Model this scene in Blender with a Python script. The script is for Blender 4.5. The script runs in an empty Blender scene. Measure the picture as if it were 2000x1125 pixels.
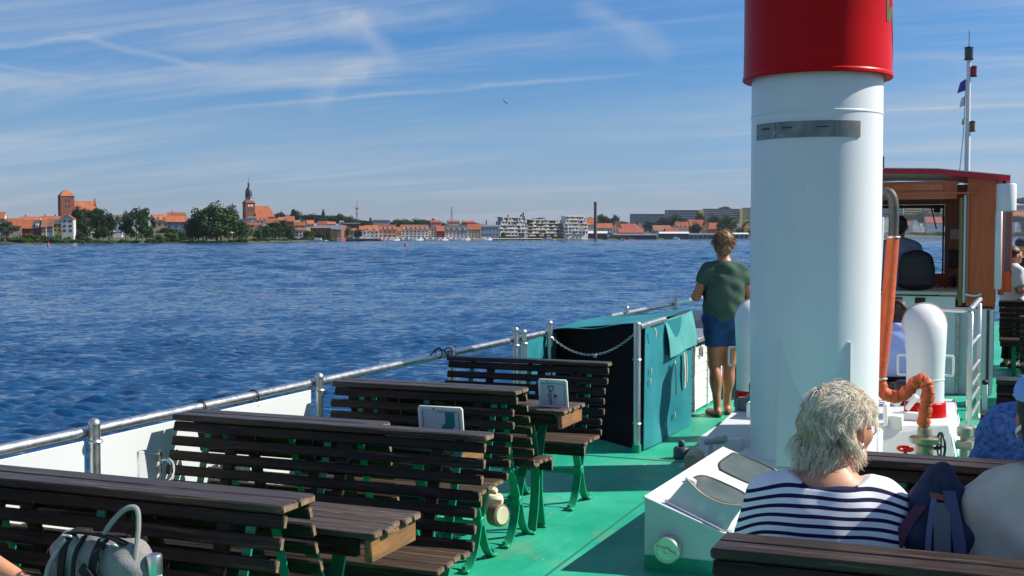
import bpy, bmesh, math, random
import numpy as np
from mathutils import Vector, Matrix, Euler, noise as mnoise
R = math.radians
SC = bpy.context.scene
COL = SC.collection
random.seed(7); RNG = np.random.default_rng(7)

# ------------------------------------------------------------------ camera, sky, sun
F_PX, YAW, HC = 2350.0, R(22.0), 1.63
PIT = math.atan(103.5 / F_PX)
cam = bpy.data.cameras.new('camera'); camo = bpy.data.objects.new('camera', cam); COL.objects.link(camo)
cam.sensor_width = 36; cam.lens = F_PX / 2000 * 36; cam.clip_end = 20000; cam.clip_start = 0.05
camo.location = (0, 0, HC); camo.rotation_euler = (R(90) - PIT, 0, YAW)
SC.camera = camo
SUN_AZ, SUN_EL = R(63), R(41)          # azimuth from the bow (+Y) towards starboard (+X)
sl = bpy.data.lights.new('sun', 'SUN'); sl.energy = 4.6; sl.angle = R(0.53); sl.color = (1.0, 0.95, 0.87)
so = bpy.data.objects.new('sun', sl); COL.objects.link(so)
sd = Vector((math.sin(SUN_AZ) * math.cos(SUN_EL), math.cos(SUN_AZ) * math.cos(SUN_EL), math.sin(SUN_EL)))
so.rotation_euler = sd.to_track_quat('Z', 'Y').to_euler(); so.location = (20, 10, 40)
SC.view_settings.view_transform = 'Standard'; SC.view_settings.look = 'None'
SC.view_settings.exposure = 0.58; SC.view_settings.gamma = 1
W = bpy.data.worlds.new('World'); SC.world = W; W.use_nodes = True
nt = W.node_tree; nt.nodes.clear()
def wn(t, **k):
    n = nt.nodes.new(t)
    for a, v in k.items(): setattr(n, a, v)
    return n
def wl(a, b): nt.links.new(a, b)
def wmath(op, a, b=None, c=None, clamp=False):
    n = wn('ShaderNodeMath', operation=op, use_clamp=clamp)
    for i, v in enumerate((a, b, c)):
        if v is None: continue
        if isinstance(v, (int, float)): n.inputs[i].default_value = v
        else: wl(v, n.inputs[i])
    return n.outputs[0]
def wvmath(op, a, b):
    n = wn('ShaderNodeVectorMath', operation=op)
    for i, v in enumerate((a, b)):
        if isinstance(v, (tuple, Vector)): n.inputs[i].default_value = v
        else: wl(v, n.inputs[i])
    return n
sky = wn('ShaderNodeTexSky', sky_type='NISHITA', sun_disc=False, sun_elevation=SUN_EL, sun_rotation=SUN_AZ)
sky.air_density = 1.0; sky.dust_density = 0.4; sky.ozone_density = 3.0; sky.altitude = 60
hsv = wn('ShaderNodeHueSaturation'); hsv.inputs['Saturation'].default_value = 1.22; hsv.inputs['Hue'].default_value = 0.492
wl(sky.outputs[0], hsv.inputs['Color'])
tc = wn('ShaderNodeTexCoord'); dirv = tc.outputs['Generated']
sep = wn('ShaderNodeSeparateXYZ'); wl(dirv, sep.inputs[0])
zc = wmath('MAXIMUM', sep.outputs[2], 0.0)
den = wmath('ADD', zc, 0.10)
cx = wmath('DIVIDE', sep.outputs[0], den); cy = wmath('DIVIDE', sep.outputs[1], den)
comb = wn('ShaderNodeCombineXYZ'); wl(cx, comb.inputs[0]); wl(cy, comb.inputs[1])
def cloudlayer(rot, sc, nscale, detail, lo, hi, rough=0.6, dist=0.6, off=(0, 0, 0)):
    mp = wn('ShaderNodeMapping'); mp.inputs['Rotation'].default_value = (0, 0, rot); mp.inputs['Scale'].default_value = sc
    mp.inputs['Location'].default_value = off
    wl(comb.outputs[0], mp.inputs[0])
    nz = wn('ShaderNodeTexNoise'); nz.inputs['Scale'].default_value = nscale; nz.inputs['Detail'].default_value = detail
    nz.inputs['Roughness'].default_value = rough; nz.inputs['Distortion'].default_value = dist
    wl(mp.outputs[0], nz.inputs['Vector'])
    mr = wn('ShaderNodeMapRange', interpolation_type='SMOOTHSTEP'); mr.inputs['From Min'].default_value = lo; mr.inputs['From Max'].default_value = hi
    wl(nz.outputs[0], mr.inputs['Value'])
    return mr.outputs[0]
c1 = cloudlayer(R(62), (0.28, 1.3, 1), 1.1, 7, 0.36, 0.80, 0.58, 0.9)
c2 = cloudlayer(R(40), (0.25, 1.9, 1), 1.7, 6, 0.48, 0.85, 0.62, 0.6, (3.1, 1.7, 0))
c3 = cloudlayer(R(20), (0.5, 0.6, 1), 0.9, 3, 0.36, 0.66, 0.5, 0.4, (9.3, 4.0, 0))
cl = wmath('MULTIPLY', wmath('ADD', wmath('MULTIPLY', c1, 0.85), wmath('MULTIPLY', c2, 0.6)), wmath('ADD', c3, 0.55))
def ang(px, py):
    u = (px - 1000) / F_PX; v = -(py - 562.5) / F_PX
    f = Vector((-math.sin(YAW) * math.cos(PIT), math.cos(YAW) * math.cos(PIT), -math.sin(PIT)))
    r = Vector((math.cos(YAW), math.sin(YAW), 0)); up = r.cross(f)
    return (f + u * r + v * up)
def contrail(p0, p1, w, amt):          # a thin vapour trail along a great circle of the sky
    a, b = ang(*p0).normalized(), ang(*p1).normalized()
    n = a.cross(b).normalized(); m = (a + b).normalized(); half = math.acos(max(-1, min(1, a.dot(b)))) / 2
    dn = wvmath('DOT_PRODUCT', dirv, n).outputs['Value']; dm = wvmath('DOT_PRODUCT', dirv, m).outputs['Value']
    nz = wn('ShaderNodeTexNoise'); nz.inputs['Scale'].default_value = 28; nz.inputs['Detail'].default_value = 4; wl(dirv, nz.inputs['Vector'])
    dn2 = wmath('ADD', dn, wmath('MULTIPLY', wmath('SUBTRACT', nz.outputs[0], 0.5), w * 2.2))
    mr = wn('ShaderNodeMapRange', interpolation_type='SMOOTHSTEP'); mr.inputs['From Min'].default_value = w; mr.inputs['From Max'].default_value = 0
    mr.inputs['To Min'].default_value = 0; mr.inputs['To Max'].default_value = 1
    wl(wmath('ABSOLUTE', dn2), mr.inputs['Value'])
    m2 = wn('ShaderNodeMapRange', interpolation_type='SMOOTHSTEP'); m2.inputs['From Min'].default_value = math.cos(half); m2.inputs['From Max'].default_value = math.cos(half * 0.45)
    wl(dm, m2.inputs['Value'])
    return wmath('MULTIPLY', wmath('MULTIPLY', mr.outputs[0], m2.outputs[0]), wmath('MULTIPLY', nz.outputs[0], amt * 1.25))
for a_ in (((300, 222), (1330, 138), .0030, .5), ((-120, 108), (260, 60), .0035, .55), ((120, 62), (420, 140), .0045, .5), ((-60, 120), (210, 158), .0025, .4),
           ((600, -10), (790, 130), .016, .55), ((740, 90), (590, 215), .016, .42), ((1110, 0), (1330, 120), .014, .4), ((420, 60), (1000, 20), .010, .32)):
    cl = wmath('ADD', cl, contrail(*a_))
clm = wmath('MULTIPLY', cl, 0.85, clamp=True)
fade = wn('ShaderNodeMapRange'); fade.inputs['From Min'].default_value = 0.0; fade.inputs['From Max'].default_value = 0.10
fade.inputs['To Min'].default_value = 0.35; wl(zc, fade.inputs['Value'])
clm = wmath('MULTIPLY', clm, fade.outputs[0], clamp=True)
mix = wn('ShaderNodeMix', data_type='RGBA'); wl(clm, mix.inputs[0])
rp = wn('ShaderNodeValToRGB'); wl(zc, rp.inputs[0]); el_ = rp.color_ramp.elements      # clearer, bluer air than the stock sky (values are halved)
for i_, (p_, c_) in enumerate(((0.0, (.385, .465, .80)), (.09, (.42, .505, .69)), (.19, (.315, .512, .75)), (1.0, (.28, .48, .74)))):
    e_ = el_[i_] if i_ < 2 else el_.new(p_)
    e_.position = p_; e_.color = (*c_, 1)
tint = wvmath('MULTIPLY', hsv.outputs[0], rp.outputs[0]); tint2 = wn('ShaderNodeVectorMath', operation='SCALE'); tint2.inputs['Scale'].default_value = 2.0; wl(tint.outputs[0], tint2.inputs[0])
wl(tint2.outputs[0], mix.inputs[6])
mix.inputs[7].default_value = (6.2, 7.2, 8.6, 1)
bg = wn('ShaderNodeBackground'); bg.inputs['Strength'].default_value = 0.051; wl(mix.outputs[2], bg.inputs['Color'])
wo = wn('ShaderNodeOutputWorld'); wl(bg.outputs[0], wo.inputs['Surface'])

# ------------------------------------------------------------------ helpers
HAZE = 0.00003
ORG = {}
def V(*a): return Vector(a)
def tag(o, label=None, cat=None, group=None, kind=None):
    if label: o['label'] = label
    if cat: o['category'] = cat
    if group: o['group'] = group
    if kind: o['kind'] = kind
    return o
def thing(name, label, cat, loc=(0, 0, 0), group=None, rz=0):
    o = bpy.data.objects.new(name, None); COL.objects.link(o); o.location = loc; o.rotation_euler = (0, 0, rz)
    o.empty_display_size = 0.1
    ORG[o.name] = Vector(loc)
    return tag(o, label, cat, group)
def copy_tree(o, parent=None):
    c = o.copy(); COL.objects.link(c); c.parent = parent
    for ch in list(o.children): copy_tree(ch, c)
    return c

class MB:
    """collects faces, then links them as one mesh object"""
    def __init__(s): s.v = []; s.f = []; s.m = []
    def add(s, vs, fs, mi=0):
        b = len(s.v); s.v += [tuple(x) for x in vs]
        for i, f in enumerate(fs):
            s.f.append(tuple(b + j for j in f)); s.m.append(mi if isinstance(mi, int) else mi[i])
        return s
    def box(s, c, d, rot=None, ch=0.0, mi=0, end=None, endax=0):
        h = [x / 2 for x in d]; c = Vector(c); ch = min(ch, *(x * .9 for x in h))
        Q = rot.to_matrix() if isinstance(rot, Euler) else (rot if rot is not None else Matrix.Identity(3))
        S = [(a, b, e) for a in (-1, 1) for b in (-1, 1) for e in (-1, 1)]
        if ch <= 0:
            vs = [c + Q @ Vector((a * h[0], b * h[1], e * h[2])) for a, b, e in S]
            fs = [(0, 1, 3, 2), (4, 6, 7, 5), (0, 4, 5, 1), (2, 3, 7, 6), (0, 2, 6, 4), (1, 5, 7, 3)]
            ms = [mi] * 6
            if end is not None: ms[endax * 2] = ms[endax * 2 + 1] = end
            return s.add(vs, fs, ms)
        vs = []; ix = {}
        for k in S:
            for ax in range(3):
                p = [k[i] * (h[i] - (0 if i == ax else ch)) for i in range(3)]
                ix[k, ax] = len(vs); vs.append(c + Q @ Vector(p))
        fs = []; ms = []
        for ax in range(3):
            o = [i for i in range(3) if i != ax]
            for sg in (-1, 1):
                q = []
                for (a, b) in ((-1, -1), (1, -1), (1, 1), (-1, 1)):
                    k = [0, 0, 0]; k[ax] = sg; k[o[0]] = a; k[o[1]] = b; q.append(ix[tuple(k), ax])
                fs.append(tuple(q)); ms.append(end if (end is not None and ax == endax) else mi)
        for ax in range(3):
            o = [i for i in range(3) if i != ax]
            for a in (-1, 1):
                for b in (-1, 1):
                    k0 = [0, 0, 0]; k0[o[0]] = a; k0[o[1]] = b; k1 = list(k0); k0[ax] = -1; k1[ax] = 1
                    k0, k1 = tuple(k0), tuple(k1)
                    fs.append((ix[k0, o[0]], ix[k1, o[0]], ix[k1, o[1]], ix[k0, o[1]])); ms.append(mi)
        for k in S: fs.append((ix[k, 0], ix[k, 1], ix[k, 2])); ms.append(mi)
        return s.add(vs, fs, ms)
    def tube(s, path, r, n=10, mi=0, caps=True, flat=None):
        P = [Vector(p) for p in path]; N = len(P)
        rr = [r] * N if isinstance(r, (int, float)) else list(r)
        T = [(P[min(i + 1, N - 1)] - P[max(i - 1, 0)]).normalized() for i in range(N)]
        u = T[0].orthogonal().normalized() if flat is None else (Vector(flat) - T[0] * T[0].dot(Vector(flat))).normalized()
        vs = []
        for i in range(N):
            u = (u - T[i] * u.dot(T[i]))
            u = u.normalized() if u.length > 1e-6 else T[i].orthogonal().normalized()
            w = T[i].cross(u)
            for k in range(n):
                a = 2 * math.pi * k / n
                vs.append(P[i] + rr[i] * (u * math.cos(a) + w * math.sin(a)))
        fs = [(i * n + k, i * n + (k + 1) % n, (i + 1) * n + (k + 1) % n, (i + 1) * n + k) for i in range(N - 1) for k in range(n)]
        if caps: fs += [tuple(range(n))[::-1], tuple((N - 1) * n + k for k in range(n))]
        return s.add(vs, fs, mi)
    def strap(s, path, w, t, side, mi=0):
        """flat bar following a path; w along `side`, t across"""
        P = [Vector(p) for p in path]; N = len(P); side = Vector(side).normalized(); vs = []
        for i in range(N):
            T = (P[min(i + 1, N - 1)] - P[max(i - 1, 0)]).normalized(); nn = T.cross(side).normalized()
            for a, b in ((-1, -1), (1, -1), (1, 1), (-1, 1)): vs.append(P[i] + side * a * w / 2 + nn * b * t / 2)
        fs = [(i * 4 + k, i * 4 + (k + 1) % 4, (i + 1) * 4 + (k + 1) % 4, (i + 1) * 4 + k) for i in range(N - 1) for k in range(4)]
        fs += [(3, 2, 1, 0), tuple((N - 1) * 4 + k for k in range(4))]
        return s.add(vs, fs, mi)
    def lathe(s, prof, c=(0, 0, 0), n=24, rot=None, mi=0):
        Q = rot if rot is not None else Matrix.Identity(3); c = Vector(c); m = len(prof)
        vs = [c + Q @ Vector((r * math.cos(2 * math.pi * k / n), r * math.sin(2 * math.pi * k / n), z)) for r, z in prof for k in range(n)]
        fs = [(i * n + k, i * n + (k + 1) % n, (i + 1) * n + (k + 1) % n, (i + 1) * n + k) for i in range(m - 1) for k in range(n)]
        if prof[0][0] > 1e-5: fs.append(tuple(range(n))[::-1])
        if prof[-1][0] > 1e-5: fs.append(tuple((m - 1) * n + k for k in range(n)))
        ms = mi if isinstance(mi, int) else None
        if ms is None:
            ms = [mi[min(i, len(mi) - 1)] for i in range(m - 1) for k in range(n)]; ms += [mi[-1]] * (len(fs) - len(ms))
        return s.add(vs, fs, ms)
    def prism(s, poly, ext, mi=0):
        """poly: 3-D points of a planar outline; ext: extrusion vector"""
        P = [Vector(p) for p in poly]; e = Vector(ext); n = len(P)
        return s.add(P + [p + e for p in P], [tuple(range(n))[::-1], tuple(range(n, 2 * n))] + [(i, (i + 1) % n, n + (i + 1) % n, n + i) for i in range(n)], mi)
    def ell(s, c, r, rot=None, nu=16, nv=10, mi=0):
        Q = rot.to_matrix() if isinstance(rot, Euler) else (rot if rot is not None else Matrix.Identity(3)); c = Vector(c)
        vs = []
        for j in range(1, nv):
            t = math.pi * j / nv
            for k in range(nu):
                a = 2 * math.pi * k / nu
                vs.append(c + Q @ Vector((r[0] * math.sin(t) * math.cos(a), r[1] * math.sin(t) * math.sin(a), r[2] * math.cos(t))))
        top = len(vs); vs += [c + Q @ Vector((0, 0, r[2])), c + Q @ Vector((0, 0, -r[2]))]
        fs = [(j * nu + k, (j + 1) * nu + k, (j + 1) * nu + (k + 1) % nu, j * nu + (k + 1) % nu) for j in range(nv - 2) for k in range(nu)]
        fs += [(top, k, (k + 1) % nu) for k in range(nu)] + [(top + 1, (nv - 2) * nu + (k + 1) % nu, (nv - 2) * nu + k) for k in range(nu)]
        return s.add(vs, fs, mi)
    def torus(s, c, R0, r, ax=(0, 0, 1), n=24, m=8, mi=0, sx=1.0, xdir=None):
        ax = Vector(ax).normalized(); u = ax.orthogonal().normalized() if xdir is None else Vector(xdir).normalized(); w = ax.cross(u); c = Vector(c)
        pts = [c + u * R0 * sx * math.cos(2 * math.pi * k / n) + w * R0 * math.sin(2 * math.pi * k / n) for k in range(n)]
        vs = []
        for k in range(n):
            d = (pts[k] - c).normalized()
            for j in range(m):
                b = 2 * math.pi * j / m; vs.append(pts[k] + d * r * math.cos(b) + ax * r * math.sin(b))
        fs = [(k * m + j, ((k + 1) % n) * m + j, ((k + 1) % n) * m + (j + 1) % m, k * m + (j + 1) % m) for k in range(n) for j in range(m)]
        return s.add(vs, fs, mi)
    def build(s, name, mats, parent=None, smooth=40, origin=None, local=False, recalc=True):
        if not isinstance(mats, (list, tuple)): mats = [mats]
        if local: o0 = Vector((0, 0, 0))
        elif parent is not None: o0 = ORG[parent.name]
        elif origin is not None: o0 = Vector(origin)
        else:
            a = np.array(s.v); lo = a.min(0); hi = a.max(0); o0 = Vector(((lo[0] + hi[0]) / 2, (lo[1] + hi[1]) / 2, lo[2]))
        me = bpy.data.meshes.new(name)
        a = np.array(s.v, dtype=float) - np.array(o0)
        me.from_pydata(a.tolist(), [], s.f)
        for m in mats: me.materials.append(m)
        me.polygons.foreach_set('material_index', s.m)
        if recalc:
            bm = bmesh.new(); bm.from_mesh(me); bmesh.ops.recalc_face_normals(bm, faces=bm.faces); bm.to_mesh(me); bm.free()
        if smooth:
            me.polygons.foreach_set('use_smooth', [True] * len(me.polygons)); me.set_sharp_from_angle(angle=R(smooth))
        me.update()
        o = bpy.data.objects.new(name, me); COL.objects.link(o)
        if parent is not None: o.parent = parent
        else: o.location = o0
        ORG[o.name] = o0
        return o
def arc_path(pts, n=8):
    """Catmull-Rom through points"""
    P = [Vector(p) for p in pts]; P = [P[0] * 2 - P[1]] + P + [P[-1] * 2 - P[-2]]; out = []
    for i in range(1, len(P) - 2):
        for k in range(n):
            t = k / n; a, b, c, d = P[i - 1], P[i], P[i + 1], P[i + 2]
            out.append(0.5 * ((2 * b) + (c - a) * t + (2 * a - 5 * b + 4 * c - d) * t * t + (3 * b - a - 3 * c + d) * t ** 3))
    return out + [P[-2]]

# ------------------------------------------------------------------ materials
MATS = {}
def M(name, col, rough=0.5, metal=0.0, var=0.0, vscale=6.0, bump=0.0, bscale=60.0, col2=None, vlo=0.35, vhi=0.65, stretch=(1, 1, 1), spec=0.5, coat=0.0, sss=0.0, trans=0.0, ior=1.45, dirt=None, dscale=3.0, dlo=.55, dhi=.75, rvar=0.0, island=0.0, orand=0.0):
    if name in MATS: return MATS[name]
    m = bpy.data.materials.new(name); m.use_nodes = True; t = m.node_tree; b = t.nodes['Principled BSDF']
    b.inputs['Roughness'].default_value = rough; b.inputs['Metallic'].default_value = metal
    b.inputs['Specular IOR Level'].default_value = spec; b.inputs['IOR'].default_value = ior
    b.inputs['Coat Weight'].default_value = coat; b.inputs['Coat Roughness'].default_value = 0.1
    b.inputs['Transmission Weight'].default_value = trans
    if sss: b.inputs['Subsurface Weight'].default_value = sss; b.inputs['Subsurface Radius'].default_value = (1, .35, .2); b.inputs['Subsurface Scale'].default_value = 0.01
    c4 = (*col, 1); b.inputs['Base Color'].default_value = c4
    need = var or col2 or bump or dirt or rvar or island or orand
    if need:
        tcn = t.nodes.new('ShaderNodeTexCoord'); mp = t.nodes.new('ShaderNodeMapping'); mp.inputs['Scale'].default_value = stretch
        t.links.new(tcn.outputs['Object'], mp.inputs[0])
        def nz(sc, det=5, ro=.6):
            n = t.nodes.new('ShaderNodeTexNoise'); n.inputs['Scale'].default_value = sc; n.inputs['Detail'].default_value = det; n.inputs['Roughness'].default_value = ro
            t.links.new(mp.outputs[0], n.inputs['Vector']); return n.outputs[0]
        def mr(src, a, bb, c=0., d=1.):
            n = t.nodes.new('ShaderNodeMapRange'); n.inputs[1].default_value = a; n.inputs[2].default_value = bb; n.inputs[3].default_value = c; n.inputs[4].default_value = d
            t.links.new(src, n.inputs[0]); return n.outputs[0]
        cur = None
        if var or col2:
            c2 = col2 if col2 else tuple(min(1, x * (1 + var)) for x in col); c1 = col if col2 else tuple(x * (1 - var) for x in col)
            mx = t.nodes.new('ShaderNodeMix'); mx.data_type = 'RGBA'; mx.inputs[6].default_value = (*c1, 1); mx.inputs[7].default_value = (*c2, 1)
            t.links.new(mr(nz(vscale), vlo, vhi), mx.inputs[0]); cur = mx.outputs[2]
        if dirt:
            mx = t.nodes.new('ShaderNodeMix'); mx.data_type = 'RGBA'; mx.inputs[7].default_value = (*dirt, 1); mx.inputs[6].default_value = c4
            if cur: t.links.new(cur, mx.inputs[6])
            t.links.new(mr(nz(dscale, 8, .68), dlo, dhi), mx.inputs[0]); cur = mx.outputs[2]
        if island or orand:
            gi = t.nodes.new('ShaderNodeNewGeometry' if island else 'ShaderNodeObjectInfo'); a_ = island or orand
            mv = mr(gi.outputs['Random Per Island' if island else 'Random'], 0, 1, 1 - a_, 1 + a_)
            vm = t.nodes.new('ShaderNodeVectorMath'); vm.operation = 'SCALE'; vm.inputs[0].default_value = col
            if cur: t.links.new(cur, vm.inputs[0])
            t.links.new(mv, vm.inputs['Scale']); cur = vm.outputs[0]
        if cur: t.links.new(cur, b.inputs['Base Color'])
        if rvar: t.links.new(mr(nz(vscale * 1.7), .3, .7, max(0, rough - rvar), min(1, rough + rvar)), b.inputs['Roughness'])
        if bump:
            bp = t.nodes.new('ShaderNodeBump'); bp.inputs['Strength'].default_value = bump; bp.inputs['Distance'].default_value = 0.01
            t.links.new(nz(bscale, 4), bp.inputs['Height']); t.links.new(bp.outputs[0], b.inputs['Normal'])
    MATS[name] = m; return m
white = M('white_paint', (.72, .73, .72), .35, var=.04, vscale=2, dirt=(.55, .52, .45), dscale=5, dlo=.62, dhi=.85, bump=.03, bscale=9)
white_worn = M('white_paint_worn', (.74, .74, .71), .5, var=.05, vscale=3, dirt=(.42, .36, .27), dscale=7, dlo=.58, dhi=.8, bump=.06, bscale=25)
panel_w = M('white_panel', (.60, .62, .60), .45, var=.03, vscale=1.5)
red = M('red_paint', (.56, .002, .003), .36, var=.10, vscale=2, spec=.16, bump=.02, bscale=7)
steel = M('stainless_steel', (.66, .65, .62), .36, metal=1, rvar=.08, vscale=20)
steel_d = M('dull_steel', (.42, .42, .40), .42, metal=1, var=.2, vscale=30)
green_deck = M('green_deck_paint', (.012, .33, .185), .48, col2=(.04, .45, .28), vscale=1.6, dirt=(.20, .30, .20), dscale=3.1, dlo=.52, dhi=.82, spec=.3, bump=.25, bscale=70, rvar=.1)
green = M('green_iron_paint', (.010, .27, .14), .4, var=.14, vscale=12, bump=.1, bscale=80)
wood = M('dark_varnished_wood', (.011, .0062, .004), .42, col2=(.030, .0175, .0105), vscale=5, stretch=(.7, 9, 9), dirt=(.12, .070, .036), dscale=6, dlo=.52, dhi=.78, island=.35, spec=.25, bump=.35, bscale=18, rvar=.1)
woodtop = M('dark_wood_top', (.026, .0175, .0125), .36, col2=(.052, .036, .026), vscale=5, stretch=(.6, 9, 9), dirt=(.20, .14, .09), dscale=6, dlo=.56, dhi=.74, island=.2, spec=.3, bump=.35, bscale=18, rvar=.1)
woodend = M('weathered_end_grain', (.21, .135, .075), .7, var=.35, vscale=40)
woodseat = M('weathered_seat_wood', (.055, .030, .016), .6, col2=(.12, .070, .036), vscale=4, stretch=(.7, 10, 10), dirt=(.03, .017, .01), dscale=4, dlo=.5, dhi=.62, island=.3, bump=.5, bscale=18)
woodtable = M('table_wood', (.048, .032, .023), .5, col2=(.095, .065, .047), vscale=4, stretch=(.7, 10, 10), dirt=(.24, .18, .13), dscale=5, dlo=.58, dhi=.74, island=.2, bump=.5, bscale=18)
woodlight = M('table_end_wood', (.30, .14, .05), .55, col2=(.16, .08, .035), vscale=7, stretch=(6, .8, 6), dirt=(.07, .04, .02), dscale=6, dlo=.55, dhi=.75)
mahog = M('varnished_cabin_wood', (.58, .115, .010), .3, col2=(.46, .078, .007), vscale=5, stretch=(6, 6, .6), coat=.35)
black = M('black_plastic', (.012, .012, .013), .5)
rubber = M('black_rubber', (.03, .028, .026), .6, var=.2)
interior_dark = M('dark_interior_black', (.006, .006, .007), .8, spec=.2, bump=.2, bscale=6)  # near-black standing in for the shade inside the canvas shelter
teal = M('teal_canvas', (.006, .165, .195), .62, col2=(.010, .205, .235), vscale=3, bump=.5, bscale=5, dirt=(.04, .25, .26), dscale=3, dlo=.5, dhi=.85)
orange = M('orange_hose', (.52, .075, .02), .6, col2=(.62, .12, .035), vscale=16, bump=.4, bscale=30)
cream = M('cream_plastic', (.62, .55, .36), .45, var=.08)
brass = M('weathered_brass', (.36, .33, .22), .45, metal=.7, col2=(.20, .19, .13), vscale=25)
glass_grey = M('skylight_glass', (.075, .09, .082), .10, col2=(.12, .135, .12), vscale=5, spec=.7)
clear = M('clear_glass', (1, 1, 1), .02, trans=1, ior=1.45)
plateg = M('weathered_metal_plate', (.17, .18, .165), .5, metal=.3, col2=(.27, .28, .26), vscale=9, dirt=(.5, .52, .52), dscale=7, dlo=.62, dhi=.68)
skin = M('skin', (.56, .27, .16), .5, var=.08, vscale=14, sss=.15)
skin_tan = M('tanned_skin', (.44, .19, .095), .48, var=.08, vscale=14, sss=.1)

def wear_deck(m):
    """foot wear, stains and paint specks on the deck paint"""
    t = m.node_tree; b = t.nodes['Principled BSDF']; src = b.inputs['Base Color'].links[0].from_socket
    tcn = t.nodes.new('ShaderNodeTexCoord')
    def mp(sc):
        n = t.nodes.new('ShaderNodeMapping'); n.inputs['Scale'].default_value = sc; t.links.new(tcn.outputs['Object'], n.inputs[0]); return n.outputs[0]
    def noise(v, sc, lo, hi, det=6, amt=1):
        n = t.nodes.new('ShaderNodeTexNoise'); n.inputs['Scale'].default_value = sc; n.inputs['Detail'].default_value = det; n.inputs['Roughness'].default_value = .65; t.links.new(v, n.inputs['Vector'])
        r = t.nodes.new('ShaderNodeMapRange'); r.inputs[1].default_value = lo; r.inputs[2].default_value = hi; r.inputs[4].default_value = amt; t.links.new(n.outputs[0], r.inputs[0]); return r.outputs[0]
    def over(src, col, f):
        x = t.nodes.new('ShaderNodeMix'); x.data_type = 'RGBA'; t.links.new(f, x.inputs[0]); t.links.new(src, x.inputs[6]); x.inputs[7].default_value = (*col, 1); return x.outputs[2]
    src = over(src, (.012, .20, .15), noise(mp((1.6, .35, 1)), 2.2, .50, .72, 7, .75))       # darker trodden lanes
    src = over(src, (.26, .30, .20), noise(mp((1, .5, 1)), 1.3, .62, .80, 8, .55))            # pale dried stains
    src = over(src, (.10, .13, .09), noise(mp((1, 1, 1)), 9, .66, .74, 3, .6))                # grime spots
    src = over(src, (.22, .44, .33), noise(mp((9, .7, 1)), 3, .64, .70, 4, .5))               # drag scratches
    v = t.nodes.new('ShaderNodeTexVoronoi'); v.inputs['Scale'].default_value = 5; t.links.new(tcn.outputs['Object'], v.inputs['Vector'])
    r = t.nodes.new('ShaderNodeMapRange'); r.inputs[1].default_value = .05; r.inputs[2].default_value = .035; t.links.new(v.outputs['Distance'], r.inputs[0]); src = over(src, (.6, .62, .5), r.outputs[0])
    t.links.new(src, b.inputs['Base Color'])
wear_deck(green_deck)
# ------------------------------------------------------------------ smooth bodies: signed distance + surface nets
def cap(a, b, ra, rb, k=.03): return ('c', np.array(a, float), np.array(b, float), ra, rb, k)
def ell(c, r, rot=None, k=.03): return ('e', np.array(c, float), np.array(r, float), np.array(rot if rot is not None else Matrix.Identity(3)), k)
def sdf_grid(prims, h, infl=0.0):
    los = []; his = []
    for p in prims:
        if p[0] == 'c':
            r = max(p[3], p[4]) + infl; los += [np.minimum(p[1], p[2]) - r]; his += [np.maximum(p[1], p[2]) + r]
        else:
            r = p[2].max() + infl; los += [p[1] - r]; his += [p[1] + r]
    lo = np.min(los, 0) - 3 * h; hi = np.max(his, 0) + 3 * h
    n = np.ceil((hi - lo) / h).astype(int) + 1
    ax = [lo[i] + h * np.arange(n[i]) for i in range(3)]
    G = np.full(n, 9.0)
    for p, l, u in zip(prims, los, his):
        k = p[-1]; mg = k + 3 * h
        sl_ = tuple(slice(max(0, int((l[i] - mg - lo[i]) / h)), min(n[i], int((u[i] + mg - lo[i]) / h) + 2)) for i in range(3))
        P = np.stack(np.meshgrid(ax[0][sl_[0]], ax[1][sl_[1]], ax[2][sl_[2]], indexing='ij'), -1)
        if p[0] == 'c':
            a, b = p[1], p[2]; ba = b - a; L2 = max(ba @ ba, 1e-9)
            t = np.clip(((P - a) @ ba) / L2, 0, 1)
            d = np.linalg.norm(P - a - t[..., None] * ba, axis=-1) - (p[3] + (p[4] - p[3]) * t)
        else:
            q = (P - p[1]) @ p[3]; rr = p[2]
            k0 = np.linalg.norm(q / rr, axis=-1); k1 = np.linalg.norm(q / rr ** 2, axis=-1)
            d = np.where(k1 > 1e-6, k0 * (k0 - 1) / np.maximum(k1, 1e-6), -rr.min())
        g = G[sl_]; hh = np.clip(0.5 + 0.5 * (g - d) / k, 0, 1)
        G[sl_] = g * (1 - hh) + d * hh - k * hh * (1 - hh)
    return G - infl, ax
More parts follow.
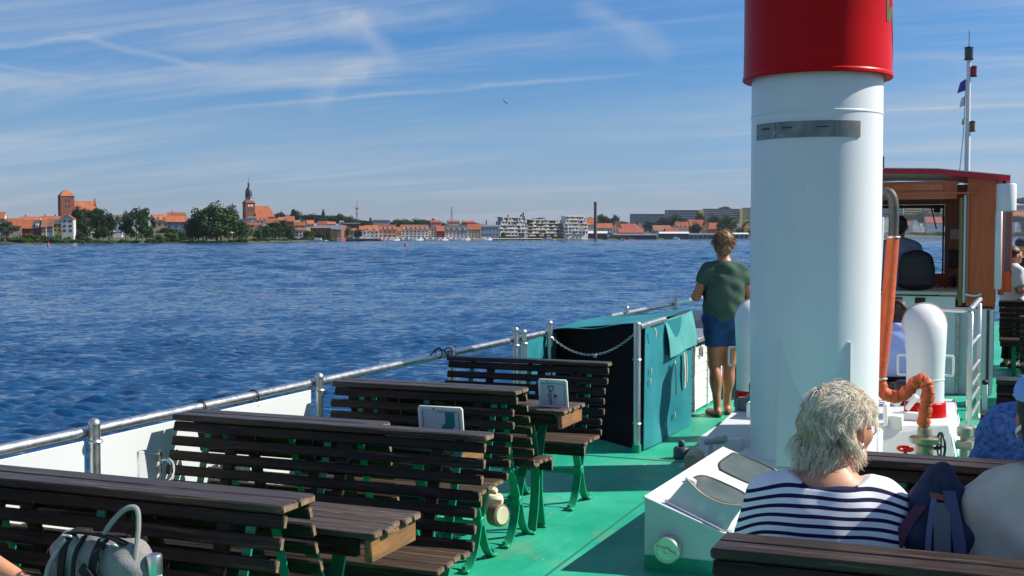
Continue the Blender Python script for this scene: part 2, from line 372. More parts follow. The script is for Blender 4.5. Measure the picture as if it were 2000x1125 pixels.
def surface_nets(G, ax):
    n = G.shape; S = G < 0
    c = [S[i:n[0] - 1 + i, j:n[1] - 1 + j, k:n[2] - 1 + k] for i in (0, 1) for j in (0, 1) for k in (0, 1)]
    cnt = sum(x.astype(np.int8) for x in c); act = (cnt > 0) & (cnt < 8)
    I = np.argwhere(act); idx = -np.ones(act.shape, int); idx[act] = np.arange(len(I))
    acc = np.zeros((len(I), 3)); num = np.zeros(len(I))
    offs = [(i, j, k) for i in (0, 1) for j in (0, 1) for k in (0, 1)]
    for a in range(8):
        for b in range(a + 1, 8):
            oa, ob = np.array(offs[a]), np.array(offs[b])
            if np.abs(oa - ob).sum() != 1: continue
            A = I + oa; B = I + ob; ga = G[A[:, 0], A[:, 1], A[:, 2]]; gb = G[B[:, 0], B[:, 1], B[:, 2]]
            m = (ga < 0) != (gb < 0); t = np.where(m, ga / np.where(m, ga - gb, 1), 0)
            acc += np.where(m[:, None], oa + t[:, None] * (ob - oa), 0); num += m
    v = I + acc / np.maximum(num, 1)[:, None]
    h = ax[0][1] - ax[0][0]; v = v * h + np.array([ax[0][0], ax[1][0], ax[2][0]])
    F = []
    for d in range(3):
        e1, e2 = [i for i in range(3) if i != d]
        A = [slice(None)] * 3; B = [slice(None)] * 3; A[d] = slice(0, -1); B[d] = slice(1, None)
        m = S[tuple(A)] != S[tuple(B)]; ed = np.argwhere(m)
        ok = (ed[:, e1] > 0) & (ed[:, e2] > 0) & (ed[:, e1] < n[e1] - 1) & (ed[:, e2] < n[e2] - 1); ed = ed[ok]
        q = []
        for (p, r) in ((-1, -1), (0, -1), (0, 0), (-1, 0)):
            o = ed.copy(); o[:, e1] += p; o[:, e2] += r; q.append(idx[o[:, 0], o[:, 1], o[:, 2]])
        F.append(np.stack(q, 1))
    return v, np.concatenate(F)
def sdf_obj(name, prims, mat, parent, h=.01, infl=0.0, clip=None, fold=0.0, foldf=(18, 14, 26), attr=None, sub=None, smooth_it=0):
    G, ax = sdf_grid(prims, h, infl)
    if clip is not None or sub is not None:
        P = np.stack(np.meshgrid(*ax, indexing='ij'), -1)
        if clip is not None: G = np.maximum(G, clip(P))
        if sub is not None: G = np.maximum(G, -sub(P))
    v, f = surface_nets(G, ax)
    if fold:
        a, b, c = foldf
        n = np.sin(v[:, 0] * a + 2.1 * np.sin(v[:, 2] * b * .6)) * np.sin(v[:, 2] * c + 1.7 * np.sin(v[:, 0] * b)) + .6 * np.sin(v[:, 2] * c * 1.9 + v[:, 0] * a * 1.3 + v[:, 1] * 20)
        ctr = v.mean(0); d = v - ctr; d[:, 2] *= .3; d /= np.maximum(np.linalg.norm(d, axis=1), 1e-6)[:, None]
        v = v + d * (fold * n)[:, None]
    me = bpy.data.meshes.new(name); me.from_pydata(v.tolist(), [], f.tolist()); me.materials.append(mat)
    bm = bmesh.new(); bm.from_mesh(me); bmesh.ops.recalc_face_normals(bm, faces=bm.faces); bm.to_mesh(me); bm.free()
    me.polygons.foreach_set('use_smooth', [True] * len(me.polygons))
    if attr is not None:
        at = me.attributes.new('stripe', 'FLOAT', 'POINT'); vv = np.empty(len(me.vertices) * 3); me.vertices.foreach_get('co', vv)
        at.data.foreach_set('value', attr(vv.reshape(-1, 3)).astype(np.float32))
    o = bpy.data.objects.new(name, me); COL.objects.link(o); o.parent = parent; ORG[o.name] = Vector((0, 0, 0))
    return o
def Rz(a): return Matrix.Rotation(a, 3, 'Z')
def person_joints(pose, seat=.43, s=1.0):
    if pose == 'sit':
        z = seat
        J = dict(pelvis=(0, 0, z + .10), belly=(0, -.01, z + .25), chest=(0, -.02, z + .42), neck=(0, .0, z + .585), head=(0, .035, z + .735),
                 shL=(-.155, -.015, z + .510), shR=(.155, -.015, z + .510), elL=(-.225, .03, z + .27), elR=(.225, .03, z + .27),
                 wrL=(-.13, .25, z + .20), wrR=(.13, .25, z + .20), hipL=(-.09, .02, z + .09), hipR=(.09, .02, z + .09),
                 knL=(-.12, .43, z + .07), knR=(.12, .43, z + .07), anL=(-.12, .45, .07), anR=(.12, .45, .07), toL=(-.13, .60, .035), toR=(.13, .60, .035),
                 fiL=(-.07, .38, z + .17), fiR=(.07, .38, z + .17))
    else:
        J = dict(pelvis=(0, 0, .90), belly=(0, .01, 1.03), chest=(0, 0, 1.20), neck=(0, -.01, 1.385), head=(0, .02, 1.535),
                 shL=(-.152, -.01, 1.312), shR=(.152, -.01, 1.312), elL=(-.235, .0, 1.07), elR=(.235, .0, 1.07),
                 wrL=(-.12, .22, 1.12), wrR=(.12, .22, 1.12), hipL=(-.085, 0, .86), hipR=(.085, 0, .86),
                 knL=(-.09, .02, .47), knR=(.09, .02, .47), anL=(-.09, -.02, .075), anR=(.09, -.02, .075), toL=(-.10, .14, .03), toR=(.10, .14, .03),
                 fiL=(-.04, .33, 1.14), fiR=(.04, .33, 1.14))
    return {k: np.array(v, float) * np.array([s, s, s]) for k, v in J.items()}
def hand_prims(wr, tip, side, s=1.0):
    """palm and five bent fingers closing towards the body midline"""
    wr = np.array(wr); d = np.array(tip) - wr; d = d / np.linalg.norm(d)
    up = np.array([0, 0, 1.0]); lat = np.cross(d, up); lat /= np.linalg.norm(lat); dn = np.cross(d, lat); dn = dn if dn[2] < 0 else -dn
    P = [cap(wr, wr + d * .05, .024, .028, .02)]
    base = wr + d * .075
    P += [cap(wr + d * .03 + lat * .018, base + lat * .022, .013, .012, .02), cap(wr + d * .03 - lat * .018, base - lat * .022, .013, .012, .02)]
    for i, (o, L) in enumerate(((.033, .062), (.011, .074), (-.011, .068), (-.032, .052))):
        b = base + lat * o; m = b + d * L * .5 + dn * .008; e = m + d * L * .32 + dn * L * .34
        P += [cap(b, m, .0095, .0085, .006), cap(m, e, .0085, .007, .006)]
    th = lat * (-side) * .03; t0 = wr + d * .03 + th; t1 = t0 + d * .03 + th * .7 + dn * .01; t2 = t1 + d * .026 + dn * .012
    P += [cap(t0, t1, .012, .010, .01), cap(t1, t2, .010, .008, .006)]
    return P
def head_prims(c, yaw=0, pitch=0, s=1.0):
    Q = np.array(Rz(yaw) @ Matrix.Rotation(pitch, 3, 'X')); c = np.array(c)
    w = lambda x, y, z: c + Q @ (np.array([x, y, z]) * s)
    e = lambda p, r, k=.02: ell(w(*p), np.array(r) * s, Q, k)
    P = [e((0, -.012, .03), (.076, .095, .088)), e((0, .03, -.02), (.062, .068, .085), .03), cap(w(-.035, .06, -.085), w(.035, .06, -.085), .022 * s, .022 * s, .03), cap(w(0, .078, -.088), w(0, .082, -.085), .018 * s, .018 * s, .02),
         cap(w(0, .088, .012), w(0, .112, -.022), .009 * s, .014 * s, .012), cap(w(-.012, .10, -.028), w(.012, .10, -.028), .009 * s, .009 * s, .01),
         cap(w(-.045, .078, .03), w(.045, .078, .03), .011 * s, .011 * s, .02), cap(w(-.02, .092, -.052), w(.02, .092, -.052), .0075 * s, .0075 * s, .008), cap(w(-.017, .09, -.064), w(.017, .09, -.064), .0085 * s, .0085 * s, .008)]
    for sx in (-1, 1):
        P += [ell(w(sx * .079, -.008, -.005), np.array((.010, .020, .032)) * s, Q @ np.array(Rz(sx * .35)), .008), ell(w(sx * .083, -.012, .008), np.array((.008, .014, .016)) * s, Q, .006), ell(w(sx * .048, .062, -.02), np.array((.022, .022, .022)) * s, Q, .03)]
    return P, w, Q
def body_prims(J, g=1.0, bust=0.0, foot=True):
    """torso / arms / legs as separate lists so that clothes can reuse them; g thickens"""
    T = [ell(J['chest'], (.155 * g, .105 * g, .17), None, .06), ell(J['belly'], (.135 * g, .105 * g, .14), None, .06), ell(J['pelvis'], (.158 * g, .115 * g, .12), None, .06),
         cap(J['shL'] * [.8, 1, 1], J['shL'] * [0, 0, 0] + (J['shL'] + J['shR']) / 2 + [0, 0, .04], .050 * g, .058 * g, .05), cap(J['shR'] * [.8, 1, 1], (J['shL'] + J['shR']) / 2 + [0, 0, .04], .050 * g, .058 * g, .05), cap(J['neck'] - [0, 0, .05], J['neck'] + [0, .012, .05], .058, .05, .04)]
    if bust: T += [ell(J['chest'] + [sx * .07, .09, 0], (.06 * bust, .055 * bust, .06 * bust), None, .03) for sx in (-1, 1)]
    A = {}; L = {}
    for q in 'LR':
        A[q] = [cap(J['sh' + q], J['el' + q], .052 * g, .040 * g, .03), cap(J['el' + q], J['wr' + q], .040 * g, .026, .02)]
        L[q] = [cap(J['hip' + q], J['kn' + q], .088 * g, .056 * g, .05), cap(J['kn' + q], J['an' + q], .050 * g, .034, .03), ell(J['kn' + q] * .65 + J['an' + q] * .35 - (np.array([0, .018, 0])), (.050 * g, .052 * g, .10), None, .04)]
        if foot: L[q] += [cap(J['an' + q] - [0, .03, .03], J['to' + q], .033, .026, .02), cap(J['to' + q] - [.02, 0, 0], J['to' + q] + [.02, -.01, 0], .02, .02, .015)]
    return T, A, L
def hair_strands(name, roots, mat, parent, rnd, length=(.05, .1), curl=.012, width=.0016, grav=.4, n=7, wavel=.03, comb=(0, 0, 0), lie=0, clump=0):
    """thin curly locks as one mesh of three-sided tubes; roots: (point, outward dir)"""
    N = len(roots); P = np.array([r[0] for r in roots]); D = np.array([r[1] for r in roots])
    L = rnd.uniform(*length, N); ph = rnd.uniform(0, 6.28, (N, 2)); amp = rnd.uniform(.4, 1.2, N) * curl
    if lie:      # combed: lie along the scalp in slowly turning waves
        fl = np.array(comb) + .9 * np.stack([np.sin(P[:, 2] * 42 + P[:, 1] * 25), np.sin(P[:, 0] * 38 + 1), .4 * np.sin(P[:, 0] * 45 + P[:, 2] * 30)], 1)
        fl = fl - D * (fl * D).sum(1)[:, None]; fl /= np.maximum(np.linalg.norm(fl, axis=1), 1e-6)[:, None]; D = D * (1 - lie) + fl * lie + rnd.normal(0, .10, D.shape)
    else: D = D + rnd.normal(0, .28, D.shape) + np.array(comb)
    D /= np.linalg.norm(D, axis=1)[:, None]
    a = np.cross(D, rnd.normal(0, 1, D.shape)); a /= np.linalg.norm(a, axis=1)[:, None]; b = np.cross(D, a)
    pts = []; cur = P.copy(); d = D.copy()
    for i in range(n):
        t = i / (n - 1); s = t * L
        off = a * (amp * np.sin(ph[:, 0] + s / wavel * 6.28 * .5) * t)[:, None] + b * (amp * np.cos(ph[:, 1] + s / wavel * 6.28 * .5) * t)[:, None]
        pts.append(cur + off); cur = cur + d * (L / (n - 1))[:, None]; d = d + np.array([0, 0, -grav]) * (1.6 / n); d /= np.linalg.norm(d, axis=1)[:, None]
    pts = np.stack(pts, 1)
    if clump:    # strands gather into locks towards their tips
        ci = rnd.integers(0, N, clump); cid = np.argmin(((P[:, None] - P[ci][None]) ** 2).sum(-1), 1); ld = pts[ci][cid]
        tt = (np.linspace(0, 1, n) ** .8 * .55)[None, :, None]; pts = pts * (1 - tt) + (ld + (P - P[ci][cid])[:, None] * .25) * tt
    V_ = np.empty((N, n, 3, 3))
    for k in range(3):
        an = 2.094 * k; wv = width * (1 - .75 * np.arange(n) / (n - 1))
        V_[:, :, k] = pts + (a[:, None] * math.cos(an) + b[:, None] * math.sin(an)) * wv[None, :, None]
    V_ = V_.reshape(-1, 3)
    base = (np.arange(N) * n * 3)[:, None, None] + (np.arange(n - 1) * 3)[None, :, None]; k = np.arange(3)[None, None, :]; k1 = (k + 1) % 3
    Fq = np.stack([base + k, base + k1, base + 3 + k1, base + 3 + k], -1).reshape(-1, 4)
    me = bpy.data.meshes.new(name); me.from_pydata(V_.tolist(), [], Fq.tolist()); me.materials.append(mat)
    me.polygons.foreach_set('use_smooth', [True] * len(me.polygons))
    o = bpy.data.objects.new(name, me); COL.objects.link(o); o.parent = parent; ORG[o.name] = Vector((0, 0, 0)); return o
# ------------------------------------------------------------------ deck and hull of the excursion boat
def struct(name, mb, mat, **k):
    o = mb.build(name, mat, **k); o['kind'] = 'structure'; return o
b = MB()
outl = [(-3.52, -4), (1.30, -4), (1.30, 15), (1.15, 19), (.55, 23), (-.7, 26), (-1.5, 26), (-2.8, 23), (-3.37, 19), (-3.52, 15)]
b.prism([(x, y, -.12) for x, y in outl], (0, 0, .12)); struct('deck', b, green_deck, smooth=0)
b = MB(); n = len(outl)
b.add([(x, y, -.125) for x, y in outl] + [(x, y, -.6) for x, y in outl] + [(-1.1 + (x + 1.1) * .93, y, -3.3) for x, y in outl], [(i, (i + 1) % n, n + (i + 1) % n, n + i) for i in range(n)] + [(n + i, n + (i + 1) % n, 2 * n + (i + 1) % n, 2 * n + i) for i in range(n)])
struct('hull', b, white, smooth=0)
b = MB()
for x in (-1.98, -.12):
    b.box((x, 8, .002), (.012, 24, .004))
for y in (1.2, 4.75, 8.4, 12.2): b.box((-1.1, y, .0045), (4.6, .010, .003))
struct('deck_seam', b, M('deck_seam_paint', (.016, .17, .11), .55), smooth=0)
b = MB(); b.box((-3.47, 6, .045), (.05, 20, .09), ch=.01); b.box((1.25, 6, .045), (.05, 20, .09), ch=.01); struct('deck_edge', b, green_deck, smooth=0)

# ------------------------------------------------------------------ port railing
RX, RZ = -3.43, .83
t = thing('railing', 'long stainless steel tube railing with white panels along the port edge of the deck', 'railing', (RX, 3, 0))
b = MB(); b.tube([(RX, -4, RZ), (RX, 9.5, RZ)], .023, 14); b.build('handrail', steel, t)
b = MB(); b.tube(arc_path([(RX, 9.5, RZ), (RX, 9.56, RZ - .01), (RX, 9.58, RZ - .06)], 5), .026, 12); b.build('rail_end', steel, t)
b = MB(); b.tube([(RX, 11.0, RZ + .02), (RX, 15, RZ + .02), (-3.29, 19, RZ + .1)], .026, 14); b.build('handrail', steel, t)
b = MB(); b.tube([(RX + .07, -2, .36), (RX + .07, 8.2, .36)], .018, 10); b.build('lower_rail', steel_d, t)
for y, zz in ((.6, .88), (2.2, .88), (3.86, .885), (5.6, .885), (7.3, .88), (8.45, .93), (8.62, .90), (9.2, .93), (11.4, .93), (13.3, .95), (15.6, .95)):
    b = MB(); b.tube([(RX + .045, y, 0), (RX + .045, y, zz - .02)], .023, 12); b.ell((RX + .045, y, zz - .02), (.026, .026, .025), nu=12, nv=8)
    b.torus((RX + .045, y, RZ - .035), .028, .006, n=14, m=6); b.box((RX + .045, y, .012), (.11, .11, .02), ch=.004); b.build('post', steel, t)
for y0, y1 in ((-4, .57), (.61, 2.18), (2.20, 3.86), (3.86, 5.58)):
    b = MB(); b.box((RX + .02, (y0 + y1) / 2, .43), (.006, y1 - y0 - .05, .74), ch=.002); b.build('panel', panel_w, t)
for y in (2.72, 4.62, 5.05, 3.1):
    b = MB(); b.torus((RX, y, RZ - .004), .032, .004, ax=(0, 1, 0), n=16, m=6); b.tube([(RX + .01, y, RZ - .033), (RX + .02, y + .01, RZ - .055)], .006, 6); b.build('cable_tie', black, t)
b = MB()
b.torus((RX + .02, 7.15, RZ + .02), .03, .004, ax=(.3, 1, 0)); b.torus((RX + .03, 7.28, RZ + .02), .028, .004, ax=(.1, 1, .2)); b.tube(arc_path([(RX + .03, 7.0, RZ + .02), (RX + .04, 7.1, RZ + .06), (RX + .03, 7.25, RZ + .02), (RX + .03, 7.4, RZ + .05)], 5), .0045, 7)
tag(b.build('cable_coil', black), 'loop of black cable tied round the port handrail', 'cable')
t = thing('railing', 'stainless steel tube railing along the far starboard edge of the deck', 'railing', (1.22, 3, 0))
b = MB(); b.tube([(1.22, -4, RZ), (1.22, 15, RZ), (1.08, 19, RZ + .1)], .026, 12); b.build('handrail', steel, t)
for y in range(-3, 18, 2):
    b = MB(); b.tube([(1.19, y, 0), (1.19, y, .88)], .027, 10); b.build('post', steel, t)

# ------------------------------------------------------------------ slatted benches and tables
def seat_legs(t, X, Yc):
    for sg in (-1, 1):
        b = MB()
        p = arc_path([(X, Yc + sg * .13, .405), (X, Yc + sg * .075, .35), (X, Yc + sg * .022, .25), (X, Yc + sg * .024, .18), (X, Yc + sg * .07, .08), (X, Yc + sg * .125, .022), (X, Yc + sg * .165, .008)], 5)
        b.strap(p, .045, .011, (1, 0, 0))
        b.box((X, Yc + sg * .170, .010), (.055, .05, .018), ch=.004); b.lathe([(0.013, 0), (.013, .018), (0, .022)], (X, Yc + sg * .175, .018), n=8)
        if sg == 1: b.box((X, Yc, .215), (.05, .055, .05), ch=.006); b.box((X, Yc, .40), (.05, .30, .012), ch=.003)
        b.build('leg', green, t)
def bench(XL, XR, Yc, label, group, XR2=None, single=0, legs=None, zc=.85, double=True):
    """back-to-back slatted bench; single=-1 only the aft-facing half, +1 only the forward half"""
    t = thing('slatted_bench', label, 'bench', ((XL + XR) / 2, Yc, 0), group)
    for sg in (-1, 1):
        if single and sg != single: continue
        xr = XR if (sg == -1 or XR2 is None) else XR2
        L = xr - XL; xm = (XL + xr) / 2
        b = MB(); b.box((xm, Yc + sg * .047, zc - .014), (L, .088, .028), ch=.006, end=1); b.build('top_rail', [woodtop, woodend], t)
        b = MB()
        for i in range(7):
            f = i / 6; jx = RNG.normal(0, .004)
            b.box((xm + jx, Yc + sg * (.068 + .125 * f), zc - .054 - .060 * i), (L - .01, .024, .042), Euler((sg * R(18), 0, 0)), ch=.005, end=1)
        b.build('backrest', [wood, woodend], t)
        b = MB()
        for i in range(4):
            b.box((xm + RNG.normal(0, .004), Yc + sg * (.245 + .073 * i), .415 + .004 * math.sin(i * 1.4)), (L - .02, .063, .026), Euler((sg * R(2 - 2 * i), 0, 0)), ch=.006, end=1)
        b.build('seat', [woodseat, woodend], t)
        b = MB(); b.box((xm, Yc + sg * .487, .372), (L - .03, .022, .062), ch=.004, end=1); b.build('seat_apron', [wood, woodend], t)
        lx = legs if legs else [xr - .13, xr - .13 - (L - .3) / 2, XL + .17]
        for x in lx:
            x = min(x, xr - .12)
            seat_legs(t, x, Yc + sg * .255)
            b = MB(); b.strap([(x, Yc + sg * .045, zc - .03), (x, Yc + sg * .165, zc - .42), (x, Yc + sg * .16, .40)], .03, .008, (1, 0, 0)); b.build('back_support', green, t)
        for x in (xr - .22, XL + .30, xm + .1):
            b = MB(); b.box((x, Yc + sg * .108, zc - .235), (.05, .022, .40), Euler((sg * R(18), 0, 0)), ch=.003); b.build('batten', wood, t)
        b = MB(); b.box((xm, Yc + sg * .255, .20), (L - .3, .012, .03)); b.build('stretcher', green, t)
    return t
GB = 'slatted benches on the port side'; GS = 'slatted benches on the starboard side'
bench(-3.30, -1.90, 3.03, 'dark slatted double bench nearest the camera on the port side, with the grey bag', GB)
bench(-3.33, -1.84, 4.37, 'long dark slatted double bench behind the glass mug, its far half shorter', GB, XR2=-2.35)
bench(-3.29, -2.23, 5.66, 'dark slatted double bench in front of the table with the lettered menu stand', GB)
bench(-3.29, -2.20, 7.10, 'farthest port bench, single, standing just before the black and teal canvas shelter', GB, single=-1)
bench(-.655, 1.08, 3.03, 'dark slatted bench at the bottom right behind the woman in stripes', GS)
bench(-.47, 1.08, 4.40, 'dark slatted bench ahead of the woman in stripes and the blue backpack', GS, XR2=1.08)
bench(-.06, 1.08, 5.66, 'dark slatted bench behind the person in the blue fleece', GS)
bench(0.0, 1.08, 7.05, 'small looking dark bench on sunlit green deck ahead of the blue fleece', GS)
bench(.02, 1.08, 15.5, 'shaded bench at the far right edge beyond the white step ladder', GS)
bench(.2, 1.08, 12.6, 'starboard bench beside the wooden wheelhouse wall', GS)
def table(XL, XR, Y0, Y1, label, legs):
    z = .70; t = thing('slatted_table', label, 'table', ((XL + XR) / 2, (Y0 + Y1) / 2, 0), 'slatted tables between the port benches')
    n = 5; w = (Y1 - Y0) / n; b = MB()
    for i in range(n):
        b.box(((XL + XR) / 2 + RNG.normal(0, .005), Y0 + w * (i + .5), z - .013 + RNG.normal(0, .0012)), (XR - XL, w - .009, .026), ch=.006, end=1)
    b.build('table_top', [woodtable, woodend], t)
    b = MB(); b.box((XR - .032, (Y0 + Y1) / 2, z - .064), (.028, Y1 - Y0 - .02, .076), ch=.004); b.build('end_board', woodlight, t)
    for y in (Y0 + .022, Y1 - .022):
        b = MB(); b.box(((XL + XR) / 2 - .03, y, z - .058), (XR - XL - .08, .024, .06), ch=.004); b.build('apron', wood, t)
    Yc = (Y0 + Y1) / 2
    b = MB(); b.box(((XL + XR) / 2, Yc, z - .045), (XR - XL - .12, .05, .03)); b.build('under_rail', green, t)
    for x in legs:
        for sg in (-1, 1):
            b = MB(); p = arc_path([(x, Yc + sg * .12, z - .03), (x, Yc + sg * .10, z - .10), (x, Yc + sg * .035, .42), (x, Yc + sg * .022, .30), (x, Yc + sg * .03, .18), (x, Yc + sg * .075, .01)], 5)
            b.strap(p, .05, .012, (1, 0, 0)); b.box((x, Yc + sg * .085, .008), (.06, .05, .014), ch=.003)
            if sg == 1: b.box((x, Yc, .36), (.05, .06, .05), ch=.005)
            b.build('leg', green, t)
    return t
table(-3.25, -1.79, 3.29, 3.62, 'slatted wooden table beside the nearest port bench, holding the glass mug', [-2.06, -2.9])
table(-3.25, -2.17, 4.74, 5.08, 'middle slatted table mostly hidden behind the long bench, with the half hidden menu stand', [-2.4, -3.0])
table(-3.25, -2.115, 5.98, 6.33, 'slatted wooden table with orange brown end board under the lettered menu stand', [-2.34, -3.0])

# ------------------------------------------------------------------ menu stands
def text_mesh(s, size, name, parent, mat, M4, ext=.0004):
    cu = bpy.data.curves.new(name, 'FONT'); cu.body = s; cu.size = size; cu.extrude = ext; cu.align_x = 'CENTER'; cu.align_y = 'CENTER'
    tmp = bpy.data.objects.new(name + '_tmp', cu); COL.objects.link(tmp); bpy.context.view_layer.update()
    me = bpy.data.meshes.new_from_object(tmp.evaluated_get(bpy.context.evaluated_depsgraph_get())); bpy.data.objects.remove(tmp)
    me.transform(M4); me.materials.clear(); me.materials.append(mat)
    o = bpy.data.objects.new(name, me); COL.objects.link(o); o.parent = parent; return o
paper = M('menu_paper', (.55, .57, .62), .5); ink = M('menu_ink', (.012, .012, .02), .6); frame_w = M('menu_frame', (.78, .76, .70), .45, var=.05); red_dot = M('seal_red', (.45, .04, .02), .6); tealp = M('menu_teal_print', (.02, .18, .20), .6)
def menu_stand(loc, rz, label, w, h, lettered):
    t = thing('menu_stand', label, 'menu stand', loc, 'menu stands on the tables', rz)
    for sg in (-1,):
        Q = Euler((sg * R(-9), 0, 0)); c = Vector((0, sg * h * .085, h / 2)); Qm = Q.to_matrix()
        b = MB(); b.box(c, (w - .012, .004, h - .012), Q); b.build('sheet', paper, t, local=True)
        b = MB()
        for sx in (-1, 1): b.box(c + Qm @ Vector((sx * w / 2, 0, 0)), (.012, .010, h), Q, ch=.002)
        b.box(c + Qm @ Vector((0, 0, h / 2)), (w, .010, .014), Q, ch=.002); b.box(c + Qm @ Vector((0, 0, -h / 2 + .004)), (w, .010, .012), Q, ch=.002)
        b.build('frame', frame_w, t, local=True)
    b = MB(); b.strap([(0, -h * .03, h * .8), (0, .06, .004), (0, .07, .002)], w * .5, .004, (1, 0, 0)); b.build('rest', frame_w, t, local=True)
    Qm = Euler((R(9), 0, 0)).to_matrix()
    face = Matrix.Translation(V(0, -h * .085, h / 2)) @ Qm.to_4x4() @ Matrix.Translation(V(0, -.0035, 0)) @ Matrix.Rotation(R(90), 4, 'X')
    if lettered:
        rot = Matrix.Rotation(R(-90), 4, 'Z')
        text_mesh('D', .046, 'lettering', t, ink, face @ Matrix.Translation(V(-.012, .030, 0)) @ rot)
        text_mesh('arguner', .027, 'lettering', t, ink, face @ Matrix.Translation(V(-.013, -.022, 0)) @ rot)
        b = MB(); b.lathe([(0, 0), (.009, .0), (.009, .0006), (0, .0006)], n=14); o = b.build('seal', red_dot, t, local=True); o.data.transform(face @ Matrix.Translation(V(.014, -.012, 0)))
        b = MB()
        for (x0, y0, x1, y1) in ((-.070, .056, .066, .057), (.066, .056, .067, -.064), (-.070, -.064, .066, -.063), (.003, .012, .004, -.05), (-.028, .012, -.027, -.05)): b.box(((x0 + x1) / 2, (y0 + y1) / 2, .0003), (max(abs(x1 - x0), .0016), max(abs(y1 - y0), .0016), .0006))
        o = b.build('border_line', ink, t, local=True, smooth=0); o.data.transform(face)
    else:
        b = MB(); b.box((.045, .02, .0003), (.045, .07, .0006)); b.ell((.03, -.03, 0), (.03, .035, .0006), nu=14, nv=6); o = b.build('printed_picture', tealp, t, local=True); o.data.transform(face)
        b = MB()
        for (x, y, w_, h_) in ((.088, 0, .002, .12), (-.085, 0, .002, .12), (.03, .058, .10, .002)): b.box((x, y, .0003), (w_, h_, .0006))
        o = b.build('border_line', ink, t, local=True, smooth=0); o.data.transform(face)
    b = MB()
    for x in (-.03, .045): b.lathe([(0, 0), (.004, 0), (.004, .0015), (0, .0015)], (0, 0, 0), n=8); 
    o = b.build('screw', black, t, local=True); o.data.transform(face @ Matrix.Translation(V(-.03, h / 2 - .004, .001)))
    return t
menu_stand((-2.215, 6.09, .70), R(0), 'white menu stand with black sideways lettering on the farthest table', .155, .148, True)
menu_stand((-2.33, 4.92, .70), R(4), 'white framed menu stand half hidden behind the long bench back', .205, .150, False)

# ------------------------------------------------------------------ canvas shelter round the companionway
t = thing('canvas_shelter', 'teal canvas shelter with black opening round a companionway at the port rail', 'shelter', (-2.9, 9.3, 0))
b = MB(); b.tube([(-2.49, 8.66, 0), (-2.49, 8.66, .965)], .027, 14); b.ell((-2.49, 8.66, .965), (.029, .029, .02), nu=12, nv=8)
for z in (.22, .70): b.torus((-2.49, 8.66, z), .028, .007, n=16, m=6)
b.build('pole', steel, t)
b = MB(); b.tube([(-2.49, 8.66, .06), (-2.49, 8.66, 0)], .034, 14); b.build('pole_foot', green, t)
b = MB(); b.tube([(-2.475, 8.66, .945), (-2.44, 9.25, .965)], .024, 12); b.build('cross_tube', steel, t)
def sheet(P00, P10, P11, P01, nu=26, nv=18, disp=lambda u, v: 0, thick=.006, nrm=None):
    P00, P10, P11, P01 = map(Vector, (P00, P10, P11, P01)); nn = (P10 - P00).cross(P01 - P00).normalized(); b = MB(); vs = []
    for s in (0, 1):
        for j in range(nv + 1):
            for i in range(nu + 1):
                u, v = i / nu, j / nv
                vs.append((P00 * (1 - u) + P10 * u) * (1 - v) + (P01 * (1 - u) + P11 * u) * v + nn * (disp(u, v) + s * thick))
    W_ = nu + 1; K = W_ * (nv + 1); fs = []
    for j in range(nv):
        for i in range(nu):
            a = j * W_ + i; fs += [(a, a + 1, a + W_ + 1, a + W_), (K + a, K + a + W_, K + a + W_ + 1, K + a + 1)]
    for i in range(nu):
        fs += [(i, K + i, K + i + 1, i + 1), (nv * W_ + i, nv * W_ + i + 1, K + nv * W_ + i + 1, K + nv * W_ + i)]
    for j in range(nv):
        a = j * W_; c = a + nu; fs += [(a, a + W_, K + a + W_, K + a), (c, K + c, K + c + W_, c + W_)]
    b.add(vs, fs); return b
fold = lambda u, v: (.014 * math.sin(u * 9 + v * 2.5) + .007 * math.sin(u * 21 - v * 6 + 1) + .005 * math.sin(v * 17 + u * 5)) * min(1, 6 * u, 6 * (1 - u))
sheet((-2.455, 8.71, .015), (-2.43, 10.12, .0), (-2.43, 10.12, .97), (-2.45, 8.72, .93), disp=fold).build('side_curtain', teal, t, smooth=80)
sheet((-3.42, 9.36, .845), (-2.47, 8.95, .965), (-2.42, 10.15, 1.0), (-3.40, 10.7, .875), disp=lambda u, v: -.015 * math.sin(u * 3.14) + .008 * math.sin(u * 11 + v * 4), nv=10).build('roof_canvas', teal, t, smooth=80)
sheet((-2.405, 9.30, .655), (-2.395, 10.13, .69), (-2.41, 10.14, .985), (-2.43, 9.28, .95), nu=12, nv=8, disp=lambda u, v: .012 * math.sin(u * 7 + v * 3) - .02 * v).build('rolled_flap', M('faded_teal_canvas', (.07, .30, .28), .65, var=.12, bump=.4, bscale=9), t, smooth=80)
sheet((-3.42, 8.75, .5), (-3.42, 9.45, .5), (-3.42, 9.45, .82), (-3.42, 8.75, .80), nu=10, nv=6, disp=lambda u, v: .01 * math.sin(u * 8)).build('port_curtain', teal, t, smooth=80)
sheet((-3.40, 9.42, .01), (-2.50, 8.78, .005), (-2.48, 8.98, .955), (-3.42, 9.44, .85), nu=18, nv=14, disp=lambda u, v: .012 * math.sin(v * 19) + .01 * math.sin(u * 8 + v * 3)).build('opening_dark_sheet', interior_dark, t, smooth=80)  # black sheet added across the opening in place of its dark interior
sheet((-3.40, 10.6, .0), (-2.47, 10.1, .0), (-2.45, 10.1, .95), (-3.40, 10.6, .80), nu=6, nv=4).build('back_dark_sheet', interior_dark, t)  # second black sheet keeps the shelter's inside dark
strapm = M('grey_strap', (.42, .40, .33), .7)
for (y, z0, z1, w) in ((9.42, .62, .34, .03), (9.72, .66, .36, .045), (9.79, .64, .40, .022), (8.80, .93, .86, .02)):
    b = MB(); b.strap([(-2.392, y, z0), (-2.385, y + .01, (z0 + z1) / 2), (-2.392, y + .03, z1)], w, .005, (0, 1, 0)); b.build('strap', strapm, t)
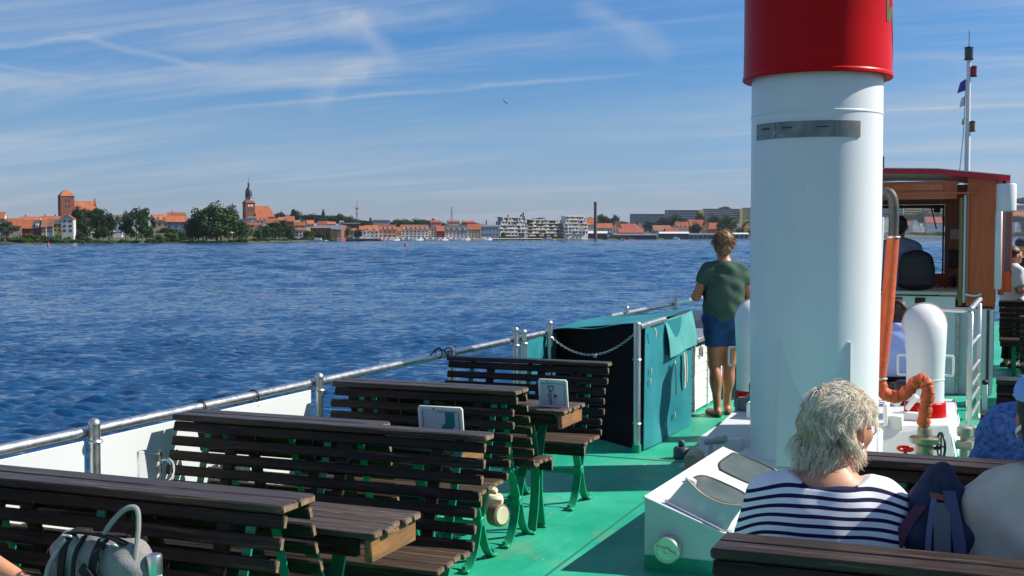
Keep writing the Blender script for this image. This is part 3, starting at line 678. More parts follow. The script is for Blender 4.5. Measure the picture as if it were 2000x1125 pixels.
for (y, z) in ((8.80, .52), (8.82, .60), (9.25, .12), (9.55, .16), (9.95, .22)):
    b = MB(); b.box((-2.425, y, z), (.008, .016, .045), ch=.002); b.build('toggle', strapm, t)
t2 = thing('safety_chain', 'thin steel chain sagging across the opening of the teal canvas shelter', 'chain', (-3.0, 8.7, .6))
b = MB(); p0, p1 = Vector((-3.37, 9.2, .80)), Vector((-2.50, 8.64, .90)); N = 42
pts = [p0.lerp(p1, i / N) - Vector((0, 0, .62 * (i / N) * (1 - i / N))) for i in range(N + 1)]
for i in range(N):
    d = (pts[i + 1] - pts[i]).normalized(); sidev = d.cross(V(0, 0, 1)).normalized(); ax = sidev if i % 2 else d.cross(sidev)
    b.torus((pts[i] + pts[i + 1]) / 2, .0085, .0026, ax=ax, n=10, m=5, sx=1.95, xdir=d)
b.build('chain_links', steel, t2)
b = MB(); b.box(pts[23] + V(0, 0, -.012), (.03, .014, .03), ch=.004); b.build('shackle', steel_d, t2)

# ------------------------------------------------------------------ lockers beyond the shelter
t = thing('deck_locker', 'white planked deck locker with grey lid beyond the teal canvas shelter', 'locker', (-2.95, 11.3, 0))
b = MB()
for i in range(7): b.box((-2.95, 11.28, .06 + .082 * i), (.80, 1.25, .078), ch=.006)
b.build('body', white_worn, t)
b = MB(); b.box((-2.95, 11.28, .665), (.86, 1.32, .05), ch=.01); b.build('lid', M('grey_lid_paint', (.16, .20, .24), .45, var=.1), t)
for y in (10.72, 11.28, 11.85):
    b = MB(); b.box((-2.545, y, .32), (.02, .05, .60), ch=.004); b.build('corner_batten', white_worn, t)
b = MB(); b.box((-2.53, 10.95, .56), (.02, .05, .11), ch=.005); b.build('latch', steel_d, t)
b = MB(); b.box((-3.0, 13.0, .55), (.7, .9, .45), ch=.05); b.box((-3.0, 13.0, .16), (.62, .8, .32), ch=.02)
for i in range(3): b.box((-2.645, 13.0, .44 + .11 * i), (.012, .84, .012))
tag(b.build('raft_chest', M('worn_raft_chest', (.50, .46, .40), .6, var=.2)), 'worn pale chest by the rail beyond the white locker', 'chest')
b = MB(); b.box((-2.98, 12.2, .39), (.8, .45, .5), ch=.02); tag(b.build('tool_box', black), 'low black box between the white locker and the pale chest', 'box')

# ------------------------------------------------------------------ skylight
t = thing('deck_skylight', 'white sloping deck skylight with two dark panes and an open flap', 'skylight', (-1.38, 6.5, 0))
A, B_, C_, D_ = V(-1.58, 5.64, .354), V(-1.58, 7.45, .30), V(-1.17, 7.43, .155), V(-1.187, 5.64, .211)
nS = (B_ - A).cross(D_ - A).normalized(); nS = nS if nS.z > 0 else -nS
sky_w = M('skylight_paint', (.60, .62, .63), .4, var=.04, vscale=2, dirt=(.42, .40, .36), dscale=6, dlo=.62, dhi=.85, bump=.03, bscale=9)
def S_(u, v, e=0): return A + (B_ - A) * u + (D_ - A) * v + nS * e
b = MB(); g = [Vector((p.x, p.y, 0)) for p in (A, B_, C_, D_)]
b.add([A, B_, C_, D_] + g, [(0, 1, 2, 3), (0, 3, 7, 4), (3, 2, 6, 7), (2, 1, 5, 6), (1, 0, 4, 5)]); b.build('casing', sky_w, t, smooth=0)
b = MB(); e = .012
for q, r_ in ((A, D_), (D_, C_), (C_, B_), (B_, A)):
    b.tube([q - nS * .004, r_ - nS * .004], .007, 8)
b.build('edge_bead', white, t)
b = MB()
for (p, q) in ((g[0], g[3]), (g[3], g[2])):
    dd = (q - p).normalized(); nn = dd.cross(V(0, 0, 1)); b.prism([p + nn * .004, q + nn * .004, q + nn * .004 + V(0, 0, .07), p + nn * .004 + V(0, 0, .07)], nn * -.003)
b.build('painted_toe', green_deck, t, smooth=0)
def rpane(uv, name):
    n = len(uv); ctr = (sum(u for u, v in uv) / n, sum(v for u, v in uv) / n); out = arc_path([(*p, 0) for p in uv + uv[:1]], 4)[:-1]
    o = [S_(p.x, p.y, .001) for p in out]; b = MB(); b.prism(o, nS * .004); gl = b.build(name, glass_grey, t)
    b = MB(); b.tube([p + nS * .003 for p in o] + [o[0] + nS * .003], .007, 8, caps=False); fr = b.build('pane_seal', rubber, gl)
rpane([(.648, .30), (.74, .20), (.90, .19), (1.0 - .03, .22), (.985, .5), (.97, .85), (.90, .91), (.72, .91), (.645, .80), (.635, .55)], 'window_pane')
rpane([(.30, .22), (.42, .17), (.49, .26), (.50, .55), (.485, .80), (.42, .88), (.32, .88), (.27, .55)], 'window_pane')
h0, h1 = V(-1.499, 5.72, .324), V(-1.172, 5.668, .207); hd = (h1 - h0).normalized(); hu = V(0, math.sin(R(8)), math.cos(R(8)))
lidm = sky_w
top = arc_path([h0 + hd * .115 + hu * .154, h0 + hd * .201 + hu * .120, h0 + hd * .31 + hu * .121, h0 + hd * .42 + hu * .155], 5)
out = [h0 + hd * .02 + hu * .012] + top + [h0 + hd * .365 + hu * .06, h0 + hd * .345 + hu * .012]
b = MB(); b.prism(out, hd.cross(hu) * .006); fl = b.build('flap', lidm, t, smooth=0)
b = MB(); b.tube(top, .006, 8); b.build('flap_edge', M('tan_edge', (.55, .42, .27), .5), fl)  # tan bead along the upper edge of the flap
for s_, u_ in ((.207, .060), (.313, .061)):
    b = MB(); b.lathe([(0, -.004), (.021, -.004), (.021, .004), (0, .004)], h0 + hd * s_ + hu * u_ - hd.cross(hu) * (-.003), n=20, rot=hd.cross(hu).to_track_quat('Z', 'Y').to_matrix()); b.build('flap_bright_disc', M('sunlit_spot_white', (.70, .72, .68), .3), fl)  # white discs stand in for holes showing the sunlit slope behind
b = MB(); b.tube([h0 + nS * .006, h1 + nS * .006], .006, 8); b.tube([h0 + nS * .006 + V(.006, .022, 0), h1 + nS * .006 + V(.006, .022, 0)], .005, 8); b.build('hinge_rod', white, t)
# domed vent on the slope
b = MB(); b.lathe([(.030, 0), (.034, .01), (.028, .03), (.010, .036), (0, .036)], S_(.33, .20, .0), n=20, rot=nS.to_track_quat('Z', 'Y').to_matrix()); b.build('dome_knob', white, t)
b = MB(); Qy = Matrix.Rotation(R(90), 3, 'X')
b.lathe([(.058, 0), (.064, .004), (.064, .055), (.058, .062), (.052, .062), (.050, .054), (0, .052)], (-1.455, 5.638, .115), n=32, rot=Qy)
for k in range(28):
    a = k * 2 * math.pi / 28; b.box((-1.455 + .064 * math.cos(a), 5.638 - .03, .115 + .064 * math.sin(a)), (.006, .044, .006))
b.build('round_plug', M('chromed_brass', (.72, .70, .60), .42, metal=.85), t)
b = MB(); b.box((-1.455, 5.578, .115), (.095, .014, .012), Euler((0, R(20), 0)), ch=.003); b.ell((-1.455, 5.578, .115), (.016, .01, .016), nu=10, nv=6); b.build('plug_bar', M('chromed_brass', (.6, .6, .5)), t)

# ------------------------------------------------------------------ funnel
FX, FY = -1.15, 8.32
t = thing('ship_funnel', 'tall white ship funnel with red cap rising from the deck', 'funnel', (FX, FY, 0))
def fr(z): return .43 - .010 * max(0, (1.2 - z))
b = MB(); b.lathe([(fr(.1), .1), (fr(.5), .5), (fr(1), 1.0), (.43, 1.3), (.43, 1.8), (.43, 2.40), (.43, 2.421), (.434, 2.426), (.434, 2.434), (.43, 2.439), (.43, 2.46), (.43, 2.75)], (FX, FY, 0), n=96); b.build('shaft', M('funnel_white', (.78, .79, .78), .34, var=.05, vscale=1.2, stretch=(1, 1, .35), bump=.12, bscale=3.2, dirt=(.58, .54, .46), dscale=7, dlo=.60, dhi=.88), t, smooth=30)
b = MB(); b.lathe([(.43, 2.68), (.485, 2.665), (.492, 2.672), (.492, 2.69), (.486, 2.70), (.483, 2.9), (.483, 3.9), (.49, 3.92), (.49, 3.95), (.45, 3.95), (.45, 3.6)], (FX, FY, 0), n=96); cp = b.build('cap', red, t, smooth=30)
# riveted metal strip (old name plate) wrapped round the shaft
vd = Vector((-FX, -FY, 0)).normalized(); va = math.atan2(vd.y, vd.x)
def wrap(a0, a1, z0, z1, r0, r1, n=24):
    b = MB(); vs = []
    for i in range(n + 1):
        a = va + R(a0 + (a1 - a0) * i / n); c, s = math.cos(a), math.sin(a)
        for r_, z in ((r0, z0), (r1, z0), (r1, z1), (r0, z1)): vs.append((FX + r_ * c, FY + r_ * s, z))
    fs = [(i * 4 + k, i * 4 + (k + 1) % 4, (i + 1) * 4 + (k + 1) % 4, (i + 1) * 4 + k) for i in range(n) for k in range(4)] + [(0, 1, 2, 3), (n * 4 + 3, n * 4 + 2, n * 4 + 1, n * 4)]
    return b.add(vs, fs)
for i, (a0, a1) in enumerate(((-62, -36.5), (-36, -10.5), (-10, 14.5), (15, 39))):
    b = wrap(a0, a1, 2.258, 2.362, .426, .437, 14); pl = b.build('metal_plate', plateg, t, smooth=30)
for a, w, hh in ((-48, 10, .014), (-25, 9, .010), (5, 10, .008)):
    wrap(a - w / 2, a + w / 2, 2.318, 2.318 + hh, .435, .4385, 6).build('plate_scratch', M('plate_dark', (.05, .05, .05), .5), t)
# emblem on the cap: slanted olive arrow shape
b = MB(); em = [(62, 3.30), (66, 3.34), (72, 3.13), (79, 2.93), (86, 2.80), (90, 2.74), (90, 2.9), (84, 2.98), (78, 3.12), (73, 3.10), (68, 3.12), (66, 3.02), (63, 3.0)]
vs = []
for r_ in (.480, .4865):
    for a, z in em: aa = va + R(a); vs.append((FX + r_ * math.cos(aa), FY + r_ * math.sin(aa), z))
n = len(em); b.add(vs, [tuple(range(n)), tuple(range(n, 2 * n))] + [(i, (i + 1) % n, n + (i + 1) % n, n + i) for i in range(n)]); b.build('emblem', M('olive_gold', (.16, .12, .03), .4, metal=.2), cp, smooth=0)
# base casing: flat sloping plate with side cheeks, and foot
b = MB(); fwd = -vd; rt = Vector((vd.y * -1, vd.x, 0)); rt = rt if rt.x > 0 else -rt
fc = Vector((FX, FY, 0))
def L_(r_, d, z): return fc + rt * r_ + vd * d + V(0, 0, z)
b.add([L_(-.23, .375, .94), L_(.23, .375, .94), L_(.23, .47, .13), L_(-.23, .47, .13), L_(-.23, .1, .94), L_(.23, .1, .94), L_(.23, .1, .13), L_(-.23, .1, .13)],
      [(0, 1, 2, 3), (0, 4, 5, 1), (1, 5, 6, 2), (3, 7, 4, 0), (2, 6, 7, 3)]); b.build('base_plate', white, t, smooth=0)
for sx in (-.228, .228):
    b = MB(); b.tube([L_(sx, .378, .94), L_(sx, .472, .13)], .006, 6); b.build('weld_bead', white, t)
b = MB(); b.lathe([(.50, .0), (.50, .12), (.47, .14), (.425, .14)], (FX, FY, 0), n=64); b.build('foot_ring', white, t)

# ------------------------------------------------------------------ funnel plinth and its fittings
t = thing('machinery_casing', 'low white machinery casing under the funnel and vents', 'casing', (-1.1, 9.6, 0))
b = MB()
lo = [(-2.06, 8.2), (-.25, 8.95), (-.25, 10.6), (-2.05, 10.6)]; hi = [(-1.82, 8.45), (-.31, 9.02), (-.31, 10.5), (-1.95, 10.5)]
b.add([(x, y, 0) for x, y in lo] + [(x, y, .28) for x, y in hi], [(0, 1, 5, 4), (1, 2, 6, 5), (2, 3, 7, 6), (3, 0, 4, 7), (4, 5, 6, 7)]); b.build('body', white, t, smooth=0)
b = MB(); b.box((-1.80, 8.62, .10), (.30, .5, .20), ch=.01); b.build('step_block', white, t)
b = MB(); b.box((-1.62, 8.98, .20), (.16, .36, .40), ch=.008); b.build('step_block', white, t)
b = MB(); b.box((-.72, 8.9, .36), (.03, .18, .16), ch=.005); b.box((-.66, 8.93, .30), (.10, .12, .10), ch=.006); b.build('bracket', white_worn, t)
b = MB(); b.box((-.80, 8.60, .15), (.14, .34, .30), Euler((R(-12), 0, 0)), ch=.01); b.build('side_step', white, t)
def fitting(name, label, cat, mb, mat): return tag(mb.build(name, mat), label, cat)
Qs = Matrix.Rotation(R(-78), 3, 'X')
b = MB(); b.lathe([(.0, .0), (.014, .0), (.016, .004), (.055, .006), (.060, .02), (.060, .14), (.05, .14)], (-1.92, 8.02, .075), n=24, rot=Matrix.Rotation(R(-80), 3, 'X')); b.box((-1.92, 8.1, .02), (.10, .08, .04))
fitting('mooring_drum', 'round beige drum fitting on deck just left of the skylight top', 'drum', b, M('drum_beige', (.42, .37, .24), .55, var=.2))
b = MB(); b.tube([(-1.84, 8.10, .21), (-1.74, 8.06, .235)], .020, 12); b.tube([(-1.76, 8.065, .232), (-1.69, 8.04, .25)], .027, 12); b.tube([(-1.80, 8.08, .215), (-1.80, 8.08, 0)], .015, 10)
fitting('pipe_elbow', 'small grey pipe elbow sticking up behind the skylight corner', 'pipe', b, M('dull_pipe', (.45, .42, .40), .5, metal=.3, var=.2))
b = MB(); b.lathe([(.055, 0), (.06, .01), (.06, .07), (.05, .085), (0, .085)], (-2.12, 8.55, 0), n=20); b.box((-2.12, 8.55, .11), (.045, .04, .05), ch=.01)
fitting('bollard', 'dark blue grey bollard at the port corner of the casing', 'bollard', b, M('bollard_dark', (.06, .08, .10), .5))
b = MB()
b.torus((-.575, 8.70, .33 - .18), .05, .010, ax=(0, .5, 1), n=20, m=8)
for k in range(3): a = k * 2.09; b.tube([(-.575, 8.70, .15), (-.575 + .05 * math.cos(a), 8.70 + .045 * math.sin(a), .15 - .022 * math.sin(a))], .006, 6)
b.tube([(-.575, 8.70, .15), (-.575, 8.75, .0)], .012, 8)
fitting('hand_wheel', 'small red hand wheel low in front of the casing', 'hand wheel', b, red)
b = MB(); b.lathe([(.06, 0), (.06, .05), (.05, .06), (0, .06)], (-.27, 8.45, 0), n=18); fitting('deck_filler', 'white round deck filler right of the brass valve', 'filler', b, white_worn)
for x, y, s in ((-.20, 9.1, 1), (-.16, 9.42, .85)):
    b = MB(); b.tube([(x, y, 0), (x, y, .20 * s)], .032 * s, 12); b.lathe([(.05 * s, 0), (.055 * s, .02), (.055 * s, .06 * s), (.04 * s, .07 * s), (0, .08 * s)], (x, y, .2 * s), n=16); b.tube([(x - .05, y - .02, .14 * s), (x + .06, y - .06, .14 * s)], .034 * s, 12)
    fitting('fuel_valve', 'nearer grey fuel valve beside the casing' if s == 1 else 'farther grey fuel valve beside the casing', 'valve', b, M('valve_grey', (.34, .34, .29), .5, metal=.4, var=.2))

# brass hydrant valve with hand wheel
t = thing('hydrant_valve', 'weathered brass hydrant valve with a black hand wheel under the red hose', 'valve', (-.44, 8.5, 0))
b = MB(); b.lathe([(.05, 0), (.05, .03), (.035, .05), (.04, .12), (.058, .16), (.060, .20), (.052, .22), (.095, .235), (.10, .245), (.10, .268), (.09, .275), (.05, .275), (.045, .33), (.04, .34)], (-.44, 8.5, 0), n=28); b.build('valve_body', brass, t)
b = MB(); b.tube([(-.44, 8.5, .12), (-.36, 8.42, .10)], [.045, .04], 14); b.lathe([(.055, 0), (.055, .02), (0, .025)], (-.37, 8.43, .10), n=16, rot=Vector((.7, -.7, 0)).to_track_quat('Z', 'Y').to_matrix()); b.build('side_port', brass, t)
b = MB(); b.tube([(-.44, 8.5, .19), (-.335, 8.53, .20)], .012, 8); b.torus((-.335, 8.53, .215), .085, .009, ax=(1, .35, 0), n=26, m=8)
for k in range(4): a = k * 1.57; b.tube([(-.335, 8.53, .215), Vector((-.335, 8.53, .215)) + Vector((-.33, .94, 0)) * .085 * math.cos(a) + V(0, 0, .085) * math.sin(a)], .006, 6)
b.build('hand_wheel', black, t)

# red hose, standpipe, black bend, white lagged pipe
t = thing('fire_hose', 'orange red standpipe and crumpled hose beside the funnel, with a black bend on top', 'hose', (-.7, 8.55, .3))
b = MB(); b.tube([(-.675, 8.69, 1.62), (-.70, 8.60, 1.1), (-.735, 8.50, .70), (-.735, 8.50, .60)], [.043, .045, .046, .044], 20); b.build('standpipe', orange, t)
b = MB(); b.tube(arc_path([(-.675, 8.69, 1.60), (-.672, 8.70, 1.80), (-.69, 8.71, 1.90), (-.735, 8.72, 1.925), (-.79, 8.74, 1.86), (-.83, 8.78, 1.66), (-.85, 8.8, 1.45)], 7), .034, 16); b.build('bend', M('grey_rubber_pipe', (.07, .07, .06), .55, var=.3, vscale=20, bump=.3), t)
b = MB(); b.torus((-.675, 8.69, 1.615), .044, .008, n=20, m=8); b.tube([(-.675, 8.69, 1.615), (-.80, 8.62, 1.612)], .010, 8); b.build('clamp', steel, t)
b = MB(); b.torus((-.735, 8.50, .655), .046, .008, n=20, m=8); b.build('clamp', steel, t)
hp = arc_path([(-.735, 8.50, .62), (-.70, 8.50, .555), (-.64, 8.51, .53), (-.56, 8.515, .565), (-.50, 8.52, .64), (-.455, 8.52, .655), (-.425, 8.51, .60), (-.43, 8.505, .50), (-.445, 8.50, .40), (-.44, 8.50, .34)], 9)
rr = [.042 + .003 * math.sin(i * 1.9) + .004 * math.sin(i * .77) for i in range(len(hp))]
rr[-3:] = [.036, .034, .034]
b = MB(); b.tube([Vector(p) + Vector((RNG.normal(0, .003), RNG.normal(0, .003), RNG.normal(0, .003))) for p in hp], rr, 14); b.build('hose', orange, t)
t = thing('lagged_pipe', 'white lagged exhaust pipe tapering down beside the funnel', 'pipe', (-.78, 8.35, 0))
b = MB(); b.tube([(-.725, 8.44, 1.75), (-.745, 8.41, 1.3), (-.775, 8.37, .80), (-.78, 8.36, .74)], [.012, .02, .036, .036], 16); b.build('pipe', white, t)
b = MB(); b.tube(arc_path([(-.785, 8.33, .70), (-.79, 8.30, .55), (-.80, 8.28, .35), (-.82, 8.26, .14), (-.82, 8.26, 0)], 5), [.035 + .012 * (i % 3 == 0) + .035 * min(1, i / 8) for i in range(21)], 16); b.build('lagging', white_worn, t)
b = MB(); b.lathe([(.045, 0), (.05, .01), (.045, .03), (.03, .04)], (-.783, 8.35, .70), n=16); b.build('pipe_collar', M('grey_lid_paint', (.2, .2, .2)), t)

# ------------------------------------------------------------------ ventilators
def vent(x, y, label, yaw):
    t = thing('deck_ventilator', label, 'ventilator', (x, y, .25), 'cowl ventilators beside the funnel')
    b = MB(); b.lathe([(.149, .25), (.154, .26), (.148, .38), (.138, .39)], (x, y, 0), n=36); b.build('base_ring', red, t)
    f = V(math.cos(yaw), math.sin(yaw), 0); P = Vector((x, y, 0)); side = V(-f.y, f.x, 0)
    # tapering trunk that turns over into a round mouth facing f
    b = MB(); vs = []; N = 36; rings = []
    spine = [(d_ * .88, z_, r2__ * .90, a_) for d_, z_, r2__, a_ in [(0, .385, .150, 0), (0, .55, .151, 0), (.0, .70, .155, 4), (.005, .80, .161, 14), (.02, .88, .166, 30), (.05, .93, .170, 50), (.09, .95, .172, 72), (.13, .955, .172, 88), (.155, .955, .176, 90), (.160, .955, .170, 90), (.10, .95, .150, 88)]]
    for d, z, r_, an in spine:
        a = R(an); ux = f * math.cos(a) - V(0, 0, 1) * math.sin(a)
        for k in range(N):
            th = 2 * math.pi * k / N; vs.append(P + f * d + V(0, 0, z) + (side * math.cos(th) + ux * math.sin(th)) * r_)
    m = len(spine); b.add(vs, [(i * N + k, i * N + (k + 1) % N, (i + 1) * N + (k + 1) % N, (i + 1) * N + k) for i in range(m - 1) for k in range(N)] + [tuple(range((m - 1) * N, m * N))]); b.build('cowl', white, t, smooth=50)
    ax = f
    b = MB(); b.torus(P + f * .138 + V(0, 0, .955), .158, .008, ax=ax, n=40, m=8); b.build('mouth_rim', red if False else M('rust_edge', (.50, .36, .32), .5), t)
    b = MB(); b.torus(P + V(0, 0, .56), .1365, .004, n=36, m=6)
    b.build('seam', white, t)
    for k in range(10):
        a = k * .628; b = MB(); b.lathe([(.008, 0), (.008, .008), (0, .01)], P + V(.150 * math.cos(a), .150 * math.sin(a), .275), n=8, rot=V(math.cos(a), math.sin(a), 0).to_track_quat('Z', 'Y').to_matrix()); b.build('bolt', steel_d, t)
    for sg in (-1, 1):
        b = MB(); s0 = P + side * sg * .134; o = side * sg * .062
        b.tube(arc_path([s0 + V(0, 0, .73), s0 + o * .8 + V(0, 0, .73), s0 + o + V(0, 0, .715), s0 + o + V(0, 0, .60), s0 + o * .8 + V(0, 0, .585), s0 + V(0, 0, .585)], 4), .009, 8); b.build('handle', white, t)
    return t
VF = R(90 + 8)
vent(-.49, 9.46, 'white cowl ventilator with red base right of the funnel, seen whole', VF)
vent(-1.80, 9.62, 'white cowl ventilator half hidden behind the left side of the funnel', VF)
b = MB(); b.tube(arc_path([(-1.70, 9.28, .30), (-1.74, 9.22, .46), (-1.70, 9.2, .53), (-1.62, 9.2, .52)], 6), .022, 10); fitting('rubber_hose', 'short black bent hose in front of the left ventilator base', 'hose', b, rubber)
b = MB(); b.box((-1.80, 9.22, .33), (.10, .10, .10), ch=.01); b.tube([(-1.75, 9.2, .36), (-1.6, 9.15, .42)], .05, 14); b.box((-1.84, 9.2, .30), (.03, .09, .14), ch=.006)
fitting('winch_motor', 'dark grey winch motor at the foot of the left ventilator', 'motor', b, M('motor_grey', (.16, .18, .19), .45, metal=.3, var=.2))
b = MB(); b.box((-.66, 9.18, .42), (.05, .04, .09), Euler((0, R(25), 0)), ch=.006); b.tube([(-.60, 9.2, .36), (-.53, 9.16, .46)], .02, 8); b.box((-.58, 9.18, .31), (.22, .06, .06), ch=.006)
fitting('hinge_bracket', 'white worn hinge bracket left of the right ventilator base', 'bracket', b, white_worn)
b = MB(); b.lathe([(.085, 0), (.09, .02), (.09, .10), (.07, .115), (0, .12)], (-.66, 10.0, .36), n=20); b.lathe([(.05, 0), (.05, .36)], (-.66, 10.0, 0), n=12)
fitting('capstan', 'black capstan head behind the hose and right ventilator', 'capstan', b, black)

# ------------------------------------------------------------------ cream fitting under the third bench
t = thing('round_deck_lamp', 'round cream lamp with brown rim on a bracket below the third bench', 'lamp', (-2.2, 5.2, .3))
Qx = Vector((.93, -.36, .05)).to_track_quat('Z', 'Y').to_matrix()
b = MB(); b.lathe([(.0, .030), (.040, .030), (.044, .026)], (-2.175, 5.21, .305), n=28, rot=Qx); b.build('lens', cream, t)
b = MB(); b.lathe([(.044, .027), (.053, .022), (.055, .0), (.052, -.03), (.02, -.042), (0, -.042)], (-2.175, 5.21, .305), n=28, rot=Qx); b.build('rim', M('brown_rim', (.16, .12, .06), .5), t)
b = MB(); b.box((-2.215, 5.25, .345), (.08, .07, .10), Euler((R(10), R(8), R(30))), ch=.012); b.tube([(-2.22, 5.25, .4), (-2.22, 5.27, .41)], .02, 8); b.build('bracket', cream, t)
# ------------------------------------------------------------------ wheelhouse
t = thing('wheelhouse', 'varnished brown wooden wheelhouse with a red roof edge and open rear', 'wheelhouse', (-1.1, 13.8, 0))
Y0, Y1, XA, XB = 13.10, 14.60, -2.20, -.03
red_roof = M('roof_red', (.50, .012, .03), .4, var=.1)
b = MB(); rf = [(XA - .12, 2.14), (XA + .5, 2.235), (-1.1, 2.26), (XB - .55, 2.245), (XB + .13, 2.165), (XB + .13, 2.215), (XB - .55, 2.295), (-1.1, 2.31), (XA + .5, 2.285), (XA - .12, 2.19)]
b.prism([(x, Y0 - .16, z) for x, z in rf], (0, Y1 - Y0 + .34, 0)); rfo = b.build('roof', red_roof, t, smooth=0)
b = MB(); b.prism([(x, Y0 - .155, z) for x, z in [(XA - .12, 2.193), (XA + .5, 2.289), (-1.1, 2.314), (XB - .55, 2.299), (XB + .13, 2.219), (XB + .13, 2.226), (XB - .55, 2.307), (-1.1, 2.322), (XA + .5, 2.297), (XA - .12, 2.20)]], (0, Y1 - Y0 + .33, 0)); b.build('roof_covering', white, rfo, smooth=0)
b = MB(); b.box(((XA - .40) / 2, Y0 + .02, 2.09), (-.40 - XA, .04, .18)); b.box((XA + .35, Y0 + .02, 1.5), (.70, .04, .95)); b.box((-.165, Y0 + .02, 1.56), (.27, .05, 1.30)); b.build('rear_wall', mahog, t, smooth=0)
b = MB(); b.box((-.55, Y0 - .03, 2.055), (.72, .06, .02)); b.box((-.78, Y0 - .03, 2.12), (.5, .03, .06)); b.build('door_track', mahog, t, smooth=0)
b = MB(); b.box((-.355, Y0 + .0, 1.46), (.035, .06, 1.10)); b.build('door_jamb', M('olive_jamb', (.20, .16, .05), .5), t)
b = MB(); b.box((-.318, Y0 - .01, 1.49), (.025, .05, 1.10), ch=.004); b.build('door_rail', M('blue_white_paint', (.55, .60, .64), .4), t)
b = MB(); b.box((-.29, Y0 - .01, 1.50), (.022, .07, 1.12), ch=.004); b.build('door_edge', M('amber_wood', (.42, .16, .04), .35, coat=.3), t)
b = MB(); b.box((XB - .005, (Y0 + .30), 1.50), (.03, .50, 1.20)); b.box((XB - .005, Y1 - .2, 1.50), (.03, .45, 1.20)); b.box((XB - .005, (Y0 + Y1) / 2, .99), (.03, 1.48, .18)); b.box((XA + .015, (Y0 + Y1) / 2, .60), (.03, 1.46, 1.15)); b.box((XA + .015, (Y0 + Y1) / 2, 2.08), (.03, 1.46, .20)); b.build('side_wall', mahog, t, smooth=0)
b = MB()
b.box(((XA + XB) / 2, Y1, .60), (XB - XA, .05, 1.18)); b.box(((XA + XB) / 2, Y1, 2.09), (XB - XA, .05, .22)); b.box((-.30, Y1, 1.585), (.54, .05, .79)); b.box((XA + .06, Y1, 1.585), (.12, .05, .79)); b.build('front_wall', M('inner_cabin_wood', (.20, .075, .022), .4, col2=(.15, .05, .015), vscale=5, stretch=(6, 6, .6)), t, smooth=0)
b = MB(); b.box((-1.35, Y1 - .03, 1.955), (1.55, .02, .035)); b.box((-.585, Y1 - .03, 1.58), (.02, .02, .78)); b.build('window_frame', rubber, t)
b = MB(); b.box((-.655, Y1 - .05, 1.92), (.07, .05, .07), ch=.01); b.tube([(-.72, Y1 - .02, 1.95), (-.66, Y1 - .02, 1.70)], .008, 6); b.build('wiper', black, t)
b = MB(); b.box((-.46, Y1 - .05, 1.64), (.10, .04, .12), ch=.008); b.build('intercom', M('grey_box', (.33, .34, .33), .5), t)
b = MB(); b.box((-.47, Y1 - .06, 1.36), (.11, .06, .20), ch=.01); b.tube([(-.48, Y1 - .06, 1.16), (-.48, Y1 - .06, .95)], .035, 12); b.build('telephone', black, t)
b = MB(); b.box((-1.1, Y1 - .32, .98), (1.9, .5, .12), ch=.01); cs = b.build('console', M('console_grey', (.45, .44, .38), .5), t)
b = MB()
for i in range(9): b.lathe([(.018, 0), (.018, .02), (0, .026)], (-.75 + .07 * (i % 6), Y1 - .45 + .10 * (i // 6), 1.04), n=10)
b.build('switch_row', M('switch_mix', (.35, .08, .04), .4), cs)
b = MB(); b.box(((XA - .40) / 2, Y0, .50), (-.40 - XA, .06, 1.0)); b.box((-.215, Y0 + .05, .44), (.31, .04, .88)); b.build('lower_wall', white_worn, t, smooth=0)
b = MB(); b.box(((XA - .38) / 2, Y0 - .02, 1.035), (-.38 - XA, .14, .035), ch=.008); b.build('sill', M('pale_sill', (.55, .48, .36), .5, var=.15), t)
b = MB(); b.box((-.98, Y0 - .035, .955), (.13, .02, .06)); b.box((-.74, Y0 - .035, .955), (.10, .02, .06)); b.build('vent_slot', black, t)
for x, w, m_ in ((-.455, .12, white), (-.375, .035, steel_d), (-.125, .05, white), (-.085, .015, M('rust_brown', (.16, .05, .03), .6)), (-.05, .035, white)):
    b = MB(); b.box((x, Y0 - .02 + (.05 if x > -.2 else 0), .44), (w, .05, .86)); b.build('trim_board', m_, t)
b = MB(); b.tube(arc_path([(-.31, Y0 - .02, 1.03), (-.31, Y0 - .07, 1.03), (-.22, Y0 - .07, 1.015), (-.16, Y0 - .07, 1.03), (-.16, Y0 - .02, 1.03)], 5), .010, 8)
b.build('grab_handle', white, t)
b = MB(); b.box((.0, Y0 - .01, 1.48), (.07, .03, .80), ch=.02); b.build('white_board', white, t)
b = MB(); b.box((.03, 13.62, 1.50), (.06, .04, 1.0)); b.box((.095, 13.62, 1.14), (.075, .04, .22)); b.box((.095, 13.62, 1.96), (.075, .04, .10)); b.box((.126, 13.62, 1.58), (.014, .04, .70)); b.box((.125, 13.95, 1.14), (.02, .62, .22)); b.box((.125, 13.95, 1.96), (.02, .62, .10)); b.build('side_bay', mahog, t, smooth=0)
b = MB(); b.box((.09, 13.62, 1.58), (.058, .008, .66)); b.build('side_window', M('window_glass_dark', (.10, .15, .20), .05, spec=.8), t)
t = thing('deck_floodlight', 'white drum shaped lamp housing on the roof corner of the wheelhouse', 'lamp', (.06, 12.9, 1.85))
b = MB(); b.lathe([(.086, 1.865), (.094, 1.872), (.094, 2.125), (.088, 2.135), (0, 2.135)], (.065, 12.88, 0), n=32); b.build('housing', white, t)
b = MB(); b.tube([(.065, 12.88, 2.0), (.05, 13.0, 2.12), (.04, 13.06, 2.17)], .016, 8); b.build('arm', steel_d, t)
t = thing('helm_chair', 'black padded chair inside the wheelhouse', 'chair', (-.80, 13.55, 0))
P = [ell((-.79, 13.28, 1.26), (.185, .045, .215), None, .03), cap((-.93, 13.28, 1.12), (-.65, 13.28, 1.12), .05, .05, .05), cap((-.90, 13.29, 1.38), (-.70, 13.29, 1.38), .055, .055, .05)]
o = sdf_obj('backrest', P, black, t, .012); o.location = -Vector(t.location)
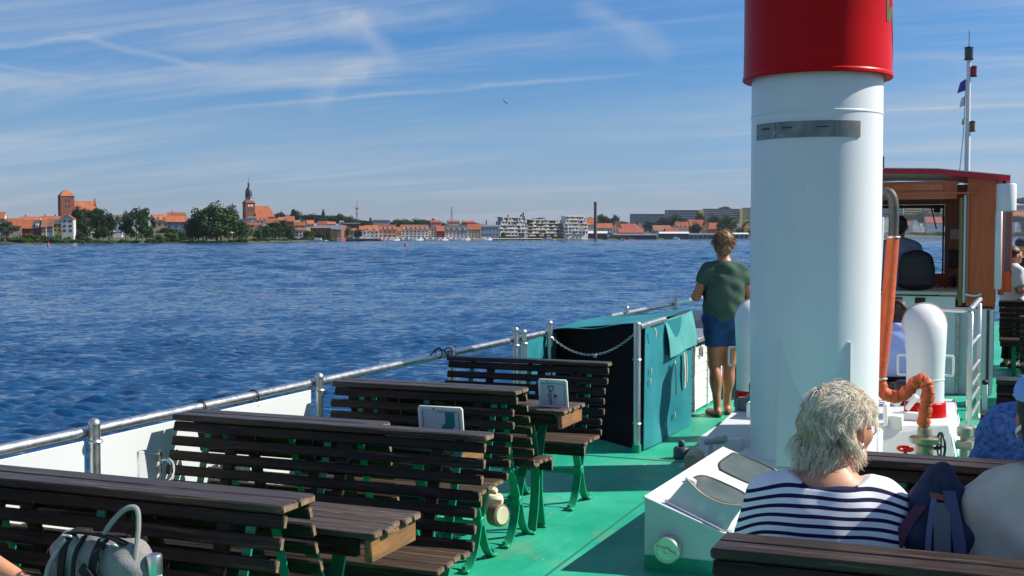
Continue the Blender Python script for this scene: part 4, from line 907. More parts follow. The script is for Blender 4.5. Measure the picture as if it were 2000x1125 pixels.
b = MB(); b.box((-.80, 13.55, .98), (.46, .46, .10), ch=.03); b.build('seat', black, t)
b = MB(); b.tube([(-.80, 13.55, 0), (-.80, 13.55, .95)], .05, 12); b.box((-.80, 13.32, 1.02), (.06, .05, .25)); b.lathe([(.25, 0), (.25, .03), (.06, .06)], (-.8, 13.55, 0), n=20); b.build('pedestal', rubber, t)

# ------------------------------------------------------------------ step ladder rail, bitt, mast
t = thing('step_ladder', 'stainless steel ladder rail with rungs beside the wheelhouse', 'ladder', (-.2, 10.4, 0))
b = MB(); b.tube(arc_path([(-.43, 10.42, 1.02), (-.24, 10.40, 1.02), (-.20, 10.40, 1.03), (-.17, 10.9, 1.05), (-.145, 11.4, 1.06)], 5), .024, 12); b.build('top_rail', steel, t)
b = MB(); b.box((-.20, 10.40, .51), (.045, .045, 1.0), ch=.01); b.box((-.20, 10.40, .008), (.11, .09, .015)); b.build('post', steel, t)
b = MB(); b.box((-.145, 11.40, .51), (.035, .035, 1.03), ch=.008); b.box((-.145, 11.4, .008), (.09, .09, .015)); b.build('post', steel, t)
for z in (.73, .51, .385, .27, .135):
    b = MB(); b.tube([(-.20, 10.42, z), (-.145, 11.38, z + .01)], .018, 10); b.build('rung', steel, t)
b = MB(); b.tube([(-.43, 10.42, 1.02), (-.43, 10.42, 0)], .02, 10); b.build('post', steel_d, t)
b = MB(); b.box((-.095, 12.0, .12), (.05, .05, .24), ch=.006); b.box((-.095, 12.0, .255), (.05, .05, .05), ch=.01, mi=1)
tag(b.build('short_post', [white_worn, black]), 'short white post with a black top on the deck before the shaded bench', 'post')
MXX, MYY = -.39, 16.6
t = thing('signal_mast', 'slim white signal mast with lanterns and small flags behind the wheelhouse', 'mast', (MXX, MYY, 0))
b = MB(); b.tube([(MXX, MYY, 0), (MXX, MYY, 2.95), (MXX, MYY, 2.97), (MXX, MYY, 3.88)], [.036, .034, .028, .026], 14); b.build('pole', white, t)
b = MB(); b.tube([(MXX, MYY, 3.88), (MXX, MYY, 4.22)], .007, 8); b.ell((MXX, MYY, 4.23), (.012, .012, .012), nu=8, nv=6); b.build('antenna', steel_d, t)
def lantern(x, y, z, r_, h_, m_):
    b = MB(); b.lathe([(0, -h_ / 2), (r_ * 1.15, -h_ / 2), (r_ * 1.15, -h_ / 2 + .012), (r_ * .6, -h_ / 2 + .014)], (x, y, z), n=18); b.lathe([(r_ * .6, h_ / 2 - .014), (r_ * 1.15, h_ / 2 - .012), (r_ * 1.1, h_ / 2), (0, h_ / 2 + .015)], (x, y, z), n=18); l = b.build('lantern', black, t)
    b = MB(); b.lathe([(r_, -h_ / 2 + .012), (r_, h_ / 2 - .012)], (x, y, z), n=18); b.build('lens', m_, l)
lantern(MXX, MYY - .02, 3.95, .052, .16, M('dark_lens', (.05, .07, .07), .2)); lantern(MXX + .062, MYY, 3.72, .036, .13, M('red_lens', (.25, .02, .02), .2)); lantern(MXX + .055, MYY, 3.02, .034, .13, M('amber_lens', (.16, .10, .05), .2))
b = MB(); b.tube([(MXX - .03, MYY, 3.62), (MXX - .05, MYY, 2.95), (MXX - .10, MYY - .1, 2.30)], .005, 6); b.lathe([(.012, 0), (.018, .03), (.018, .10), (.008, .12)], (MXX - .10, MYY - .1, 2.28), n=10); b.build('halyard', M('rope_grey', (.35, .34, .30), .8), t)
for (z, w, h_, m_, nm) in ((3.56, .10, .15, M('flag_blue', (.10, .08, .35), .8), 'blue flag'), (3.36, .07, .13, M('flag_white', (.72, .70, .74), .8), 'white flag'), (3.10, .04, .08, M('flag_yellow', (.5, .5, .2), .8), 'yellow flag')):
    sheet((MXX - .035, MYY, z - h_ / 2), (MXX - .035 - w, MYY - .03, z - h_ * .75), (MXX - .035 - w * .6, MYY - .02, z + h_ * .2), (MXX - .035, MYY, z + h_ / 2), nu=8, nv=6, disp=lambda u, v: .012 * math.sin(u * 6 + v * 3), thick=.002).build('flag', m_, t)
b = MB(); b.tube([(-1.14, 13.3, 2.3), (-1.14, 13.3, 2.46)], .008, 8); b.lathe([(.02, 0), (.02, .02)], (-1.14, 13.3, 2.315), n=10); tag(b.build('roof_antenna', black), 'thin short antenna on the wheelhouse roof next to the funnel', 'antenna')

# ------------------------------------------------------------------ glass mug, bag, bottle, backpack, bird
t = thing('glass_mug', 'empty clear glass beer mug standing on the nearest table', 'mug', (-2.875, 3.565, .70))
z0 = .70; c = (-2.875, 3.565, 0); b = MB()
b.lathe([(0, z0 + .001), (.040, z0 + .001), (.044, z0 + .008), (.044, z0 + .134), (.0435, z0 + .137), (.0405, z0 + .137), (.040, z0 + .13), (.0385, z0 + .025), (.03, z0 + .018), (0, z0 + .016)], c, n=40); b.build('bowl', clear, t)
b = MB(); hv = Vector((.80, .5, 0)).normalized(); pc = Vector((c[0], c[1], z0))
b.tube(arc_path([pc + hv * .040 + V(0, 0, .105), pc + hv * .062 + V(0, 0, .108), pc + hv * .082 + V(0, 0, .085), pc + hv * .078 + V(0, 0, .045), pc + hv * .058 + V(0, 0, .025), pc + hv * .042 + V(0, 0, .028)], 6), .0075, 12); b.build('handle', clear, t)

def fabric(name, col, **k): return M(name, col, k.pop('rough', .9), spec=.25, bump=k.pop('bump', .35), bscale=k.pop('bscale', 260), **k)
grey_f = fabric('grey_melange_fabric', (.19, .185, .18), col2=(.29, .28, .27), vscale=220)
blackweb = fabric('black_webbing', (.02, .02, .021))
BX, BY, BZ = -2.345, 2.70, .43
t = thing('shoulder_bag', 'grey fabric bag with black straps and white edged handle on the nearest bench', 'bag', (BX, BY, BZ))
P = [cap((-.105, 0, .06), (.105, 0, .06), .06, .06, .06), cap((-.10, 0, .18), (.10, 0, .18), .075, .075, .06), cap((-.09, 0, .29), (.095, 0, .28), .066, .062, .05), cap((-.11, 0, .05), (-.10, 0, .29), .05, .05, .04), cap((.11, 0, .05), (.105, 0, .28), .05, .05, .04)]
sdf_obj('bag_body', P, grey_f, t, .009, fold=.004, foldf=(40, 30, 50))
pipe_w = M('grey_piping', (.26, .255, .245), .7)
def bagstrap(path, w, th, m_, nm, side=(1, 0, 0)):
    b = MB(); b.strap(arc_path([Vector(p) + V(BX, BY, BZ) for p in path], 7), w, th, side); b.build(nm, m_, t, smooth=60)
bagstrap([(-.075, -.075, .02), (-.078, -.082, .18), (-.080, -.072, .30), (-.08, -.02, .358), (-.08, .04, .35)], .022, .006, blackweb, 'webbing')
bagstrap([(.035, -.08, .02), (.035, -.085, .18), (.035, -.074, .30), (.035, -.02, .354), (.035, .04, .346)], .030, .006, blackweb, 'webbing')
bagstrap([(-.03, -.076, .05), (-.03, -.086, .18), (-.035, -.074, .30), (-.035, -.02, .356)], .012, .005, blackweb, 'webbing')
bagstrap([(-.10, -.03, .352), (-.04, -.035, .362), (.05, -.035, .358), (.11, -.03, .340)], .02, .008, blackweb, 'zip', (0, 1, 0))
bagstrap([(.0, -.088, .28), (.05, -.096, .24), (.085, -.09, .20)], .03, .006, blackweb, 'flap_strap', (.5, 0, .8))
b = MB(); b.tube(arc_path([Vector(p) + V(BX, BY, BZ) for p in [(.03, -.04, .33), (.045, -.03, .38), (.085, -.01, .43), (.12, 0, .435), (.135, -.01, .39), (.14, -.03, .31), (.145, -.05, .20), (.13, -.07, .05)]], 8), .0075, 8); b.build('handle', pipe_w, t)
b = MB(); b.tube(arc_path([Vector(p) + V(BX, BY, BZ) for p in [(-.085, -.05, .34), (-.115, -.085, .27), (-.11, -.10, .20), (-.05, -.105, .175), (.02, -.10, .21), (.045, -.095, .25)]], 8), .008, 8); b.build('handle', pipe_w, t)
for x, z in ((-.08, .345), (.075, .335)):
    b = MB(); b.torus((BX + x, BY - .045, BZ + z), .018, .0035, ax=(0, .6, .8), n=16, m=6); b.build('ring', steel, t)
b = MB(); b.lathe([(0, 0), (.009, 0), (.008, .004), (0, .005)], (BX + .083, BY - .094, BZ + .205), n=12, rot=Matrix.Rotation(R(90), 3, 'X')); b.build('stud', steel, t)
t = thing('drinking_bottle', 'light blue bottle with a steel cap standing beside the grey bag', 'bottle', (-2.165, 2.70, .43))
b = MB(); b.lathe([(.021, .43), (.023, .436), (.023, .67), (.02, .688)], (-2.165, 2.70, 0), n=28); b.build('bottle_body', M('light_blue_enamel', (.20, .42, .62), .3), t)
b = MB(); b.lathe([(.020, .686), (.022, .690), (.022, .735), (.019, .742), (0, .743)], (-2.165, 2.70, 0), n=28); b.build('bottle_cap', steel, t)
PX, PY = -.135, 3.36
t = thing('backpack', 'dark blue backpack with a grey zip strip on the bench beside the woman in stripes', 'backpack', (PX, PY, .43))
navy_f = fabric('navy_nylon', (.030, .042, .085), var=.3, vscale=20, rough=.7); purple_f = fabric('purple_lining', (.13, .05, .09))
P = [cap((-.075, 0, .06), (.075, 0, .06), .085, .085, .06), cap((-.06, 0, .26), (.06, 0, .26), .075, .07, .06), cap((-.045, 0, .38), (.05, 0, .38), .06, .055, .06), cap((-.03, .0, .46), (.035, 0, .455), .042, .038, .05), ell((.003, .0, .505), (.042, .024, .05), None, .035)]
sdf_obj('pack_body', P, navy_f, t, .010, fold=.006, foldf=(30, 26, 34))
def pstrap(path, w, th, m_, nm, side=(1, 0, 0)):
    b = MB(); b.strap(arc_path([Vector(p) + V(PX, PY, .43) for p in path], 7), w, th, side); b.build(nm, m_, t, smooth=60)
pstrap([(.015, -.097, .10), (.014, -.088, .28), (.012, -.074, .38), (.008, -.052, .46)], .04, .008, fabric('grey_zip_strip', (.13, .16, .17)), 'zip_strip')
pstrap([(-.018, -.099, .10), (-.02, -.09, .28), (-.02, -.075, .38), (-.01, -.05, .47)], .014, .008, fabric('lilac_piping', (.13, .15, .26)), 'piping')
pstrap([(.062, -.092, .12), (.06, -.085, .28), (.05, -.068, .38), (.025, -.048, .49)], .03, .009, fabric('lilac_strap', (.085, .095, .19)), 'shoulder_strap')
pstrap([(.05, -.03, .44), (.09, -.02, .40), (.11, -.01, .33), (.10, -.02, .27)], .02, .008, navy_f, 'carry_loop')
pstrap([(-.04, -.05, .45), (-.085, -.058, .38), (-.115, -.06, .28)], .03, .006, purple_f, 'lining')
pstrap([(-.02, -.04, .475), (.02, -.05, .47), (.045, -.03, .46)], .014, .006, fabric('brown_trim', (.22, .10, .06)), 'trim', (0, .4, 1))
t.scale = (1.04, 1, 1.09)
b = MB()
vs = [(0, .04, 0), (0, -.05, 0), (.05, .02, .018), (.13, -.02, .0), (.05, -.02, .018), (-.05, .02, .018), (-.13, -.02, .0), (-.05, -.02, .018)]
b.ell((0, 0, 0), (.012, .055, .012), nu=10, nv=6); b.prism([(.005, .025, 0), (.06, .035, .03), (.14, -.02, .02), (.06, -.005, .03), (.005, -.015, 0)], (0, 0, .004)); b.prism([(-.005, .025, 0), (-.06, .035, .03), (-.14, -.02, .02), (-.06, -.005, .03), (-.005, -.015, 0)], (0, 0, .004)); b.prism([(0, -.04, 0), (.02, -.08, 0), (-.02, -.08, 0)], (0, 0, .003))
o = b.build('flying_bird', M('bird_dark', (.04, .035, .035), .8)); o.location = (-22.96, 55.8, 8.24); o.rotation_euler = (R(20), R(35), R(60)); o.scale = (1.6, 1.6, 1.6); tag(o, 'small dark bird flying high over the lake', 'bird')
# ------------------------------------------------------------------ people
def eyes(w, Q, parent, s=1.0):
    b = MB()
    for sx in (-1, 1): b.ell(w(sx * .031, .079, .006), (.012 * s, .012 * s, .012 * s), nu=10, nv=8)
    b.build('eyes', M('eye_white', (.6, .58, .55), .2), parent, local=True)
    b = MB()
    for sx in (-1, 1): b.ell(w(sx * .031, .0885, .006), (.0055 * s,) * 3, nu=8, nv=6)
    b.build('irises', M('iris_dark', (.03, .02, .015), .2), parent, local=True)
def person(label, loc, rz, pose, J=None, seat=.43, s=1.0, g=1.0, bust=0, skinm=None, hyaw=0, hpitch=0, h=.012, cat='person', hands=True):
    t = thing('person', label, cat, loc, None, rz)
    j = person_joints(pose, seat, s)
    for k, v in (J or {}).items(): j[k] = np.array(v, float)
    T, A, L = body_prims(j, g, bust); H, w, Q = head_prims(j['head'], hyaw, hpitch, s)
    prims = T + A['L'] + A['R'] + L['L'] + L['R'] + H
    if hands:
        for q, sg in (('L', -1), ('R', 1)): prims += hand_prims(j['wr' + q], j['fi' + q], sg)
    sdf_obj('body', prims, skinm or skin, t, h)
    eyes(w, Q, t, s)
    return t, j, T, A, L, w, Q
def half(n, d): n = np.array(n, float); n /= np.linalg.norm(n); return lambda P: P @ n - d
def shirt(t, j, T, A, mat, zlo, off=.014, sleeve=.6, h=.012, fold=.004, name='shirt', neck=.0, attr=None, zhi=None, loose=0, foldf=(18, 14, 26)):
    P = list(T[:5])
    if loose: P += [ell(j['belly'], (.15, .12, .2), None, .08), ell(j['chest'] + [0, 0, -.04], (.165, .118, .19), None, .08)]
    for q in 'LR':
        c0 = A[q][0]; a, b_ = c0[1], c0[2]
        P.append(cap(a, a + (b_ - a) * min(1, sleeve), c0[3] + .002, c0[4] + .012, .04))
        if sleeve > 1: c1 = A[q][1]; P.append(cap(c1[1], c1[1] + (c1[2] - c1[1]) * (sleeve - 1), c1[3] + .008, c1[4] + .01, .03))
    zn = zhi if zhi else j['neck'][2] + .035 + neck
    def clip(X): return np.maximum(zlo - X[..., 2], X[..., 2] - zn - .55 * np.maximum(np.abs(X[..., 0] - j['neck'][0]) - .062, 0))
    def cl2(X):
        base = clip(X)
        for q in 'LR':      # cut the sleeve end square across the arm
            c0 = A[q][0] if sleeve <= 1 else A[q][1]; a, b_ = c0[1], c0[2]; d = (b_ - a); Ld = np.linalg.norm(d); d = d / Ld; f = sleeve if sleeve <= 1 else sleeve - 1
            e = (X - (a + d * Ld * f)) @ d; r_ = np.linalg.norm((X - a) - ((X - a) @ d)[..., None] * d, axis=-1)
            base = np.maximum(base, np.where(r_ < .085, np.minimum(e, .085 - r_), -1))
        return base
    return sdf_obj(name, P, mat, t, h, infl=off, clip=cl2, fold=fold, foldf=foldf, attr=attr)
def trousers(t, j, T, L, mat, zhi, leg=1.0, off=.012, h=.012, name='trousers', fold=.003):
    P = [T[2]]
    for q in 'LR':
        c0, c1 = L[q][0], L[q][1]; a, b_ = c0[1], c0[2]; P.append(cap(a, a + (b_ - a) * min(1, leg), c0[3] + .004, c0[4] + .012, .05))
        if leg > 1: P.append(cap(c1[1], c1[1] + (c1[2] - c1[1]) * (leg - 1), c1[3] + .006, c1[4] + .018, .03))
    def clip(X):
        base = X[..., 2] - zhi
        for q in 'LR':
            c0 = L[q][0] if leg <= 1 else L[q][1]; a, b_ = c0[1], c0[2]; d = b_ - a; Ld = np.linalg.norm(d); d = d / Ld; f = leg if leg <= 1 else leg - 1
            e = (X - (a + d * Ld * f)) @ d; r_ = np.linalg.norm((X - a) - ((X - a) @ d)[..., None] * d, axis=-1)
            base = np.maximum(base, np.where(r_ < .115, np.minimum(e, .115 - r_), -1))
        return base
    return sdf_obj(name, P, mat, t, h, infl=off, clip=clip, fold=fold)
def shoes(t, j, mat, h=.012, name='shoes'):
    P = []
    for q in 'LR': P += [cap(j['an' + q] - [0, .035, .04], j['to' + q] + [0, .01, 0], .040, .036, .02)]
    return sdf_obj(name, P, mat, t, h, clip=lambda X: .004 - X[..., 2])
def hair_cap(t, w, Q, mat, prims, h=.009, fold=.004, face=True, ff=(60, 50, 40), name='hair', c=None):
    """hair mass; the front face region is cut away"""
    fc = w(0, .115, -.045)
    ec = w(*c) if c else None
    sub = (lambda P: np.minimum(np.linalg.norm((P - fc) / np.array([1, 1, 1.35]), axis=-1) - .085, (np.linalg.norm(P - ec, axis=-1) - .052) if ec is not None else 9)) if face else None
    return sdf_obj(name, [ell(w(*p), r, Q, .02) for p, r in prims], mat, t, h, sub=sub, fold=fold, foldf=ff)
def scalp_roots(w, Q, n, rnd, r=(.080, .10, .095), cen=(0, -.012, .03), cond=lambda p: True):
    out = []
    while len(out) < n:
        d = rnd.normal(0, 1, 3); d /= np.linalg.norm(d); p = np.array(cen) + d * np.array(r)
        if cond(p, d): out.append((w(*p), Q @ d))
    return out
hair_mat = lambda n, c, v=.35: M(n, c, .55, var=v, vscale=30, spec=.4)
rnd = np.random.default_rng(3)

# 1 standing woman in green t-shirt
t, j, T, A, L, w, Q = person('standing woman with short blonde hair in a green t-shirt and denim shorts', (-2.28, 10.72, 0), R(24), 'stand', s=1.0, skinm=skin_tan, hyaw=R(-6), hpitch=R(-6), h=.010,
    J=dict(wrL=(-.16, .20, 1.13), wrR=(.17, .20, 1.12), elL=(-.25, -.0, 1.075), elR=(.245, .0, 1.06), fiL=(-.09, .30, 1.16), fiR=(.09, .30, 1.15), knL=(-.075, .03, .47), anL=(-.06, -.05, .075), toL=(-.10, .11, .03), knR=(.065, .05, .47), anR=(.055, .10, .075), toR=(.10, .24, .03)))
shirt(t, j, T, A, fabric('green_jersey', (.055, .105, .075), var=.18, vscale=9), .865, off=.016, sleeve=.50, h=.010, fold=.006, name='t_shirt', neck=-.02, loose=1)
trousers(t, j, T, L, fabric('blue_denim', (.022, .075, .19), var=.3, vscale=14), .95, leg=.58, off=.016, h=.010, name='denim_shorts', fold=.004)
hm = hair_mat('blonde_brown_hair', (.22, .14, .065), .4)
hair_cap(t, w, Q, hm, [((0, -.018, .045), (.088, .104, .092)), ((0, -.05, -.03), (.066, .06, .07)), ((.01, -.07, .06), (.05, .05, .06))], fold=.004)
hair_strands('hair_locks', scalp_roots(w, Q, 700, rnd, (.086, .10, .098), cond=lambda p, d: p[1] < .06 and p[2] > -.075 and not (p[1] > .0 and p[2] < .02)), hm, t, rnd, (.03, .055), .006, .0030, .5, 5, comb=(.2, -.5, -.3), lie=.55)
P = []
for q in 'LR': P += [cap(j['an' + q] - [0, .045, .055], j['to' + q] + [0, .02, -.016], .030, .036, .02)]
sdf_obj('sandals', P, M('brown_leather', (.10, .05, .025), .6), t, .010, clip=lambda X: np.maximum(.003 - X[..., 2], X[..., 2] - .05))

# 2 woman in striped jersey with curly grey-blonde hair
SY = 3.365
t, j, T, A, L, w, Q = person('seated woman with curly grey blonde hair in a navy and white striped top', (-.425, SY, 0), R(6), 'sit', s=.97, g=1.04, skinm=skin, hyaw=R(-29), hpitch=R(-4), h=.0075,
    J=dict(head=(.028, .045, 1.098), neck=(.01, .005, .955), shL=(-.148, -.01, .893), shR=(.148, -.01, .893), elL=(-.215, .02, .63), elR=(.215, .02, .63), chest=(0, -.02, .80), belly=(0, -.01, .64)))
sm = bpy.data.materials.new('striped_jersey'); sm.use_nodes = True; nt2 = sm.node_tree; pb = nt2.nodes['Principled BSDF']; pb.inputs['Roughness'].default_value = .9; pb.inputs['Specular IOR Level'].default_value = .2
at = nt2.nodes.new('ShaderNodeAttribute'); at.attribute_name = 'stripe'
def _m(op, a, b_):
    n = nt2.nodes.new('ShaderNodeMath'); n.operation = op
    for i, v in enumerate((a, b_)):
        if isinstance(v, (int, float)): n.inputs[i].default_value = v
        else: nt2.links.new(v, n.inputs[i])
    return n.outputs[0]
fr_ = _m('FRACT', _m('MULTIPLY', at.outputs['Fac'], 1 / .0232), 0)
st = _m('LESS_THAN', fr_, .42); up_ = _m('LESS_THAN', at.outputs['Fac'], .972); st = _m('MULTIPLY', st, up_)
mxn = nt2.nodes.new('ShaderNodeMix'); mxn.data_type = 'RGBA'; mxn.inputs[6].default_value = (.78, .77, .80, 1); mxn.inputs[7].default_value = (.012, .011, .05, 1); nt2.links.new(st, mxn.inputs[0]); nt2.links.new(mxn.outputs[2], pb.inputs['Base Color'])
nz_ = nt2.nodes.new('ShaderNodeTexNoise'); nz_.inputs['Scale'].default_value = 380; bp_ = nt2.nodes.new('ShaderNodeBump'); bp_.inputs['Strength'].default_value = .25; bp_.inputs['Distance'].default_value = .002; nt2.links.new(nz_.outputs[0], bp_.inputs['Height']); nt2.links.new(bp_.outputs[0], pb.inputs['Normal'])
shirt(t, j, T, A, sm, .46, off=.017, sleeve=1.0, h=.0075, fold=.0042, foldf=(26, 17, 15), name='striped_top', zhi=.957, loose=1,
      attr=lambda v: v[:, 2] + 2.0 * np.maximum(np.abs(v[:, 0]) - .08, 0) ** 2 + .0015 * np.sin(v[:, 0] * 31 + v[:, 2] * 20))
trousers(t, j, T, L, fabric('navy_trousers', (.02, .025, .05)), .52, leg=1.9, off=.012)
shoes(t, j, M('white_shoes', (.6, .6, .58), .6))
hm = M('grey_blonde_hair', (.76, .67, .50), .5, col2=(.92, .85, .70), vscale=45, spec=.45, dirt=(.40, .31, .20), dscale=24, dlo=.54, dhi=.68)
hair_cap(t, w, Q, M('under_hair', (.34, .27, .17), .6, var=.3, vscale=40), [((0, -.02, .035), (.080, .092, .072)), ((-.03, -.05, -.01), (.07, .064, .072)), ((.01, .025, .055), (.066, .07, .045)), ((-.055, .0, -.03), (.042, .065, .06)), ((-.02, -.07, -.07), (.05, .036, .035))], h=.0065, fold=.004, ff=(70, 60, 55), c=(.095, .012, -.035))
ear_ok = lambda p, d: p[1] < .085 and not (p[0] > .03 and p[1] > -.045 and p[2] < .035) and not (p[1] > .05 and p[2] < .04) and p[2] > -.11
hair_strands('hair_locks', scalp_roots(w, Q, 8000, rnd, (.084, .096, .092), cond=ear_ok), hm, t, rnd, (.044, .078), .014, .0014, .8, 12, .05, comb=(-.15, -.6, -.45), lie=.84, clump=170)
hair_strands('hair_fringe', scalp_roots(w, Q, 900, rnd, (.075, .068, .062), cen=(-.02, -.035, -.04), cond=lambda p, d: d[2] < .3 and p[1] < .02 and p[0] < .05), hm, t, rnd, (.05, .095), .014, .0012, .8, 9, .04, comb=(-.2, 0, -.6), lie=.55, clump=40)
b = MB()
for sx in (-1, 1):
    b.tube([w(sx * .072, .082, .012), w(sx * .081, .02, .012), w(sx * .083, -.012, .005), w(sx * .080, -.03, -.02)], .0024, 6)
    b.torus(w(sx * .036, .102, .0), .026, .0022, ax=Q @ np.array((0, 1, 0)), n=20, m=6)
b.tube([w(-.012, .108, .004), w(.012, .108, .004)], .002, 6); b.build('spectacles', M('pale_frame', (.55, .55, .55), .25, metal=.6), t, local=True)
b = MB(); b.torus(w(.084, -.010, -.048), .012, .0016, ax=Q @ np.array((1, .4, 0)), n=16, m=6); b.build('earring', steel, t, local=True)
b = MB(); n0 = j['neck'] + np.array([0, .012, .015])
b.torus(n0, .062, .0016, ax=(0, .25, 1), n=36, m=6); b.build('necklace', steel, t, local=True)

# 3 person in beige shirt and light blue cap at the right edge
t, j, T, A, L, w, Q = person('person in a beige shirt and light blue cap on the nearest starboard bench', (.138, 3.40, 0), R(2), 'sit', s=.98, g=1.05, skinm=skin_tan, hyaw=R(6), h=.009)
shirt(t, j, T, A, fabric('beige_cotton', (.56, .52, .44), var=.12, vscale=8), .46, off=.018, sleeve=1.0, h=.009, fold=.011, foldf=(22, 15, 19), loose=1)
trousers(t, j, T, L, fabric('grey_trousers', (.10, .10, .11)), .52, leg=1.9); shoes(t, j, black)
hair_cap(t, w, Q, hair_mat('dark_brown_hair', (.02, .014, .012)), [((0, -.02, .03), (.087, .10, .095)), ((0, -.045, -.03), (.08, .06, .06))], fold=.003)
capm = fabric('light_blue_cotton', (.22, .42, .78))
P = [ell(w(0, -.01, .075), (.095, .112, .068), Q, .02)]
c_ = sdf_obj('cap', P, capm, t, .008, clip=lambda X: (j['head'][2] + .055) - X[..., 2])
b = MB(); pts = []
for k in range(13): a = math.pi * k / 12; pts.append(w(.085 * math.cos(a), .09 + .075 * math.sin(a), .055 - .012 * math.sin(a)))
b.prism(pts, (0, 0, .006)); b.build('cap_peak', capm, t, local=True)
b = MB(); b.strap(arc_path([w(-.084, -.05, -.01), w(-.088, .0, -.03), w(-.075, .05, -.05)], 5), .012, .003, (0, 0, 1)); b.build('mask_strap', M('white_elastic', (.75, .75, .74), .7), t, local=True)

# 4 person in blue fleece
t, j, T, A, L, w, Q = person('person in a fluffy blue fleece seated ahead on the starboard side', (.185, 4.745, 0), R(0), 'sit', s=.98, g=1.05, h=.012)
shirt(t, j, T, A, M('blue_fleece', (.05, .12, .34), .95, col2=(.20, .33, .62), vscale=55, bump=1.0, bscale=90, spec=.1), .46, off=.03, sleeve=1.7, h=.012, fold=.006, name='fleece', loose=1)
trousers(t, j, T, L, fabric('navy_trousers', (.02, .025, .05)), .52, leg=1.9); shoes(t, j, black)
hair_cap(t, w, Q, hair_mat('brown_hair', (.06, .035, .02)), [((0, -.02, .035), (.088, .104, .095)), ((0, -.05, -.04), (.07, .06, .06))])

# 5 dark haired girl in a light blue t-shirt
t, j, T, A, L, w, Q = person('person with long dark hair in a light blue t-shirt seated behind the right ventilator', (-.80, 11.0, 0), R(28), 'sit', s=.82, h=.012)
shirt(t, j, T, A, fabric('light_blue_jersey', (.36, .46, .80), var=.06), .40, off=.014, sleeve=.55, h=.012, fold=.005, name='t_shirt', loose=1)
trousers(t, j, T, L, fabric('black_trousers', (.012, .012, .014)), .44, leg=1.9); shoes(t, j, black)
hm = hair_mat('dark_auburn_hair', (.045, .022, .014)); hair_cap(t, w, Q, hm, [((0, -.02, .035), (.084, .10, .09)), ((0, -.065, -.07), (.08, .05, .10)), ((-.03, -.08, -.16), (.06, .035, .10))])
b = MB(); b.box((-.80, 10.98, .17), (.50, .42, .34), ch=.02); b.tube([(-1.02, 10.76, .34), (-.58, 10.76, .34)], .03, 10); tag(b.build('stowage_box', rubber), 'black stowage box used as a seat by the dark haired person', 'box')

# 6 helmsman
t, j, T, A, L, w, Q = person('person with short dark hair in a blue grey shirt sitting inside the wheelhouse', (-.99, 13.56, .55), R(4), 'sit', s=1.0, g=1.1, skinm=skin_tan, h=.012)
shirt(t, j, T, A, fabric('blue_grey_shirt', (.17, .21, .30), var=.1), .46, off=.018, sleeve=.7, fold=.005, loose=1)
trousers(t, j, T, L, fabric('navy_trousers', (.02, .025, .05)), .52, leg=1.9); shoes(t, j, black)
hair_cap(t, w, Q, hair_mat('dark_brown_hair', (.02, .014, .012)), [((0, -.018, .035), (.084, .102, .092)), ((0, -.05, -.02), (.068, .055, .055))])
b = MB(); b.box((-1.02, 13.56, .935), (.42, .42, .09), ch=.03); b.tube([(-1.02, 13.56, .2), (-1.02, 13.56, .9)], .05, 10); b.box((-1.1, 13.9, .275), (1.9, .9, .55)); tag(b.build('helm_platform', rubber), 'dark raised platform and stool under the person in the wheelhouse', 'platform')

# 7, 8 two people at the far right edge
t, j, T, A, L, w, Q = person('person in a grey cap and yellow green scarf at the far right edge', (.285, 16.25, 0), R(10), 'stand', s=.95, h=.012)
shirt(t, j, T, A, fabric('charcoal_jacket', (.03, .03, .035)), .78, off=.022, sleeve=1.8, name='jacket'); trousers(t, j, T, L, fabric('black_trousers', (.012, .012, .014)), .90, leg=1.9); shoes(t, j, black)
sdf_obj('cap', [ell(w(0, -.01, .075), (.095, .112, .072), Q, .02)], fabric('grey_cap', (.08, .085, .11)), t, .010, clip=lambda X: (j['head'][2] + .03) - X[..., 2])
sdf_obj('scarf', [cap(j['neck'] + [-.09, .0, -.02], j['neck'] + [.09, .0, -.02], .075, .075, .04), cap(j['neck'] + [0, .06, -.03], j['neck'] + [.06, .11, -.16], .05, .05, .03)], fabric('yellow_green_scarf', (.30, .42, .03), var=.3, vscale=20), t, .012, fold=.008)
t, j, T, A, L, w, Q = person('person in a white shirt just left of the one in the grey cap', (.165, 15.95, 0), R(-60), 'stand', s=.90, h=.012)
shirt(t, j, T, A, fabric('white_shirt', (.66, .64, .60)), .74, off=.018, sleeve=.8); trousers(t, j, T, L, fabric('black_trousers', (.012, .012, .014)), .86, leg=1.9); shoes(t, j, black)
hair_cap(t, w, Q, hair_mat('brown_hair', (.06, .035, .02)), [((0, -.03, .045), (.085, .095, .085))])

# 9 person at the left edge whose forearm rests by the grey bag
t, j, T, A, L, w, Q = person('person at the left edge whose bare arm rests beside the grey bag', (-3.03, 2.69, 0), R(180), 'sit', s=1.0, skinm=M('orange_skin', (.60, .27, .15), .5, var=.06, vscale=14, sss=.15),  # skin in a slightly more orange tone
    J=dict(elL=(-.27, .05, .69), wrL=(-.515, .10, .645), fiL=(-.66, .10, .60)), h=.010)
shirt(t, j, T, A, fabric('dark_blue_shirt', (.03, .05, .12)), .46, off=.016, sleeve=.5); trousers(t, j, T, L, fabric('grey_trousers', (.10, .10, .11)), .52, leg=1.9); shoes(t, j, black)
hair_cap(t, w, Q, hair_mat('brown_hair', (.06, .035, .02)), [((0, -.02, .035), (.086, .10, .092)), ((0, -.05, -.02), (.068, .055, .055))])
